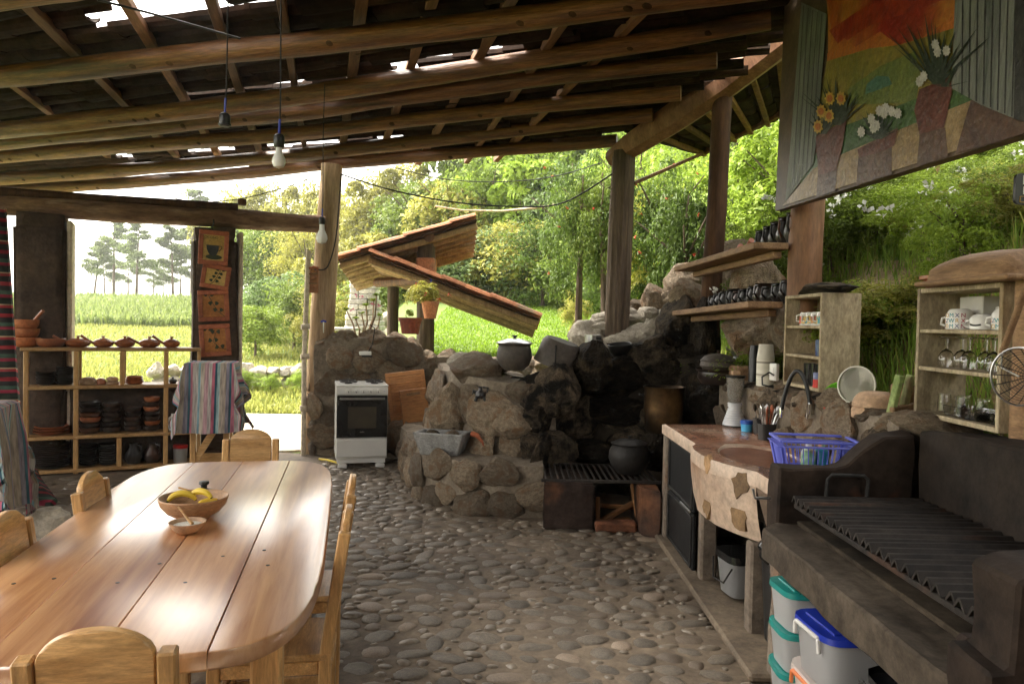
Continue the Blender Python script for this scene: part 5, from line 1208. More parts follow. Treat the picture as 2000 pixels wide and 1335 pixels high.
for i in range(4):
    p = V3(1.9, 4.8-i*.09, 1.225+.395); q = thing('patterned_mug', '%s white mug with teal pattern in the crate shelf' % ['leftmost', 'second', 'third', 'rightmost'][i], 'mug', p, 0, 'patterned mugs')
    lpart([(0, .085), (.034, .085), (.042, .075), (.043, .004), (.041, 0), (.038, .004), (.038, .07), (0, .078)][::-1], 'mug', 'whiteceramic', q, 20)
    MB().lathe([(.0435, .012), (.0435, .058)], 20).build('painted_band', mat('teal%d' % i, (.03, .22, .25), (.6, .4, .1), rough=.3, scale=45, bump=0, c3=(.5, .08, .04), detail=1, c3p=.55, pos=(.45, .55)), q)
    MB().tube([V3(-.02, .036, .07), V3(-.04, .062, .065), V3(-.04, .062, .03), V3(-.02, .036, .022)], .005, 7).build('handle', 'whiteceramic', q)
mat('blueglass', (.06, .1, .4), (.3, .38, .6), rough=.08, scale=8, bump=0, trans=.6)
for i in range(2): one('blue_glass', [(0, 0), (.026, 0), (.028, .1), (.0265, .1), (.024, .006), (0, .006)], 'blueglass', V3(1.88, 4.53-i*.065, 1.225+.21), '%s of two blue tinted glasses in the crate shelf' % ('farther', 'nearer')[i], 'glass')
for i in range(3): one('black_tumbler', [(0, 0), (.03, 0), (.036, .135), (.034, .135), (.028, .006), (0, .006)], 'blackgloss', V3(1.88, 4.68-i*.085, 1.225+.022), '%s black tumbler on the floor of the crate shelf' % ['farthest', 'middle', 'nearest'][i], 'tumbler')
q = thing('food_can', 'small blue and red can beside the black tumblers', 'can', V3(1.845, 4.45, 1.248)); mat('canblue', (.02, .05, .3), (.5, .55, .7), rough=.3, scale=30, bump=0); lpart([(0, 0), (.032, 0), (.032, .05), (0, .05)], 'lower_can', 'redplastic', q, 18); lpart([(.032, .05), (.032, .09), (0, .09)], 'upper_can', 'canblue', q, 18)
o = stone(None, V3(1.96, 4.66, 1.845), .14, .34, .04, None, .05, 'stone_half', 'stone_slab'); o.rotation_euler = (0, .03, .05); tag(o, 'flat dark stone slab lying on top of the pale crate shelf', 'slab')
crate('crate_shelf', 2.93, 3.55, 1.93, 1.2, 1.8, .235, (.225, .4), False, 'open backed crate shelf with glasses beside the barbecue')
def c2(y, z): return V3(2.05, y, 1.2+z)
mat('greybox', (.5, .48, .42), (.6, .58, .52), rough=.6, bump=.05)
tag(lumpy(MB().box((0, 0, .075), (.1, .17, .15), .004), 0).build('paper_box', 'greybox', loc=c2(3.36, .41)+V3(.07, 0, 0)), 'plain grey white box at the back of the glass crate', 'box')
tag(MB().lathe([(0, 0), (.045, 0), (.042, .1), (0, .1)], 20).build('cream_tin', 'greybox', loc=c2(3.17, .41)+V3(.06, 0, 0)), 'short cream tin behind the mugs', 'tin')
LET = [('G', (.12, .08, .07)), ('O', (.5, .3, .03)), ('M', (.05, .28, .3)), ('X', (.02, .03, .15)), ('N', (.35, .04, .08)), ('a', (.5, .12, .03)), ('Z', (.03, .04, .12)), ('W', (.04, .3, .32)), ('R', (.5, .3, .04)), ('X', (.4, .05, .06))]
for i, c in enumerate(LET): mat('ink%d' % i, c[1], c[1], rough=.4, bump=0, vary=0)
def mug2(y, r, h, lab, letters, face=0):
    q = thing('printed_mug', lab, 'mug', c2(y, .41)-V3(.045, 0, 0), R(-66)); lpart([(0, h), (r*.62, h), (r*.75, h-.004), (r, h*.72), (r, .003), (r-.004, 0), (r-.006, .005), (r-.006, h*.7), (0, h-.008)][::-1], 'mug', 'whiteceramic', q, 28)
    MB().tube([V3(-r*.95, .0, h*.62), V3(-r*1.5, 0, h*.55), V3(-r*1.6, 0, h*.25), V3(-r*.95, 0, h*.12)], .006, 7).build('handle', 'whiteceramic', q)
    for k in range(letters):
        a = R(-90-48+(k % 5)*24); z = (k//5)*.024+.006; c = LET[k % 10]
        text(c[0], .026, 'ink%d' % (k % 10), q, (math.cos(a)*(r+.0005), math.sin(a)*(r+.0005), z), (math.pi/2, 0, a+math.pi/2), 'CENTER')
    if not letters: MB().tube([V3(math.cos(a)*(r+.001), math.sin(a)*(r+.001), .022-.004*math.cos((a+math.pi/2)*3)) for a in np.linspace(R(-118), R(-62), 9)], .004, 6).build('painted_smile', 'blackplastic', q)
mug2(3.33, .056, .092, 'white mug covered in coloured letters in the glass crate', 15); mug2(3.17, .048, .066, 'white mug with a black painted smile in the glass crate', 0); mug2(3.02, .05, .09, 'white mug half hidden at the right of the glass crate', 10)
for i in range(6):
    p = c2(3.45-i*.085, .235)+V3(.02*(i % 2)-.03, 0, 0); one('wine_glass', [(0, .142), (.032, .142), (.03, .138), (.006, .132), (.005, .085), (.02, .075), (.034, .05), (.035, .028), (.03, .0), (.029, 0), (.0335, .028), (.0325, .05), (.018, .072), (0, .078)][::-1], 'glass', p, '%s upside down stem glass on the middle crate board' % nums[i], 'glass', 'stem glasses', n=18)
for i in range(5):
    one('clear_tumbler', [(0, .085), (.026, .085), (.03, 0), (.0285, 0), (.025, .08), (0, .08)][::-1], 'glass', c2(3.47-i*.07, .025)+V3(.05*(i % 2)-.02, 0, 0), '%s clear tumbler from the left on the crate floor' % nums[i], 'tumbler', 'clear tumblers', n=18)
for i in range(2):
    q = MB(); z0_, z1_ = 0, .05
    for sx_, sy_, z in ((.05, .1, .004), (.062, .125, .05)): pass
    q.box((0, 0, .004), (.1, .2, .006), .002); 
    for s in (-1, 1): q.box((s*.052, 0, .026), (.005, .2, .044), .002, (0, s*.25, 0)); q.box((0, s*.103, .026), (.1, .005, .044), .002, (-s*.25, 0, 0))
    tag(q.build('glass_dish', 'glass', loc=c2(3.23-i*.16, .025)+V3(-.05, 0, 0)), ('left', 'right')[i]+' clear oblong glass dish at the front of the crate floor', 'dish')
q = thing('terracotta_dish', 'flat terracotta dish on the left of the glass crate top', 'dish', V3(2.05, 3.47, 1.803)); lpart([(0, 0), (.11, 0), (.12, .035), (.14, .04), (.14, .055), (0, .05)], 'dish', 'clay', q, 28)
# dugout wooden bowl turned over on the crate
q = thing('wooden_trough', 'weathered carved wooden trough turned over on the glass crate', 'trough', V3(2.05, 3.1, 1.8)); v = []; f = []
prof = [(-.5, 0), (-.46, .05), (-.36, .105), (-.1, .12), (.2, .12), (.4, .1), (.5, 0)]
rings = []
for (u, h) in prof:
    for k in range(9): a = math.pi*k/8; v.append((math.cos(a)*(.15+.05*h/.12), u*.62+.01*noise.noise(V3(u*5, k, 0)), (.012+h)*math.sin(a)**.6+.01))
f = [(i*9+k, (i+1)*9+k, (i+1)*9+k+1, i*9+k+1) for i in range(6) for k in range(8)]; mb = MB(); mb.add(v, f); mb.build('trough', 'oldwood', q)
MB().box((0, 0, .012), (.42, .64, .022), .01).build('rim', 'oldwood', q)
# skimmer hanging at the right edge
a = at(1990, 600, x=1.72); b_ = at(1957, 690, x=1.72); c_ = at(1990, 735, x=1.72); q = thing('wire_skimmer', 'round wire skimmer with wooden handle hanging at the right edge', 'skimmer', c_)
MB().bar(a-c_+(a-b_)*.6, b_-c_, .022, .016).build('handle', 'oldwood', q)
r = .098; mb = MB(); nrm = V3(-.9, -.35, 0).normalized(); x_ = V3(0, 0, 1).cross(nrm).normalized()
ringp = lambda rr_, dp: [x_*rr_*math.cos(t_)+V3(0, 0, 1)*rr_*math.sin(t_)-nrm*dp for t_ in np.linspace(0, 2*math.pi, 36)[:-1]]
MB().tube(ringp(r, 0), .004, 6, closed=True).build('rim', 'steel', q)
for k in range(1, 12): mb.tube(ringp(r*(1-k/12.5), .05*math.sin(k/12*1.5)), .0009, 3, closed=True)
for k in range(8): t_ = k*math.pi/8; mb.tube([x_*r*math.cos(t_)*w+V3(0, 0, 1)*r*math.sin(t_)*w-nrm*.052*(1-w*w) for w in np.linspace(-1, 1, 9)], .0018, 4)
mb.build('wire_mesh', 'castiron', q); MB().tube([b_-c_, b_-c_+V3(.0, .0, -.05), V3(0, 0, 0)], .003, 5).build('hanging_wire', 'steel', q)
MB().bar(b_-c_, V3(-.06, 0, .075), .008, .006).build('neck', 'steel', q)
# post at the right edge behind the crate
tag(MB().tube([V3(0, 0, 0), V3(.0, 0, .7)], [.06, .06], 10, wob=.1).build('fence_post', 'oldwood', loc=V3(2.0, 2.86, 1.18)), 'short brown post at the right end of the glass crate', 'post')
# strainers and bowls
mat('sieve_green', (.2, .26, .1), (.3, .36, .16), rough=.5, scale=60, bump=.3, vary=0); mat('lime', (.16, .5, .03), (.22, .6, .05), rough=.35, bump=0, vary=0); mat('cream', (.55, .52, .42), (.62, .6, .5), rough=.45, bump=0, vary=0); mat('orangep', (.75, .2, .06), (.8, .25, .08), rough=.35, bump=0, vary=0); mat('redp', (.6, .03, .015), (.7, .05, .02), rough=.35, bump=0, vary=0)
def sieve(px, py, x, r, m, rim, hpx, lab, face=(-.75, -.6, .3), deep=.05):
    c = at(px, py, x=x); q = thing('plastic_sieve', lab, 'sieve', c, 0, 'plastic sieves'); n_ = Vector(face).normalized(); X = n_.to_track_quat('Z', 'Y').to_matrix().to_4x4()
    MB().lathe([(r, 0), (r*.92, -deep*.5), (r*.55, -deep*.95), (0, -deep)][::-1], 28, X=X).build('bowl', m, q)
    MB().lathe([(r*.97, 0), (r*.97, .008), (r*1.05, .008), (r*1.06, 0), (r*.97, 0)], 28, X=X).build('rim', rim, q)
    h = at(*hpx, x=x-.06)-c; s0 = h.normalized()*r; MB().bar(s0, h, .02, .008, .003).build('handle', rim, q)
sieve(1640, 790, 1.84, .085, 'redp', 'redp', (1585, 789), 'red plastic sieve at the bottom of the sieve pile', (-.3, -.5, .8)); sieve(1640, 775, 1.85, .09, 'lime', 'lime', (1602, 776), 'bright green plastic sieve, middle of the pile', (-.5, -.6, .5))
sieve(1620, 778, 1.84, .05, 'orangep', 'orangep', (1578, 777), 'orange plastic sieve handle poking out to the left', (-.3, -.5, .8)); sieve(1673, 752, 1.83, .098, 'sieve_green', 'cream', (1641, 808), 'large cream rimmed sieve leaning on the crate', (-.75, -.62, .1))
for i in range(2): one('clay_bowl', bowlp(.125-.012*i, .075, .01, .5), 'claypale', at(1710, 812, x=1.87)+V3(0, 0, .07+.055*i), ('lower', 'upper')[i]+' of two pale clay bowls upside down by the sieves', 'bowl', rot=(math.pi, 0, 0))
q = thing('green_frame', 'peeling green wooden frame standing beside the glass crate', 'frame', at(1742, 832, x=1.85)); mat('greenpaint', (.16, .24, .06), (.34, .4, .16), rough=.8, scale=8, bump=.4, vary=.05, c3=(.2, .12, .06))
MB().bar((-.02, 0, 0), (.02, -.02, .25), .05, .025).build('slat', 'greenpaint', q); MB().bar((.05, .03, 0), (.09, .01, .25), .05, .025).build('slat', 'greenpaint', q); MB().bar((-.02, -.03, .08), (.12, .02, .1), .03, .03).build('rail', 'oldwood', q); MB().box((.1, .1, .1), (.08, .1, .2), .01).build('block', 'oldwood', q)
# ================================================================ ON THE COUNTER
CT = .872
p0 = at(1434, 831, z=CT); q = thing('blender', 'white ribbed blender with clear jar on the counter', 'blender', p0); mat('ribwhite', (.6, .62, .64), (.68, .7, .72), rough=.35, bump=0, vary=0)
pr = [(0, 0), (.082, 0), (.085, .012)]
for i in range(7): z = .014+i*.017; rr_ = .084-i*.0055; pr += [(rr_, z), (rr_-.001, z+.013), (rr_-.006, z+.015)]
pr += [(.044, .14), (.05, .142), (.05, .16), (.052, .162), (.05, .17), (0, .17)]
lpart(pr, 'base', 'ribwhite', q, 32); mat('jarglass', (.75, .73, .66), (.8, .78, .7), rough=.15, scale=40, bump=.15, trans=.7, vary=0)
lpart([(0, .172), (.04, .172), (.056, .22), (.066, .36), (.064, .36), (.053, .22), (.037, .178), (0, .178)], 'jar', 'jarglass', q, 24); l_ = lpart([(.07, .356), (.072, .372), (0, .374)], 'lid', 'blackplastic', q, 24); MB().box((0, 0, .39), (.06, .05, .03), .004).build('lid_cap', 'claypale', l_); MB().lathe([(.086, -.001), (.086, .008)], 24).build('foot_ring', 'blackplastic', q)
p0 = at(1458, 842, z=CT); q = thing('blue_tub', 'small blue plastic tub beside the cutlery holders', 'tub', p0); mat('bluetub', (.05, .3, .55), (.08, .38, .62), rough=.3, bump=0); mat('bluelid', (.03, .1, .5), (.04, .13, .55), rough=.3, bump=0); lpart([(0, 0), (.036, 0), (.04, .055), (0, .055)], 'tub', 'bluetub', q, 20); lpart([(.043, .053), (.043, .078), (0, .08)], 'lid', 'bluelid', q, 20)
mat('darkrib', (.035, .033, .032), (.06, .056, .052), rough=.5, bump=0, vary=.08)
def caddy(px, py, w, h, n, lab, seed):
    p = at(px, py, z=CT); q = thing('cutlery_holder', lab, 'cutlery holder', p, R(12), 'cutlery holders'); mb = MB()
    K_ = 56; v = []
    for z, s in ((0, .86), (h, 1.0), (h, .94), (.01, .8)):
        for k in range(K_): a = 2*math.pi*k/K_; rr_ = (1/(abs(math.cos(a))**4+abs(math.sin(a))**4)**.25)*(1+(.025 if k % 2 else 0)); v.append((w/2*rr_*math.cos(a)*s, w*.36*rr_*math.sin(a)*s, z))
    mb.add(v, [(i*K_+k, i*K_+(k+1) % K_, (i+1)*K_+(k+1) % K_, (i+1)*K_+k) for i in range(3) for k in range(K_)]+[tuple(range(K_))[::-1]]); mb.build('holder', 'darkrib', q, smooth=False)
    kinds = ['spoon', 'fork', 'spoon', 'knife']
    for i in range(n):
        kd = kinds[i % 4]; sx_, sy_ = rnd(-.35, .35)*w, rnd(-.22, .22)*w; top_ = V3(sx_*1.9+rnd(-.01, .01), sy_*1.6, h+rnd(.05, .085)); m_ = 'steel' if rnd(0, 1) > .2 else 'framered'
        mb = MB().tube([V3(sx_*.4, sy_*.4, .015), top_], [.003, .0035], 5)
        d = (top_-V3(sx_*.4, sy_*.4, .015)).normalized(); X = Matrix.Translation(top_+d*.02) @ d.to_track_quat('Z', 'Y').to_matrix().to_4x4() @ Matrix.Rotation(rnd(0, 6), 4, 'Z') @ Matrix.Diagonal((.017 if kd == 'spoon' else .011, .005, .03, 1))
        mb.lathe([(0, -1), (.6, -.8), (1, 0), (.75, .7), (0, 1)], 8, X=X)
        o = mb.build('cutlery_'+kd, m_, loc=p); o.rotation_euler = (0, 0, R(12)); tag(o, 'metal %s standing in the %s' % (kd, lab), 'cutlery', '%ss in the %s' % (kd, lab))
caddy(1483, 845, .085, .1, 8, 'rear ribbed cutlery holder', 1); caddy(1497, 858, .11, .105, 14, 'front ribbed cutlery holder', 2)
# tap
p0 = at(1584, 812, x=1.74); q = thing('kitchen_tap', 'chrome wall tap with black flexible spout over the sink', 'tap', p0)
mb = MB(); e0 = at(1526, 803, y=p0.y+.12)-p0; s0 = V3(-.01, -.01, .06)
MB().tube([V3(.08, 0, 0), V3(-.03, -.01, 0)], .016, 10).build('body', 'chrome', q); MB().tube([V3(-.015, -.01, .0), V3(-.012, -.01, .07)], .012, 10).build('riser', 'chrome', q); MB().tube([V3(.1, .01, 0), V3(.05, 0, 0)], .02, 8).build('pipe_stub', 'copper', q)
MB().bar((-.035, -.03, -.01), (-.035, -.05, .08), .014, .01).build('lever', 'chrome', q)
st_, en = V3(-.012, -.01, .07), e0
pts = [st_.lerp(en, u)+V3(0, 0, .215*math.sin(math.pi*u)**.75) for u in np.linspace(0, 1, 22)]
MB().tube(pts, .0125, 10).build('flexible_spout', 'blackplastic', q); MB().tube([en+V3(.003, 0, .03), en, en-V3(0, 0, .035)], [.013, .014, .013], 10).build('nozzle', 'chrome', q)
# blue basket with bottles
mat('bluebasket', (.13, .15, .62), (.16, .19, .68), rough=.4, bump=.02, vary=0)
p0 = V3(1.53, 3.72, .878); q = thing('blue_basket', 'blue plastic basket with slotted sides beside the sink', 'basket', p0, R(-8))
b0, b1, bh = (.15, .105), (.185, .135), .17
cs = [(-1, -1), (1, -1), (1, 1), (-1, 1)]
def bp(i, z, u):
    a, b = cs[i], cs[(i+1) % 4]; s = z/bh; w0 = b0[0]+(b1[0]-b0[0])*s; w1 = b0[1]+(b1[1]-b0[1])*s; return V3((a[0]+(b[0]-a[0])*u)*w0, (a[1]+(b[1]-a[1])*u)*w1, z)
mb = MB()
for i in range(4): mb.bar(bp(i, bh, 0), bp(i, bh, 1), .02, .012, .003); mb.bar(bp(i, .012, 0), bp(i, .012, 1), .008, .03, .003)
mb.build('rim', 'bluebasket', q); MB().box((0, 0, .006), (.29, .2, .006), .002).build('bottom', 'bluebasket', q)
for i in range(4):
    k = 15 if i % 2 == 0 else 11
    for j in range(k+1):
        w_ = .03 if j in (0, k) else .006
        MB().bar(bp(i, .02, j/k), bp(i, bh-.03, j/k), w_ if i % 2 == 0 else .004, .004 if i % 2 == 0 else w_, .001).build('slat', 'bluebasket', q)
    mb = MB(); A_, B_ = bp(i, bh-.025, .5), bp(i, bh-.025, .5); mb.bar(bp(i, bh-.025, 0), bp(i, bh-.025, 1), .045, .005, .002); mb.build('upper_band', 'bluebasket', q)
mat('labelgreen', (.15, .45, .2), (.6, .65, .55), rough=.4, scale=25, bump=0, c3=(.5, .04, .05), detail=1); mat('tealp', (.03, .3, .4), (.05, .35, .45), rough=.3, bump=0)
for i, (x, y, lab, m1, m2) in enumerate([(-.04, -.03, 'white and green detergent bottle inside the blue basket', 'labelgreen', 'whiteceramic'), (.03, -.02, 'teal bottle inside the blue basket', 'tealp', 'labelgreen')]):
    r_ = thing('detergent_bottle', lab, 'bottle', p0+V3(x, y, .01)); lpart([(0, 0), (.034, 0), (.036, .09), (.03, .11), (.014, .12), (0, .12)], 'bottle', m1, r_, 18); lpart([(.015, .118), (.015, .14), (0, .142)], 'cap', m2, r_, 12)
# ================================================================ UNDER COUNTER AND GRILL
mat('greyplastic', (.2, .2, .2), (.26, .26, .26), rough=.3, bump=.02, vary=0); mat('bag', (.008, .008, .008), (.012, .012, .012), rough=.12, bump=.0, vary=0)
def taper(name, m, parent, b, t, z0, z1, r=.3, loc=(0, 0, 0), n=32, cap=True):
    v = []; e = 5
    for (w, d), z in ((b, z0), (t, z1)):
        for k in range(n): a = 2*math.pi*k/n; s = 1/(abs(math.cos(a))**e+abs(math.sin(a))**e)**(1/e); v.append((w/2*s*math.cos(a), d/2*s*math.sin(a), z))
    f = [(k, (k+1) % n, n+(k+1) % n, n+k) for k in range(n)]+[tuple(range(n))[::-1]]+([tuple(range(n, 2*n))] if cap else [])
    mb = MB(); mb.add(v, f); return mb.build(name, m, parent, loc=loc)
q = thing('lidded_bucket', 'grey bucket with black lid and wire handle under the sink', 'bucket', V3(1.36, 4.28, .061), R(10)); taper('bucket', 'greyplastic', q, (.19, .2), (.23, .25), 0, .2); l_ = taper('lid', 'blackgloss', q, (.25, .27), (.24, .26), .2, .24); MB().tube([V3(-.12, -.12, .18), V3(-.15, -.08, .09), V3(-.15, .05, .08), V3(-.12, .12, .18)], .005, 6).build('bail_handle', 'castiron', q)
q = thing('trash_bin', 'black trash bin with a shiny plastic bag under the counter', 'bin', V3(1.4, 3.62, .0)); taper('bin', 'blackplastic', q, (.2, .24), (.25, .3), 0, .48)
bm = bmesh.new(); bmesh.ops.create_icosphere(bm, subdivisions=4, radius=1)
for v in bm.verts: d = v.co.copy(); v.co = Vector((d.x*.15, d.y*.175, d.z*.1))*(1+.16*noise.noise(d*3)+.12*abs(noise.noise(d*7)))
me = bpy.data.meshes.new('bag'); bm.to_mesh(me); bm.free(); me.materials.append(M['bag']); me.polygons.foreach_set('use_smooth', [True]*len(me.polygons)); link('bin_bag', me, q, (0, 0, .5))
mat('boxclear', (.5, .5, .5), (.6, .6, .6), rough=.28, bump=.02, vary=.0, trans=.35, scale=3); mat('boxcream', (.6, .52, .48), (.68, .6, .56), rough=.35, bump=.02, vary=0); mat('teallid', (.01, .2, .18), (.02, .26, .23), rough=.28, bump=.02, vary=0); mat('bluelid2', (.012, .03, .33), (.02, .045, .4), rough=.28, bump=.02, vary=0)
mat('contents', (.3, .22, .14), (.62, .55, .45), rough=.8, scale=14, bump=.3, vary=.1)
def tub(p, w, d, h, lid, lab, rz=0, handle=None, body='boxclear', grp=None, lidm=None):
    q = thing('storage_box', lab, 'storage box', p, rz, grp); taper('box', body, q, (w*.84, d*.86), (w*.96, d*.96), 0, h, n=40)
    taper('contents', 'contents', q, (w*.72, d*.74), (w*.78, d*.8), .01, h*.7)
    l_ = taper('lid', lid, q, (w*1.02, d*1.02), (w*1.0, d*1.0), h, h+.022, n=40); MB().box((0, 0, h+.024), (w*.7, d*.7, .008), .003).build('lid_panel', lid, l_)
    if handle:
        for s in (-1, 1): MB().bar((s*(w*.5+.004), -d*.28, h+.004), (s*(w*.5+.004), d*.28, h+.004), .014, .016, .004).build('clip', handle, q)
        for s in (-1, 1): MB().bar((-(w*.5+.006), s*d*.28, h+.004), (-(w*.5+.004), s*d*.3, h-.05), .014, .014, .004).build('clip', handle, q)
    return q
TB = V3(1.27, 3.12, 0)
for i in range(3): tub(TB+V3(0, 0, .004+i*.172), .26, .235, .145, 'teallid', '%s of three stacked clear boxes with teal lids' % ['lowest', 'middle', 'top'][i], R(4*i-4), grp='teal lidded boxes')
tub(V3(1.325, 2.79, .003), .37, .4, .25, 'boxcream', 'large pale box with orange clips under the blue lidded box', R(3), 'orangep', 'boxcream')
tub(V3(1.28, 2.77, .286), .3, .31, .185, 'bluelid2', 'clear box with blue lid under the barbecue ledge', R(5), 'whiteceramic')
q = thing('woven_basket', 'black woven plastic basket under the near end of the barbecue', 'basket', V3(1.43, 2.36, 0))
taper('liner', 'blackplastic', q, (.32, .36), (.37, .42), 0, .4, cap=False)
for i in range(10):
    for k in range(-6, 7): MB().box((-.172-.0022*i, k*.029+(.014 if i % 2 else 0), .03+i*.038), (.008, .024, .03), .003, (0, 0, .25)).build('weave_strip', 'darkrib', q)
taper('rim', 'blackplastic', q, (.39, .44), (.39, .44), .4, .425, cap=False)
# ================================================================ MURAL BOARD and sign
mp0 = at(1515, 411, x=1.75); mur_o = V3(1.75, mp0.y, mp0.z); mn = Vector((-1, 0, .055)).normalized()
mu = thing('mural_board', 'hanging board painted with a sunset, green hills and flower pots', 'mural', mur_o)
def mpx(px, py): d = ray(px, py); o = V3(0, 0, CAMZ); return o+d*((mur_o-o).dot(mn)/d.dot(mn))-mur_o
def painted(nm, pts, m, lift):
    P = [mpx(*p)+mn*lift for p in pts]; b = MB(); k = len(P); b.add([p for p in P], [tuple(range(k))])
    o = b.build(nm, m, mu, smooth=False)
    if o.data.polygons[0].normal.dot(mn) < 0: o.data.flip_normals()
    return o
MP = [(1540, -160), (1514, 412), (2250, 186), (2250, -700), (1560, -500)]
P = [mpx(*p) for p in MP]; b = MB(); k = len(P); b.add([p for p in P]+[p-mn*.05 for p in P], [tuple(range(k)), tuple(range(k, 2*k))[::-1]]+[(i, k+i, k+(i+1) % k, (i+1) % k) for i in range(k)])
mat('m_board', (.05, .03, .018), (.13, .08, .045), rough=.5, scale=5, bump=.3, vary=0); b.build('board', 'm_board', mu, smooth=False)
def pm(n_, a, b_, **k):
    a, b_ = [tuple(q*.68 for q in c) for c in (a, b_)]
    if 'c3' in k: k['c3'] = tuple(q*.68 for q in k['c3'])
    kw = dict(rough=.4, scale=9, bump=.5, bscale=30, vary=0, detail=10, dist=1.0, pos=(.36, .64)); kw.update(k); return mat('m_'+n_, a, b_, **kw)
pm('sky', (.4, .05, .01), (.62, .27, .04), scale=2.2, dist=2.5, c3=(.34, .02, .01), c3p=.52); pm('hill', (.2, .19, .025), (.36, .27, .045), scale=4); pm('field', (.1, .16, .03), (.22, .25, .05)); pm('lake', (.05, .16, .11), (.1, .22, .15)); pm('lawn', (.045, .11, .025), (.09, .17, .04)); pm('dark', (.012, .025, .01), (.03, .05, .018)); pm('sand', (.3, .19, .08), (.48, .32, .15), scale=9); pm('shade', (.09, .04, .025), (.17, .085, .05), scale=6)
pm('pot', (.1, .025, .015), (.2, .055, .03)); pm('grey', (.13, .145, .13), (.3, .31, .27), scale=2, stretch=(6, 6, .5)); pm('greydark', (.03, .03, .028), (.06, .058, .05)); pm('redcloud', (.3, .015, .008), (.45, .06, .015), scale=4, dist=2); pm('white', (.62, .58, .54), (.72, .68, .62)); pm('gold', (.65, .38, .04), (.7, .48, .08)); pm('flame', (.55, .14, .02), (.6, .2, .03))
painted('painted_sky', [(1592, -300), (1618, 40), (1618, 160), (1870, 60), (1872, -300)], 'm_sky', .002)
painted('painted_cloud', [(1620, 60), (1680, 20), (1760, -30), (1870, -90), (1870, -10), (1790, 20), (1700, 50), (1640, 90)], 'm_redcloud', .0026)
painted('painted_ridge', [(1617, 105), (1650, 75), (1672, 92), (1720, 62), (1755, 88), (1800, 75), (1866, 30), (1866, 150), (1612, 200)], 'm_flame', .003)
painted('painted_hill', [(1616, 120), (1700, 95), (1760, 88), (1866, 55), (1880, 260), (1600, 330), (1604, 200)], 'm_hill', .004)
painted('painted_field', [(1658, 175), (1720, 130), (1790, 100), (1800, 150), (1790, 200), (1660, 205)], 'm_field', .005)
painted('painted_lake', [(1692, 185), (1695, 165), (1715, 148), (1738, 150), (1745, 165), (1720, 175)], 'm_lake', .006)
painted('painted_lawn', [(1595, 300), (1640, 250), (1800, 190), (1900, 170), (1902, 200), (1780, 250), (1560, 360)], 'm_lawn', .0055)
painted('painted_sand', [(1530, 402), (1590, 330), (1650, 300), (1780, 245), (1905, 195), (1990, 240), (2060, 235)], 'm_sand', .007)
painted('painted_shade', [(1597, 385), (1600, 335), (1638, 330), (1634, 373)], 'm_shade', .008); painted('painted_shade', [(1675, 362), (1680, 300), (1745, 285), (1745, 340)], 'm_shade', .008); painted('painted_shade', [(1794, 326), (1800, 260), (1850, 250), (1855, 305)], 'm_shade', .008); painted('painted_shade', [(1900, 195), (2000, 240), (2060, 232), (2000, 262), (1930, 283), (1870, 300)], 'm_shade', .0078)
painted('grey_planks', [(1568, 5), (1618, 28), (1605, 190), (1592, 320), (1536, 395), (1545, 300)], 'm_grey', .009)
for i in range(5): x = 1572+i*9; painted('plank_line', [(x, 12+i*4), (x+1.5, 12+i*4), (x-20, 372-i*12), (x-22, 372-i*12)], 'm_greydark', .0097)
painted('grey_planks', [(1872, -60), (2100, -60), (2100, 260), (1985, 232), (1920, 205), (1862, 172)], 'm_grey', .009)
for i in range(9): x = 1884+i*15; painted('plank_line', [(x, -60), (x+3, -60), (x+1-i, 186+i*6), (x-2-i, 186+i*6)], 'm_greydark', .0097)
painted('painted_edge', [(1990, -60), (2030, -60), (2015, 240), (1985, 232)], 'm_greydark', .0094)
painted('painted_pot', [(1596, 268), (1657, 234), (1648, 290), (1636, 332), (1602, 343)], 'm_pot', .01); painted('painted_pot', [(1678, 292), (1758, 250), (1750, 285), (1715, 300), (1682, 308)], 'm_pot', .01); painted('painted_pot', [(1800, 175), (1862, 150), (1864, 180), (1848, 250), (1800, 262), (1790, 215)], 'm_pot', .01)
def tuft(cx, cy, n, spread, hgt):
    for i in range(n):
        a = -spread+2*spread*i/(n-1)+rnd(-.08, .08); L = hgt*rnd(.6, 1.05); tx, ty = cx+math.sin(a)*L, cy-math.cos(a)*L; w = rnd(2.5, 4.5)
        painted('painted_leaf', [(cx-w+math.sin(a)*5, cy), (cx+w+math.sin(a)*5, cy), ((cx+tx)/2+w*.9, (cy+ty)/2), (tx, ty), ((cx+tx)/2-w*.9, (cy+ty)/2)], 'm_dark', .011+.0002*i)
tuft(1640, 245, 13, .9, 95); tuft(1612, 262, 7, .8, 50); tuft(1720, 272, 11, 1.1, 62); tuft(1835, 165, 17, .8, 145); tuft(1850, 170, 5, 1.3, 70)
def flower(cx, cy, r, inner=None):
    m_ = 'm_gold' if inner else 'm_white'
    painted('painted_flower', [(cx+r*.72*math.cos(a)*(1 if i % 2 else .72), cy+r*math.sin(a)*(1 if i % 2 else .72)) for i, a in enumerate(np.linspace(0, 2*math.pi, 19)[:-1])], m_, .0155+rnd(0, .0008))
    if inner: painted('flower_heart', [(cx+r*.4*math.cos(a), cy+r*.5*math.sin(a)) for a in np.linspace(0, 2*math.pi, 11)[:-1]], 'm_flame', .017)
for c in [(1626, 193), (1648, 193), (1609, 218), (1625, 227), (1603, 248)]: flower(*c, 15, 1)
for c in [(1688, 258), (1708, 233), (1718, 246), (1712, 250), (1724, 217), (1736, 212), (1748, 218), (1760, 222), (1733, 222), (1834, 88), (1838, 102), (1856, 100), (1811, 150), (1803, 160)]: flower(*c, 12)
sg = thing('small_sign', 'small black rounded sign with white lettering at the right edge', 'sign', at(2005, 370, y=2.45)); kk = 2.45/FPX
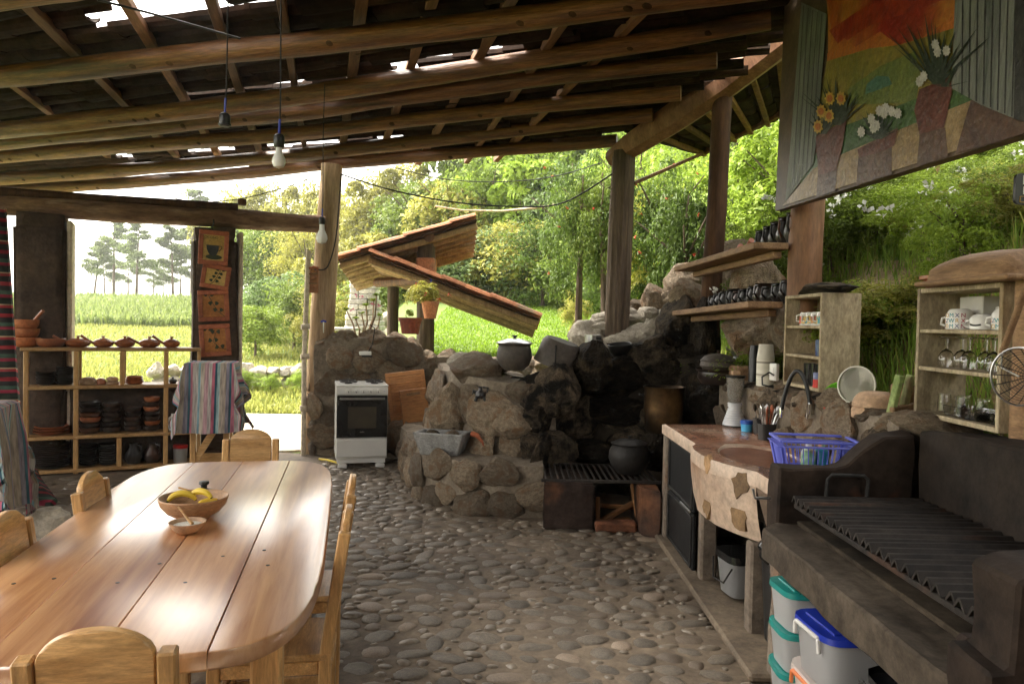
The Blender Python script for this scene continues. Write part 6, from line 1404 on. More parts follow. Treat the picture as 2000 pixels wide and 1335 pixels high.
def rrect(w, h, r): return [(sx_*(w/2-r)+r*math.cos(a), sy_*(h/2-r)+r*math.sin(a)) for sx_, sy_, a0 in ((1, 1, 0), (-1, 1, 90), (-1, -1, 180), (1, -1, 270)) for a in [R(a0+t_) for t_ in (0, 30, 60, 90)]]
MB().prism(rrect(52*kk, 60*kk, 9*kk), 0, .012, Matrix.Rotation(math.pi/2, 4, 'X')).build('board', 'blackplastic', sg)
text('P', 26*kk, 'whiteceramic', sg, (-14*kk, -.0125, 8*kk), (math.pi/2, 0, 0)); text('L', 22*kk, 'whiteceramic', sg, (-13*kk, -.0125, -11*kk), (math.pi/2, 0, 0))
for a_, b_ in (((-17, -15), (14, -15)), ((-17, -26), (14, -26)), ((-17, -15), (-17, -26))): MB().bar((a_[0]*kk, -.013, a_[1]*kk), (b_[0]*kk, -.013, b_[1]*kk), .0025, .002, .0004).build('gold_border', 'm_gold', sg)
tag(MB().tube([V3(0, 0, 0), V3(0, 0, 2.2)], .004, 5).build('sign_wire', 'steel', loc=at(2005, 341, y=2.45)), 'thin wire holding the small black sign', 'wire')
# ================================================================ LAMPS AND CORDS
def lamp(cpx, top, sock, dep, bulb, lab, zt=3.4):
    s = at(*sock, y=dep); t = thing('hanging_lamp', lab, 'lamp', s); T = at(*top, y=dep)-s; T.z = zt-s.z
    MB().tube([V3(0, 0, .03), T.lerp(V3(0, 0, .03), .85)+V3(.003, 0, 0), T.lerp(V3(0, 0, .03), .4)-V3(.004, 0, 0), T], .0035, 6).build('cord', 'castiron', t)
    MB().tube([V3(0, 0, .03), V3(.002, 0, .1)], .0055, 6).build('tape_wrap', 'bluelid2', t)
    lpart([(.012, .035), (.02, .03), (.024, .02), (.024, -.02), (.02, -.026), (0, -.026)][::-1], 'socket', 'blackplastic', t, 18)
    if not bulb: MB().lathe([(.026, -.012), (.028, -.014), (.028, -.02), (.026, -.022)], 18).build('collar', 'blackplastic', t)
    if bulb: k = bulb/.03; lpart([(.013*k, -.025), (.014*k, -.045*k), (.028*k, -.075*k), (.03*k, -.092*k), (.022*k, -.112*k), (0, -.12*k)][::-1], 'bulb', 'bulbglass', t, 20)
lamp(0, (451, 0), (439, 236), 3.35, 0, 'empty black lamp socket hanging from the roof'); lamp(0, (552, 0), (545, 277), 3.35, .03, 'white light bulb hanging low over the table')
lamp(0, (634, 170), (629, 432), 5.9, .045, 'round white bulb hanging in front of the pale post', 3.45)
def cable(pts, r, lab, m='castiron', name='cable'):
    P = [at(x, y, y=d) for x, y, d in pts]; Q = []
    for i in range(len(P)-1):
        p0, p1, p2, p3 = P[max(i-1, 0)], P[i], P[i+1], P[min(i+2, len(P)-1)]
        for k in range(8): t = k/8; Q.append(.5*((2*p1)+(p2-p0)*t+(2*p0-5*p1+4*p2-p3)*t*t+(3*p1-p0-3*p2+p3)*t**3))
    Q.append(P[-1]); return tag(MB().tube([q-P[0] for q in Q], r, 5).build(name, m, loc=P[0]), lab, 'cable')
cable([(665, 340, 8.8), (760, 370, 8.7), (880, 394, 8.5), (1000, 403, 8.3), (1100, 396, 8.1), (1210, 330, 7.75)], .009, 'thick black cable sagging between the pale and furrowed posts')
cable([(765, 326, 9.2), (870, 350, 9.2), (980, 355, 9.1), (1080, 345, 8.9), (1175, 318, 8.5)], .006, 'thin upper black wire looping under the last roof log')
cable([(200, 375, 8.6), (300, 380, 8.9), (385, 394, 9.2), (470, 388, 9.2), (560, 365, 9.1), (618, 342, 9.0)], .006, 'thin wire sagging above the window lintel')
cable([(190, 0, 3.9), (300, 28, 4.1), (470, 76, 4.3)], .007, 'grey cord running slantwise under the roof at the upper left')
cable([(666, 342, 8.75), (662, 400, 8.75), (655, 470, 8.74), (640, 520, 8.74), (622, 527, 8.72)], .008, 'dark wire running down the pale post to the carving')
b_ = MB(); P = [at(850, 402, y=12), at(900, 410, y=12), at(980, 412, y=12), at(1060, 404, y=11.6), at(1100, 396, y=11.4)]
tag(b_.tube([p-P[0] for p in P], [.014, .012, .02, .024, .01], 7, wob=.5).build('hammock_rope', 'greywood', loc=P[0]), 'pale slack rope strung in front of the trees', 'rope')
# carving and bottle opener on the pale post
c0 = at(612, 546, y=8.72); q = thing('carved_mask', 'small carved wooden face panel on the pale post', 'carving', c0, R(14)); mat('carve', (.2, .07, .025), (.42, .2, .08), rough=.5, scale=9, bump=.5, vary=.1)
MB().box((0, 0, 0), (.115, .03, .31), .006).build('panel', 'carve', q)
for z in (.1, .02): MB().lathe([(0, -.03), (.035, -.02), (.042, .0), (.03, .025), (0, .035)], 14, c=(0, -.02, z)).build('face', 'carve', q)
for x in (-.02, .02): MB().lathe([(0, -.008), (.008, 0), (0, .008)], 8, c=(x, -.055, .11)).build('eye', 'clayblack', q); 
MB().tube([V3(-.05, -.03, .13), V3(0, -.045, .15), V3(.05, -.03, .13)], .014, 7).build('headdress', 'framered', q); MB().lathe([(0, -.02), (.022, 0), (0, .02)], 10, c=(0, -.02, -.09)).build('knob', 'carve', q)
for z in (-.045, .065): MB().bar((-.05, -.03, z), (.05, -.03, z), .02, .016).build('moulding', 'oldwood', q)
c0 = at(633, 628, y=8.72); q = thing('bottle_opener', 'blue handled opener hanging on the pale post', 'opener', c0); MB().tube([V3(-.03, -.02, 0), V3(0, -.03, .01), V3(.03, -.02, 0)], .011, 8).build('handle', 'bluelid2', q); MB().tube([V3(0, -.025, 0), V3(0, -.02, -.13)], [.008, .005], 6).build('shank', 'steel', q)
# ================================================================ FOLIAGE
leafmat('leaf_mid', (.07, .115, .016), (.25, .33, .05)); leafmat('leaf_dark', (.035, .065, .012), (.14, .21, .035)); leafmat('leaf_yellow', (.17, .18, .026), (.5, .47, .1)); leafmat('leaf_bright', (.13, .21, .018), (.36, .47, .06)); leafmat('leaf_blue', (.07, .125, .035), (.24, .33, .1))
leafmat('needle', (.07, .1, .03), (.22, .28, .09)); leafmat('grass_lawn', (.11, .19, .014), (.27, .4, .035)); leafmat('grass_bank', (0.081, 0.162, 0.020), (0.324, 0.446, 0.074), tr=.45); leafmat('grass_dry', (0.189, 0.216, 0.041), (0.486, 0.486, 0.135)); leafmat('corn', (.1, .15, .04), (.28, .33, .1))
leafmat('petal_white', (.6, .6, .55), (.8, .8, .75), .2); leafmat('petal_red', (.4, .02, .012), (.6, .05, .03), .2); leafmat('petal_pink', (.55, .1, .2), (.7, .25, .35), .2)
def quads(C, N, U, L, W):
    """leaf rhombi at centres C, normal N, long axis U"""
    S_ = np.cross(N, U); S_ /= np.linalg.norm(S_, axis=1, keepdims=True)+1e-9
    V = np.stack([C-U*L*.5, C+S_*W*.5+N*W*.12, C+U*L*.5-N*L*.15, C-S_*W*.5+N*W*.12], 1).reshape(-1, 3)
    n = len(C); return V, np.arange(n*4).reshape(n, 4)
def unit(a): return a/(np.linalg.norm(a, axis=1, keepdims=True)+1e-9)
def crown(seed, nc, nl, ls, spread=.74, cr=.3, flat=1.0, asp=.45, droop=.25):
    g = np.random.default_rng(seed); c = unit(g.normal(size=(nc, 3)))*(g.random((nc, 1))**.45)*spread*(.7+.6*g.random((nc, 1))); c[:, 2] *= flat
    rad = cr*(.4+1.0*g.random(nc)**1.5); ci = g.integers(0, nc, nl)
    d = unit(g.normal(size=(nl, 3))); d[:, 2] = np.where(d[:, 2] < -.5, -d[:, 2], d[:, 2])
    C = c[ci]+d*(rad[ci]*(.72+.33*g.random(nl)))[:, None]
    N = unit(d*.8+np.array([0, 0, .45])+g.normal(size=(nl, 3))*.45); U = unit(np.cross(N, g.normal(size=(nl, 3)))); U[:, 2] -= droop; U = unit(U)
    L = ls*(.5+1.1*g.random(nl)**1.5); V, F = quads(C, N, U, L[:, None], (L*asp)[:, None])
    t = np.clip(.5+.3*(g.random(nc)[ci]-.5)+.55*(g.random(nl)-.5), 0, 1); return V, F, np.repeat(t, 4)
CR = {}
def crown_data(key, m, *a, **k):
    if (key, m) not in CR:
        V, F, t = crown(*a, **k); CR[key, m] = npdata('foliage', V, F, m, t)
    return CR[key, m]
KIN = {'a': (11, 34, 9000, .085), 'b': (12, 48, 12000, .065), 'c': (13, 26, 8000, .11), 'd': (14, 60, 15000, .05)}
def limbs(h, r, seed, nb=5, crown_w=1):
    g = random.Random(seed); mb = MB(); x = g.uniform(-.06, .06)*h
    T = [V3(0, 0, -.2), V3(x*.3, 0, h*.3), V3(x, x*.4, h*.62), V3(x*.7, x, h*.85)]; mb.tube(T, [r, r*.8, r*.55, r*.2], 7, wob=.1)
    for i in range(nb): a = g.uniform(0, 6.28); s = T[1].lerp(T[2], g.random()); mb.tube([s, s+V3(math.cos(a)*h*.14*crown_w, math.sin(a)*h*.14*crown_w, h*.13), s+V3(math.cos(a)*h*.26*crown_w, math.sin(a)*h*.26*crown_w, h*.24)], [r*.45, r*.3, r*.12], 5)
    return mb
def flowers(n, rx, ry, rz, cz, m, size, seed, parent):
    g = np.random.default_rng(seed); d = unit(g.normal(size=(n, 3))); d[:, 1] = -np.abs(d[:, 1]); cl = d*np.array([rx, ry, rz])*(.85+.2*g.random((n, 1)))+np.array([0, 0, cz])
    k = 9; C = np.repeat(cl, k, 0)+g.normal(size=(n*k, 3))*size*.55; N = unit(g.normal(size=(n*k, 3))+np.array([0, -.8, .6])); U = unit(np.cross(N, g.normal(size=(n*k, 3))))
    V, F = quads(C, N, U, size, size*.8); npmesh('blossoms', V, F, m, g.random(len(V)), parent)
def plant(name, px, d, h, w, m, kin, label, cat, trunk=True, zoff=0, dy=None, flow=None, group='plants beyond the kitchen', x=None):
    b = at(px, 600, y=d); X_ = b.x if x is None else x; z = terrain(X_, d)+zoff
    t = thing(name, label, cat, V3(X_, d, z), rnd(0, 6.28) if not flow else 0, group)
    limbs(h, .018*h+.012, int(px+d*10), 6 if trunk else 4, 1.1).build('trunk' if trunk else 'stems', 'post_bark', t)
    me = crown_data(kin, m, *KIN[kin]); lo = .02 if not trunk else (.02 if name == 'broad_shrub' else .06)
    o = link('crown' if trunk else 'foliage', me, t, (0, 0, h*(lo+1)/2), (0, 0, rnd(0, 6)), (w/2, w/2*.9, h*(1-lo)/2*1.08))
    if flow: flowers(flow[1], w*.46, w*.42, h*.42, h*.56, flow[0], flow[2], int(px), t)
    return t
mats_b = ['leaf_mid', 'leaf_yellow', 'leaf_bright', 'leaf_blue']
# garden trees and shrubs, far to near; labels name the place along the lawn
far = [(690, 33, 6.0, 5.6, 'leaf_yellow', 'b'), (775, 31, 6.0, 5.6, 'leaf_yellow', 'b'), (925, 30, 6.6, 6, 'leaf_mid', 'a'), (1010, 31, 7.2, 6, 'leaf_blue', 'c'), (1100, 30, 7.4, 6, 'leaf_bright', 'b'), (1190, 29, 7.2, 6, 'leaf_bright', 'a'), (1290, 27, 7.2, 6, 'leaf_bright', 'b'), (1390, 25, 7, 6, 'leaf_mid', 'a')]
w1 = ['above the ridge of the little tiled shelter', 'over the right half of the shelter roof', 'right of the shelter roof tip', 'in the middle of the lawn edge', 'left of the furrowed post', 'directly behind the furrowed post', 'between the furrowed and the dark post', 'behind the dark slim post']
for a, w in zip(far, w1): plant('garden_tree', *a, 'tall %s tree at the back, %s' % ({'leaf_yellow': 'yellow green', 'leaf_mid': 'mid green', 'leaf_blue': 'blue green', 'leaf_bright': 'bright green'}[a[4]], w), 'tree', group='trees behind the lawn')
mid = [(655, 25, 3.4, 4.0, 'leaf_yellow', 'a'), (730, 24, 3.8, 4.2, 'leaf_yellow', 'b'), (810, 24, 3.8, 4.2, 'leaf_mid', 'b'), (880, 23, 3.9, 4.0, 'leaf_yellow', 'a'), (955, 23, 4.4, 4.2, 'leaf_mid', 'd'), (1030, 22.5, 4.6, 4.2, 'leaf_bright', 'c'), (1105, 22, 4.6, 4.0, 'leaf_blue', 'a'), (1170, 21, 4.6, 4.0, 'leaf_bright', 'b'), (1250, 19, 4.6, 4.0, 'leaf_bright', 'd'), (1340, 17, 4.4, 4.0, 'leaf_bright', 'a')]
for i, a in enumerate(mid): plant('broad_shrub', *a, '%s large rounded shrub from the left in the middle tree row' % nums[i], 'shrub', group='middle row of shrubs')
fr_ = [(690, 21, 2.0, 3.6, 'leaf_yellow', 'd'), (770, 21, 2.2, 3.8, 'leaf_mid', 'b'), (850, 20.5, 2.5, 3.8, 'leaf_yellow', 'a'), (925, 20, 2.5, 3.6, 'leaf_blue', 'b'), (1000, 19.5, 2.7, 3.6, 'leaf_yellow', 'b'), (1060, 19, 2.7, 3.4, 'leaf_dark', 'd'), (1130, 18.5, 2.9, 3.4, 'leaf_mid', 'b'), (1185, 17.5, 2.6, 3.2, 'leaf_mid', 'd'), (1265, 15, 2.4, 3.2, 'leaf_dark', 'd'), (1330, 13.5, 2.0, 2.6, 'leaf_mid', 'b')]
for i, a in enumerate(fr_): plant('low_shrub', *a, '%s low bush from the left along the lawn edge' % nums[i], 'bush', False, group='low bushes along the lawn', zoff=-.35)
plant('lawn_bush', 1122, 13.5, .85, .75, 'leaf_yellow', 'd', 'small round bush standing alone on the lawn', 'bush', False)
for i, a in enumerate([(1450, 11.5, 3.2, 3.0, 'leaf_bright', 'a'), (1530, 10, 2.4, 2.6, 'leaf_bright', 'b'), (1360, 12.5, 3.4, 3, 'leaf_bright', 'd'), (1270, 13.5, 3.2, 2.8, 'leaf_yellow', 'b')]): plant('bank_shrub', *a, ['bright shrub behind the upper wall shelf', 'bright shrub behind the reddish post', 'bright shrub under the eave beam', 'yellowish shrub right of the furrowed post'][i], 'shrub', group='shrubs on the bank')
for i, a in enumerate([(1650, 9.5, 1.5, 2.2, 'leaf_bright', 'd'), (1740, 10, 1.9, 2.4, 'leaf_bright', 'b'), (1830, 9.6, 1.9, 2.4, 'leaf_bright', 'd'), (1930, 9, 1.9, 2.4, 'leaf_mid', 'b'), (2030, 8.6, 1.9, 2.4, 'leaf_bright', 'd'), (1880, 8.0, 1.1, 1.8, 'leaf_bright', 'd'), (1985, 7.4, 1.1, 1.8, 'leaf_bright', 'b'), (1790, 11.8, 2.2, 2.8, 'leaf_mid', 'a'), (1960, 11.5, 2.4, 2.8, 'leaf_bright', 'a'), (1700, 12, 2.0, 2.6, 'leaf_mid', 'a'), (1610, 11.8, 2.4, 2.8, 'leaf_bright', 'a')]): plant('leafy_bush', *a, '%s leafy green bush on the bank right of the mural post' % nums[i], 'bush', False, group='leafy bushes on the bank')
for i, a in enumerate([(1455, 7.9, 1.2, 1.2, 'leaf_mid', 'd'), (1500, 7.0, 1.0, 1.2, 'leaf_mid', 'd'), (1650, 6.6, .8, 1.3, 'leaf_mid', 'd'), (1725, 6.2, .8, 1.3, 'leaf_bright', 'd'), (1590, 7.4, 1.0, 1.3, 'leaf_mid', 'd'), (1800, 5.4, .55, 1.0, 'leaf_bright', 'd')]): plant('jasmine_bush', *a, '%s white flowering bush on the bank' % nums[i], 'flowering bush', False, flow=('petal_white', 14, .045), group='white flowering bushes')
for i, a in enumerate([(1130, 10.6, 2.5, 1.6, 'leaf_dark', 'd', .6), (1290, 9.8, 2.4, 1.6, 'leaf_dark', 'd', .5), (1345, 9.2, 2.2, 1.4, 'leaf_dark', 'b', .4), (1180, 10.2, 2.0, 1.3, 'leaf_mid', 'd', 1.0)]): plant('red_flower_vine', *a[:6], ['dark climbing vine with red flowers left of the furrowed post', 'dark vine with red flowers right of the furrowed post', 'dark vine with red flowers beside the dark slim post', 'lighter vine crown behind the furrowed post'][i], 'vine', False, zoff=a[6], flow=('petal_red', 6, .018), group='red flowering vines')
# left: trees seen through window and door
for i, a in enumerate([(495, 40, 7.2, 5.4, 'leaf_yellow', 'b'), (560, 36, 6.6, 5.2, 'leaf_yellow', 'a'), (640, 34, 6.6, 5, 'leaf_yellow', 'b'), (440, 46, 7, 5.5, 'leaf_yellow', 'a'), (525, 33, 4.6, 4.6, 'leaf_mid', 'b'), (600, 31, 4.4, 4.4, 'leaf_yellow', 'd'), (470, 34, 4.4, 4.4, 'leaf_bright', 'b')]): plant('pale_tree', *a, ['pale yellow green tree in the left half of the doorway', 'pale yellow green tree in the right half of the doorway', 'pale yellow green tree behind the pale post', 'pale yellow green tree behind the picture pier', 'rounder green tree low in the middle of the doorway', 'rounder yellow tree low beside the pale post', 'rounder bright tree low at the picture pier'][i], 'tree', group='pale trees beyond the doorway')
for i, a in enumerate([(500, 19, 1.5, 2.0, 'leaf_bright', 'b'), (575, 21, 2.2, 2.6, 'leaf_mid', 'b'), (530, 23, 2.4, 2.6, 'leaf_blue', 'a'), (620, 19, 1.9, 2.0, 'leaf_yellow', 'd'), (478, 14.2, .5, .8, 'leaf_bright', 'd'), (530, 14.0, .4, .6, 'leaf_bright', 'd'), (590, 14.2, .45, .7, 'leaf_bright', 'd')]): plant('doorway_bush', *a, '%s bush seen through the doorway' % nums[i], 'bush', False, group='bushes beyond the doorway')
def pine(px, d, top_py, w, label, lean=0, seed=0):
    b = at(px, 600, y=d); z = terrain(b.x, d); h = at(px, top_py, y=d).z-z; g = random.Random(seed)
    t = thing('pine_tree', label, 'tree', V3(b.x, d, z), 0, 'pines on the far field'); mb = MB().tube([V3(0, 0, -.3), V3(lean*.4, 0, h*.5), V3(lean, 0, h*.97)], [.02*h, .014*h, .003*h], 7); anchors = []
    for i in range(15):
        u = .38+.6*(i/14)**.8; a = g.uniform(0, 6.28); L = w*(1.12-u*.85)*g.uniform(.55, 1.1); s = V3(lean*u, 0, h*u); e = s+V3(math.cos(a)*L, math.sin(a)*L, L*.22); mb.tube([s, s.lerp(e, .5), e], [.005*h, .004*h, .002*h], 4); anchors += [(s.lerp(e, q), L*.34) for q in (.5, .75, 1.0)]
    anchors.append((V3(lean, 0, h*.98), w*.3)); mb.build('trunk', 'post_bark', t)
    C = []; gg = np.random.default_rng(seed+50)
    for c, r in anchors: k = 190; C.append(np.array(c)+gg.normal(size=(k, 3))*np.array([r*.55, r*.55, r*.28]))
    C = np.concatenate(C); n = len(C); U = unit(gg.normal(size=(n, 3))+np.array([0, 0, .4])); N = unit(np.cross(U, gg.normal(size=(n, 3)))); V, F = quads(C, N, U, h*.034, h*.012)
    npmesh('crown', V, F, 'needle', np.repeat(gg.random(n), 4), t)
for i, a in enumerate([(182, 52, 470, 1.9), (222, 58, 428, 2.3), (266, 56, 430, 2.0), (338, 54, 445, 1.9), (300, 60, 510, 1.9), (318, 57, 530, 1.6), (375, 60, 372, 2.6), (250, 62, 500, 2.0), (205, 60, 500, 1.8), (352, 62, 490, 1.7)]): pine(*a, ['short leaning pine at the left of the window', 'tall flat topped pine in the window', 'tall thin pine in the middle of the window', 'tall pine near the right window edge', 'bushy pine low in the right half of the window', 'small dark pine low beside the right window edge', 'pine showing its top above the window lintel', 'low pine behind the two tall pines', 'low pine behind the leaning pine', 'thin pine at the very right of the window'][i], lean=[.7, 0, .2, -.2, 0, .1, 0, 0, -.2, .1][i], seed=i)
# grass (stuff)
def blades(n, sample, L, W, m, name, label, lean=.5, seed=1):
    g = np.random.default_rng(seed); P = sample(g, n); n = len(P); a = g.random(n)*6.283; D = np.stack([np.cos(a), np.sin(a), np.zeros(n)], 1); S_ = np.stack([-np.sin(a), np.cos(a), np.zeros(n)], 1)
    l = (L*(.5+.8*g.random(n)))[:, None]; w = W*(.6+.8*g.random(n))[:, None]; le = (lean*g.random(n))[:, None]
    up = np.array([0, 0, 1.]); m1 = P+up*l*.55+D*l*le*.35; tip = P+up*l*(.95-le*.45)+D*l*le*1.0
    V = np.stack([P-S_*w*.5, P+S_*w*.5, m1+S_*w*.4, m1-S_*w*.4, tip], 1).reshape(-1, 3); b = np.arange(n)[:, None]*5
    F = np.concatenate([b+np.array([[0, 1, 2]]), b+np.array([[0, 2, 3]]), b+np.array([[3, 2, 4]])]); t = np.repeat(np.clip(g.random(n)*.8+.1, 0, 1), 5)
    o = npmesh(name, V, F, m, t); return tag(o, label, None, kind='stuff')
def tz(x, y): return np.array([terrain(a, b) for a, b in zip(x, y)])
def s_bank(g, n):
    x = 2.2+(g.random(n)**1.5)*6.3; y = 2.6+g.random(n)*8.4; k = ~((y > 5.2) & (x < 2.75) & (g.random(n) < .75)); x, y = x[k], y[k]; return np.stack([x, y, tz(x, y)-.02], 1)
blades(30000, s_bank, .26, .01, 'grass_bank', 'bank_grass', 'long tangled grass covering the bank behind the counter', .9, 3)
blades(9000, s_bank, .3, .007, 'grass_dry', 'dry_grass', 'dry straw coloured stems among the bank grass', 1.2, 13)
g_ = random.Random(21); pos = ['low between the two crates', 'behind the pale crate', 'above the glass crate', 'at the foot of the mural post', 'high under the mural edge']
spots = [(1640, 5.6), (1700, 5.0), (1760, 4.8), (1700, 6.2), (1770, 5.9), (1850, 5.6), (1930, 5.2), (1880, 4.5), (1980, 4.4), (1620, 6.6), (1830, 6.7), (1930, 6.4), (2010, 5.8), (1560, 6.4), (1745, 7.2), (1470, 6.7), (1510, 6.1)]
for i, (px, d) in enumerate(spots): plant('ground_shrub', px, d, g_.uniform(.4, .75), g_.uniform(.8, 1.3), ['leaf_mid', 'leaf_bright', 'leaf_yellow'][i % 3], 'd', 'small leafy clump %d steps along the bank' % (i+1) if False else '%s leafy clump on the near bank %s' % (['first', 'second', 'third', 'fourth', 'fifth', 'sixth', 'seventh', 'eighth', 'ninth', 'tenth', 'eleventh', 'twelfth', 'thirteenth', 'fourteenth', 'fifteenth', 'sixteenth', 'seventeenth'][i], 'behind the crate shelves'), 'bush', False, zoff=-.1, flow=('petal_white', 4, .03) if i % 3 == 0 else None, group='leafy clumps on the near bank')
def s_lawn(g, n):
    y = 9.6+(g.random(n)**1.4)*12; x = -1.6+g.random(n)*(2.6+.32*y); return np.stack([x, y, tz(x, y)-.01], 1)
blades(70000, s_lawn, .055, .02, 'grass_lawn', 'lawn_grass', 'bright short lawn grass behind the rubble wall', .7, 4)
def s_left(g, n):
    y = 12.3+(g.random(n)**1.2)*15; x = -.75*y+g.random(n)*(.58*y); return np.stack([x, y, tz(x, y)-.01], 1)
blades(42000, s_left, .15, .028, 'grass_dry', 'meadow_grass', 'pale meadow grass seen through window and doorway', .6, 5)
def s_corn(g, n):
    y = 27+np.floor(g.random(n)*22)*.75+g.random(n)*.25; x = -.72*y+g.random(n)*(.4*y); return np.stack([x, y, tz(x, y)-.01], 1)
blades(26000, s_corn, .5, .07, 'corn', 'corn_field', 'field of young corn below the pines', .8, 6)
# garden wall outside the doorway
g0 = V3(-6.0, 14.8, terrain(-6, 14.8)); gw = thing('garden_wall', 'low dry wall of pale sunlit stones across the garden', 'wall', g0)
for i in range(34):
    x = -6.9+(i % 17)*.27+rnd(-.05, .05); y = 14.6+.12*(x+6)+rnd(-.08, .08); z = terrain(x, y)+.1+(.24 if i >= 17 else 0)
    stone(gw, V3(x, y, z)-g0, rnd(.15, .22), rnd(.15, .2), rnd(.12, .18), None, rnd(0, 3), 'stone_pale')
# whitewashed chimney stack
t0 = at(712, 655, y=12.2); ch = thing('garden_chimney', 'whitewashed stone chimney tapering up behind the rubble wall', 'chimney', t0)
for k in range(13):
    w = .62-.022*k if k < 7 else .44
    for j in range(3): MB().box(((j-1)*w/3+rnd(-.01, .01), rnd(-.02, .02), k*.085+.04), (w/3-.006, .4+rnd(-.03, .03), .08), .014, (0, 0, rnd(-.06, .06))).build('brick', 'whitestone', ch)
tag(MB().box((0, 0, 0), (.7, .5, .05), .01).build('stone_slab', 'whitestone', loc=at(655, 642, y=11.5)), 'flat grey slab beside the whitewashed chimney', 'slab')
# ================================================================ TILED GARDEN SHELTER
h0 = at(830, 690, y=10.3); shl = thing('garden_shelter', 'small open garden shelter with two crossing tiled roof slopes', 'shelter', h0)
mat('pole', (.3, .18, .085), (.58, .4, .21), rough=.75, scale=2.5, stretch=(5, 5, .7), bump=.4, vary=.15)
def slope(a, b, back, npole, tiles_dark=False):
    A, B = at(a[0], a[1], y=a[2])-h0, at(b[0], b[1], y=b[2])-h0; bk = Vector(back); d = (B-A); L = d.length
    X = d.to_track_quat('X', 'Z')
    up = bk.cross(d).normalized(); up = up if up.z > 0 else -up
    for i in range(npole):
        u = (i+.5)/npole; p = A+bk*u-up*.06; MB().tube([p, p+d*.33+up*.006, p+d*.66, p+d], .047, 8, wob=.12, seed=i).build('roof_pole', 'pole', shl)
    q = MB(); q.add([A-up*.008, B-up*.008, B+bk-up*.008, A+bk-up*.008, A+up*.008, B+up*.008, B+bk+up*.008, A+bk+up*.008], [(3, 2, 1, 0), (4, 5, 6, 7), (0, 1, 5, 4), (1, 2, 6, 5), (2, 3, 7, 6), (3, 0, 4, 7)]); q.build('dark_underlay', 'log_dark', shl, smooth=False)  # underlay coloured dark so the gaps between the poles look shaded
    n = int(L/.36)+1; cols = 8; dn = d.normalized(); bn = bk.normalized(); R_ = Matrix(((dn.x, bn.x, up.x), (dn.y, bn.y, up.y), (dn.z, bn.z, up.z))).to_4x4()
    for c in range(cols):
        for k in range(n):
            p = A+bk*((c+.3)/cols)+d*((k+.5)/n)+up*(.035+.01*(k % 2)); o = link('roof_tile', TN[(c+k) % 3], shl); o.matrix_local = Matrix.Translation(p) @ R_ @ Matrix.Scale(L/n/.40, 4, (1, 0, 0)) @ Matrix.Scale(bk.length/cols/.165, 4, (0, 1, 0))
TN = [tile_mesh(True, i+20, m='tile_new') for i in range(3)]
slope((660, 508, 10.0), (930, 428, 9.9), (-.15, 1.9, -.26), 7); slope((722, 497, 9.95), (1053, 622, 9.75), (.0, 1.9, -.2), 8)
def sp_(px0, py0, px1, py1, d, r, m, nm): A, B = at(px0, py0, y=d)-h0, at(px1, py1, y=d)-h0; MB().tube([A, A.lerp(B, .5), B], r, 12, wob=.06).build(nm, m, shl)
sp_(833, 470, 830, 720, 10.35, .125, 'post_bark', 'post'); sp_(768, 560, 766, 700, 11.1, .085, 'post_bark', 'post')
MB().tube([at(838, 462, y=10.0)-h0, at(838, 462, y=10.0)-h0+V3(-.1, 1.5, 0)], .075, 10).build('purlin', 'log', shl); MB().tube([at(838, 546, y=10.0)-h0, at(838, 546, y=10.0)-h0+V3(-.9, 1.1, 0)], .07, 10).build('purlin', 'log', shl)
MB().bar(at(795, 500, y=10.4)-h0, at(832, 470, y=10.3)-h0, .05).build('brace', 'pole', shl); MB().box(at(833, 520, y=10.3)-h0, (.26, .26, .22), .02).build('brick_collar', 'tile_new', shl)
# potted plants
p0 = at(801, 652, y=8.85); q = thing('potted_plant', 'ribbed terracotta pot with seedlings on the rubble wall', 'potted plant', p0); mat('potred', (.24, .05, .03), (.34, .09, .05), rough=.5, bump=.1, vary=0, scale=5)
K_ = 48; v = []
for z, r, s in ((0, .095, .004), (.15, .125, .004), (.155, .14, 0), (.195, .145, 0), (.195, .13, 0), (.17, .125, 0)):
    for k in range(K_): a = 2*math.pi*k/K_; rr_ = r+(s if k % 4 < 2 else -s); v.append((rr_*math.cos(a), rr_*math.sin(a), z))
mb = MB(); mb.add(v, [(i*K_+k, i*K_+(k+1) % K_, (i+1)*K_+(k+1) % K_, (i+1)*K_+k) for i in range(5) for k in range(K_)]+[tuple(range(5*K_, 6*K_))]); mb.build('pot', 'potred', q)
V, F, t = crown(71, 6, 240, .32, .5, .4); npmesh('leaves', V*.1+np.array([0, 0, .24]), F, 'leaf_bright', t, q)
p0 = at(840, 622, y=9.7); q = thing('hanging_plant', 'orange hanging pot overflowing with leaves on the shelter post', 'potted plant', p0); lpart([(0, 0), (.075, 0), (.115, .2), (.12, .2), (.12, .225), (.1, .225), (0, .2)], 'pot', 'tile_new', q, 24)
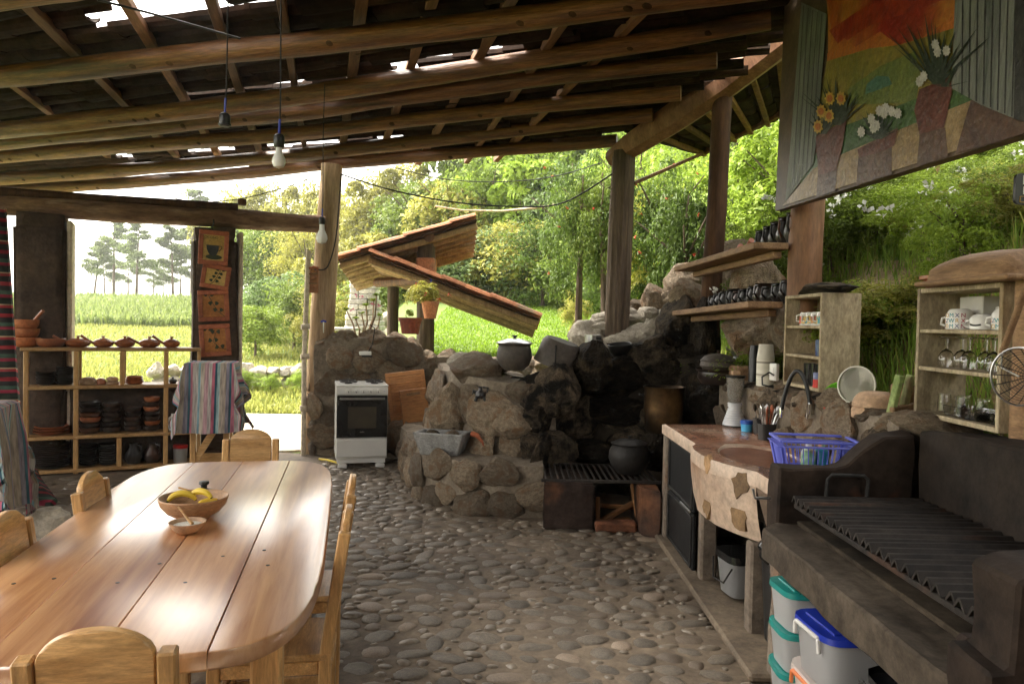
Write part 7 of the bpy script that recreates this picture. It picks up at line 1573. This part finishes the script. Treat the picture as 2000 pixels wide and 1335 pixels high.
V, F, t = crown(72, 22, 1500, .17, .62, .4); npmesh('leaves', V*np.array([.32, .25, .26])+np.array([-.07, 0, .3]), F, 'leaf_yellow', t, q); MB().tube([V3(-.02, 0, .2), V3(0, .05, .52)], .008, 5).build('hanger', 'bluelid2', q); flowers(5, .3, .25, .2, .32, 'petal_red', .022, 8, q)
p0 = at(708, 655, y=8.9); q = thing('succulent_plant', 'bare stemmed succulent with leaf rosettes on the wall top', 'plant', p0); g = random.Random(5)
for (x, z) in [(-.2, .3), (-.02, .26), (.12, .42), (.2, .24), (.03, .36), (-.1, .2), (.17, .48)]:
    b = V3(x*.4, 0, 0); e = V3(x, g.uniform(-.06, .06), z); MB().tube([b, b.lerp(e, .55)+V3(.03, 0, -.03), e], [.011, .009, .007], 6).build('stem', 'post_pale', q)
    n = 26; gg = np.random.default_rng(int(z*100)); a = gg.random(n)*6.283; U = unit(np.stack([np.cos(a), np.sin(a), gg.random(n)*1.2], 1)); C = np.array(e)+U*.028; N = unit(np.array([[0, 0, 1.]])-U*.5); V, F = quads(C, N, U, .055, .026); npmesh('rosette', V, F, 'leaf_bright', gg.random(n*4), q)
flowers(5, .28, .05, .12, .42, 'petal_pink', .025, 9, q)
tag(MB().tube([V3(0, 0, -.3), V3(.02, 0, .75)], [.035, .03], 7, wob=.1).build('fence_stake', 'oldwood', loc=V3(at(1820, 480, y=6.6).x, 6.6, at(1820, 480, y=6.6).z)), 'thin wooden stake standing in the bank grass', 'stake')

# ================================================================ AIR
hz = MB().box((0, 26, 8), (150, 90, 22), .01).build('haze', 'turf', smooth=False); hz.data.materials.clear()
hmt = bpy.data.materials.new('haze'); hmt.use_nodes = True; hn = hmt.node_tree.nodes; hn.remove(hn['Principled BSDF'])
pv = hn.new('ShaderNodeVolumePrincipled'); pv.inputs['Color'].default_value = (.96, .97, .94, 1); pv.inputs['Density'].default_value = .0014; pv.inputs['Anisotropy'].default_value = .72
hmt.node_tree.links.new(pv.outputs[0], hn['Material Output'].inputs['Volume']); hz.data.materials.append(hmt)
tag(hz, 'thin bright haze in the air over the garden', None, kind='stuff')
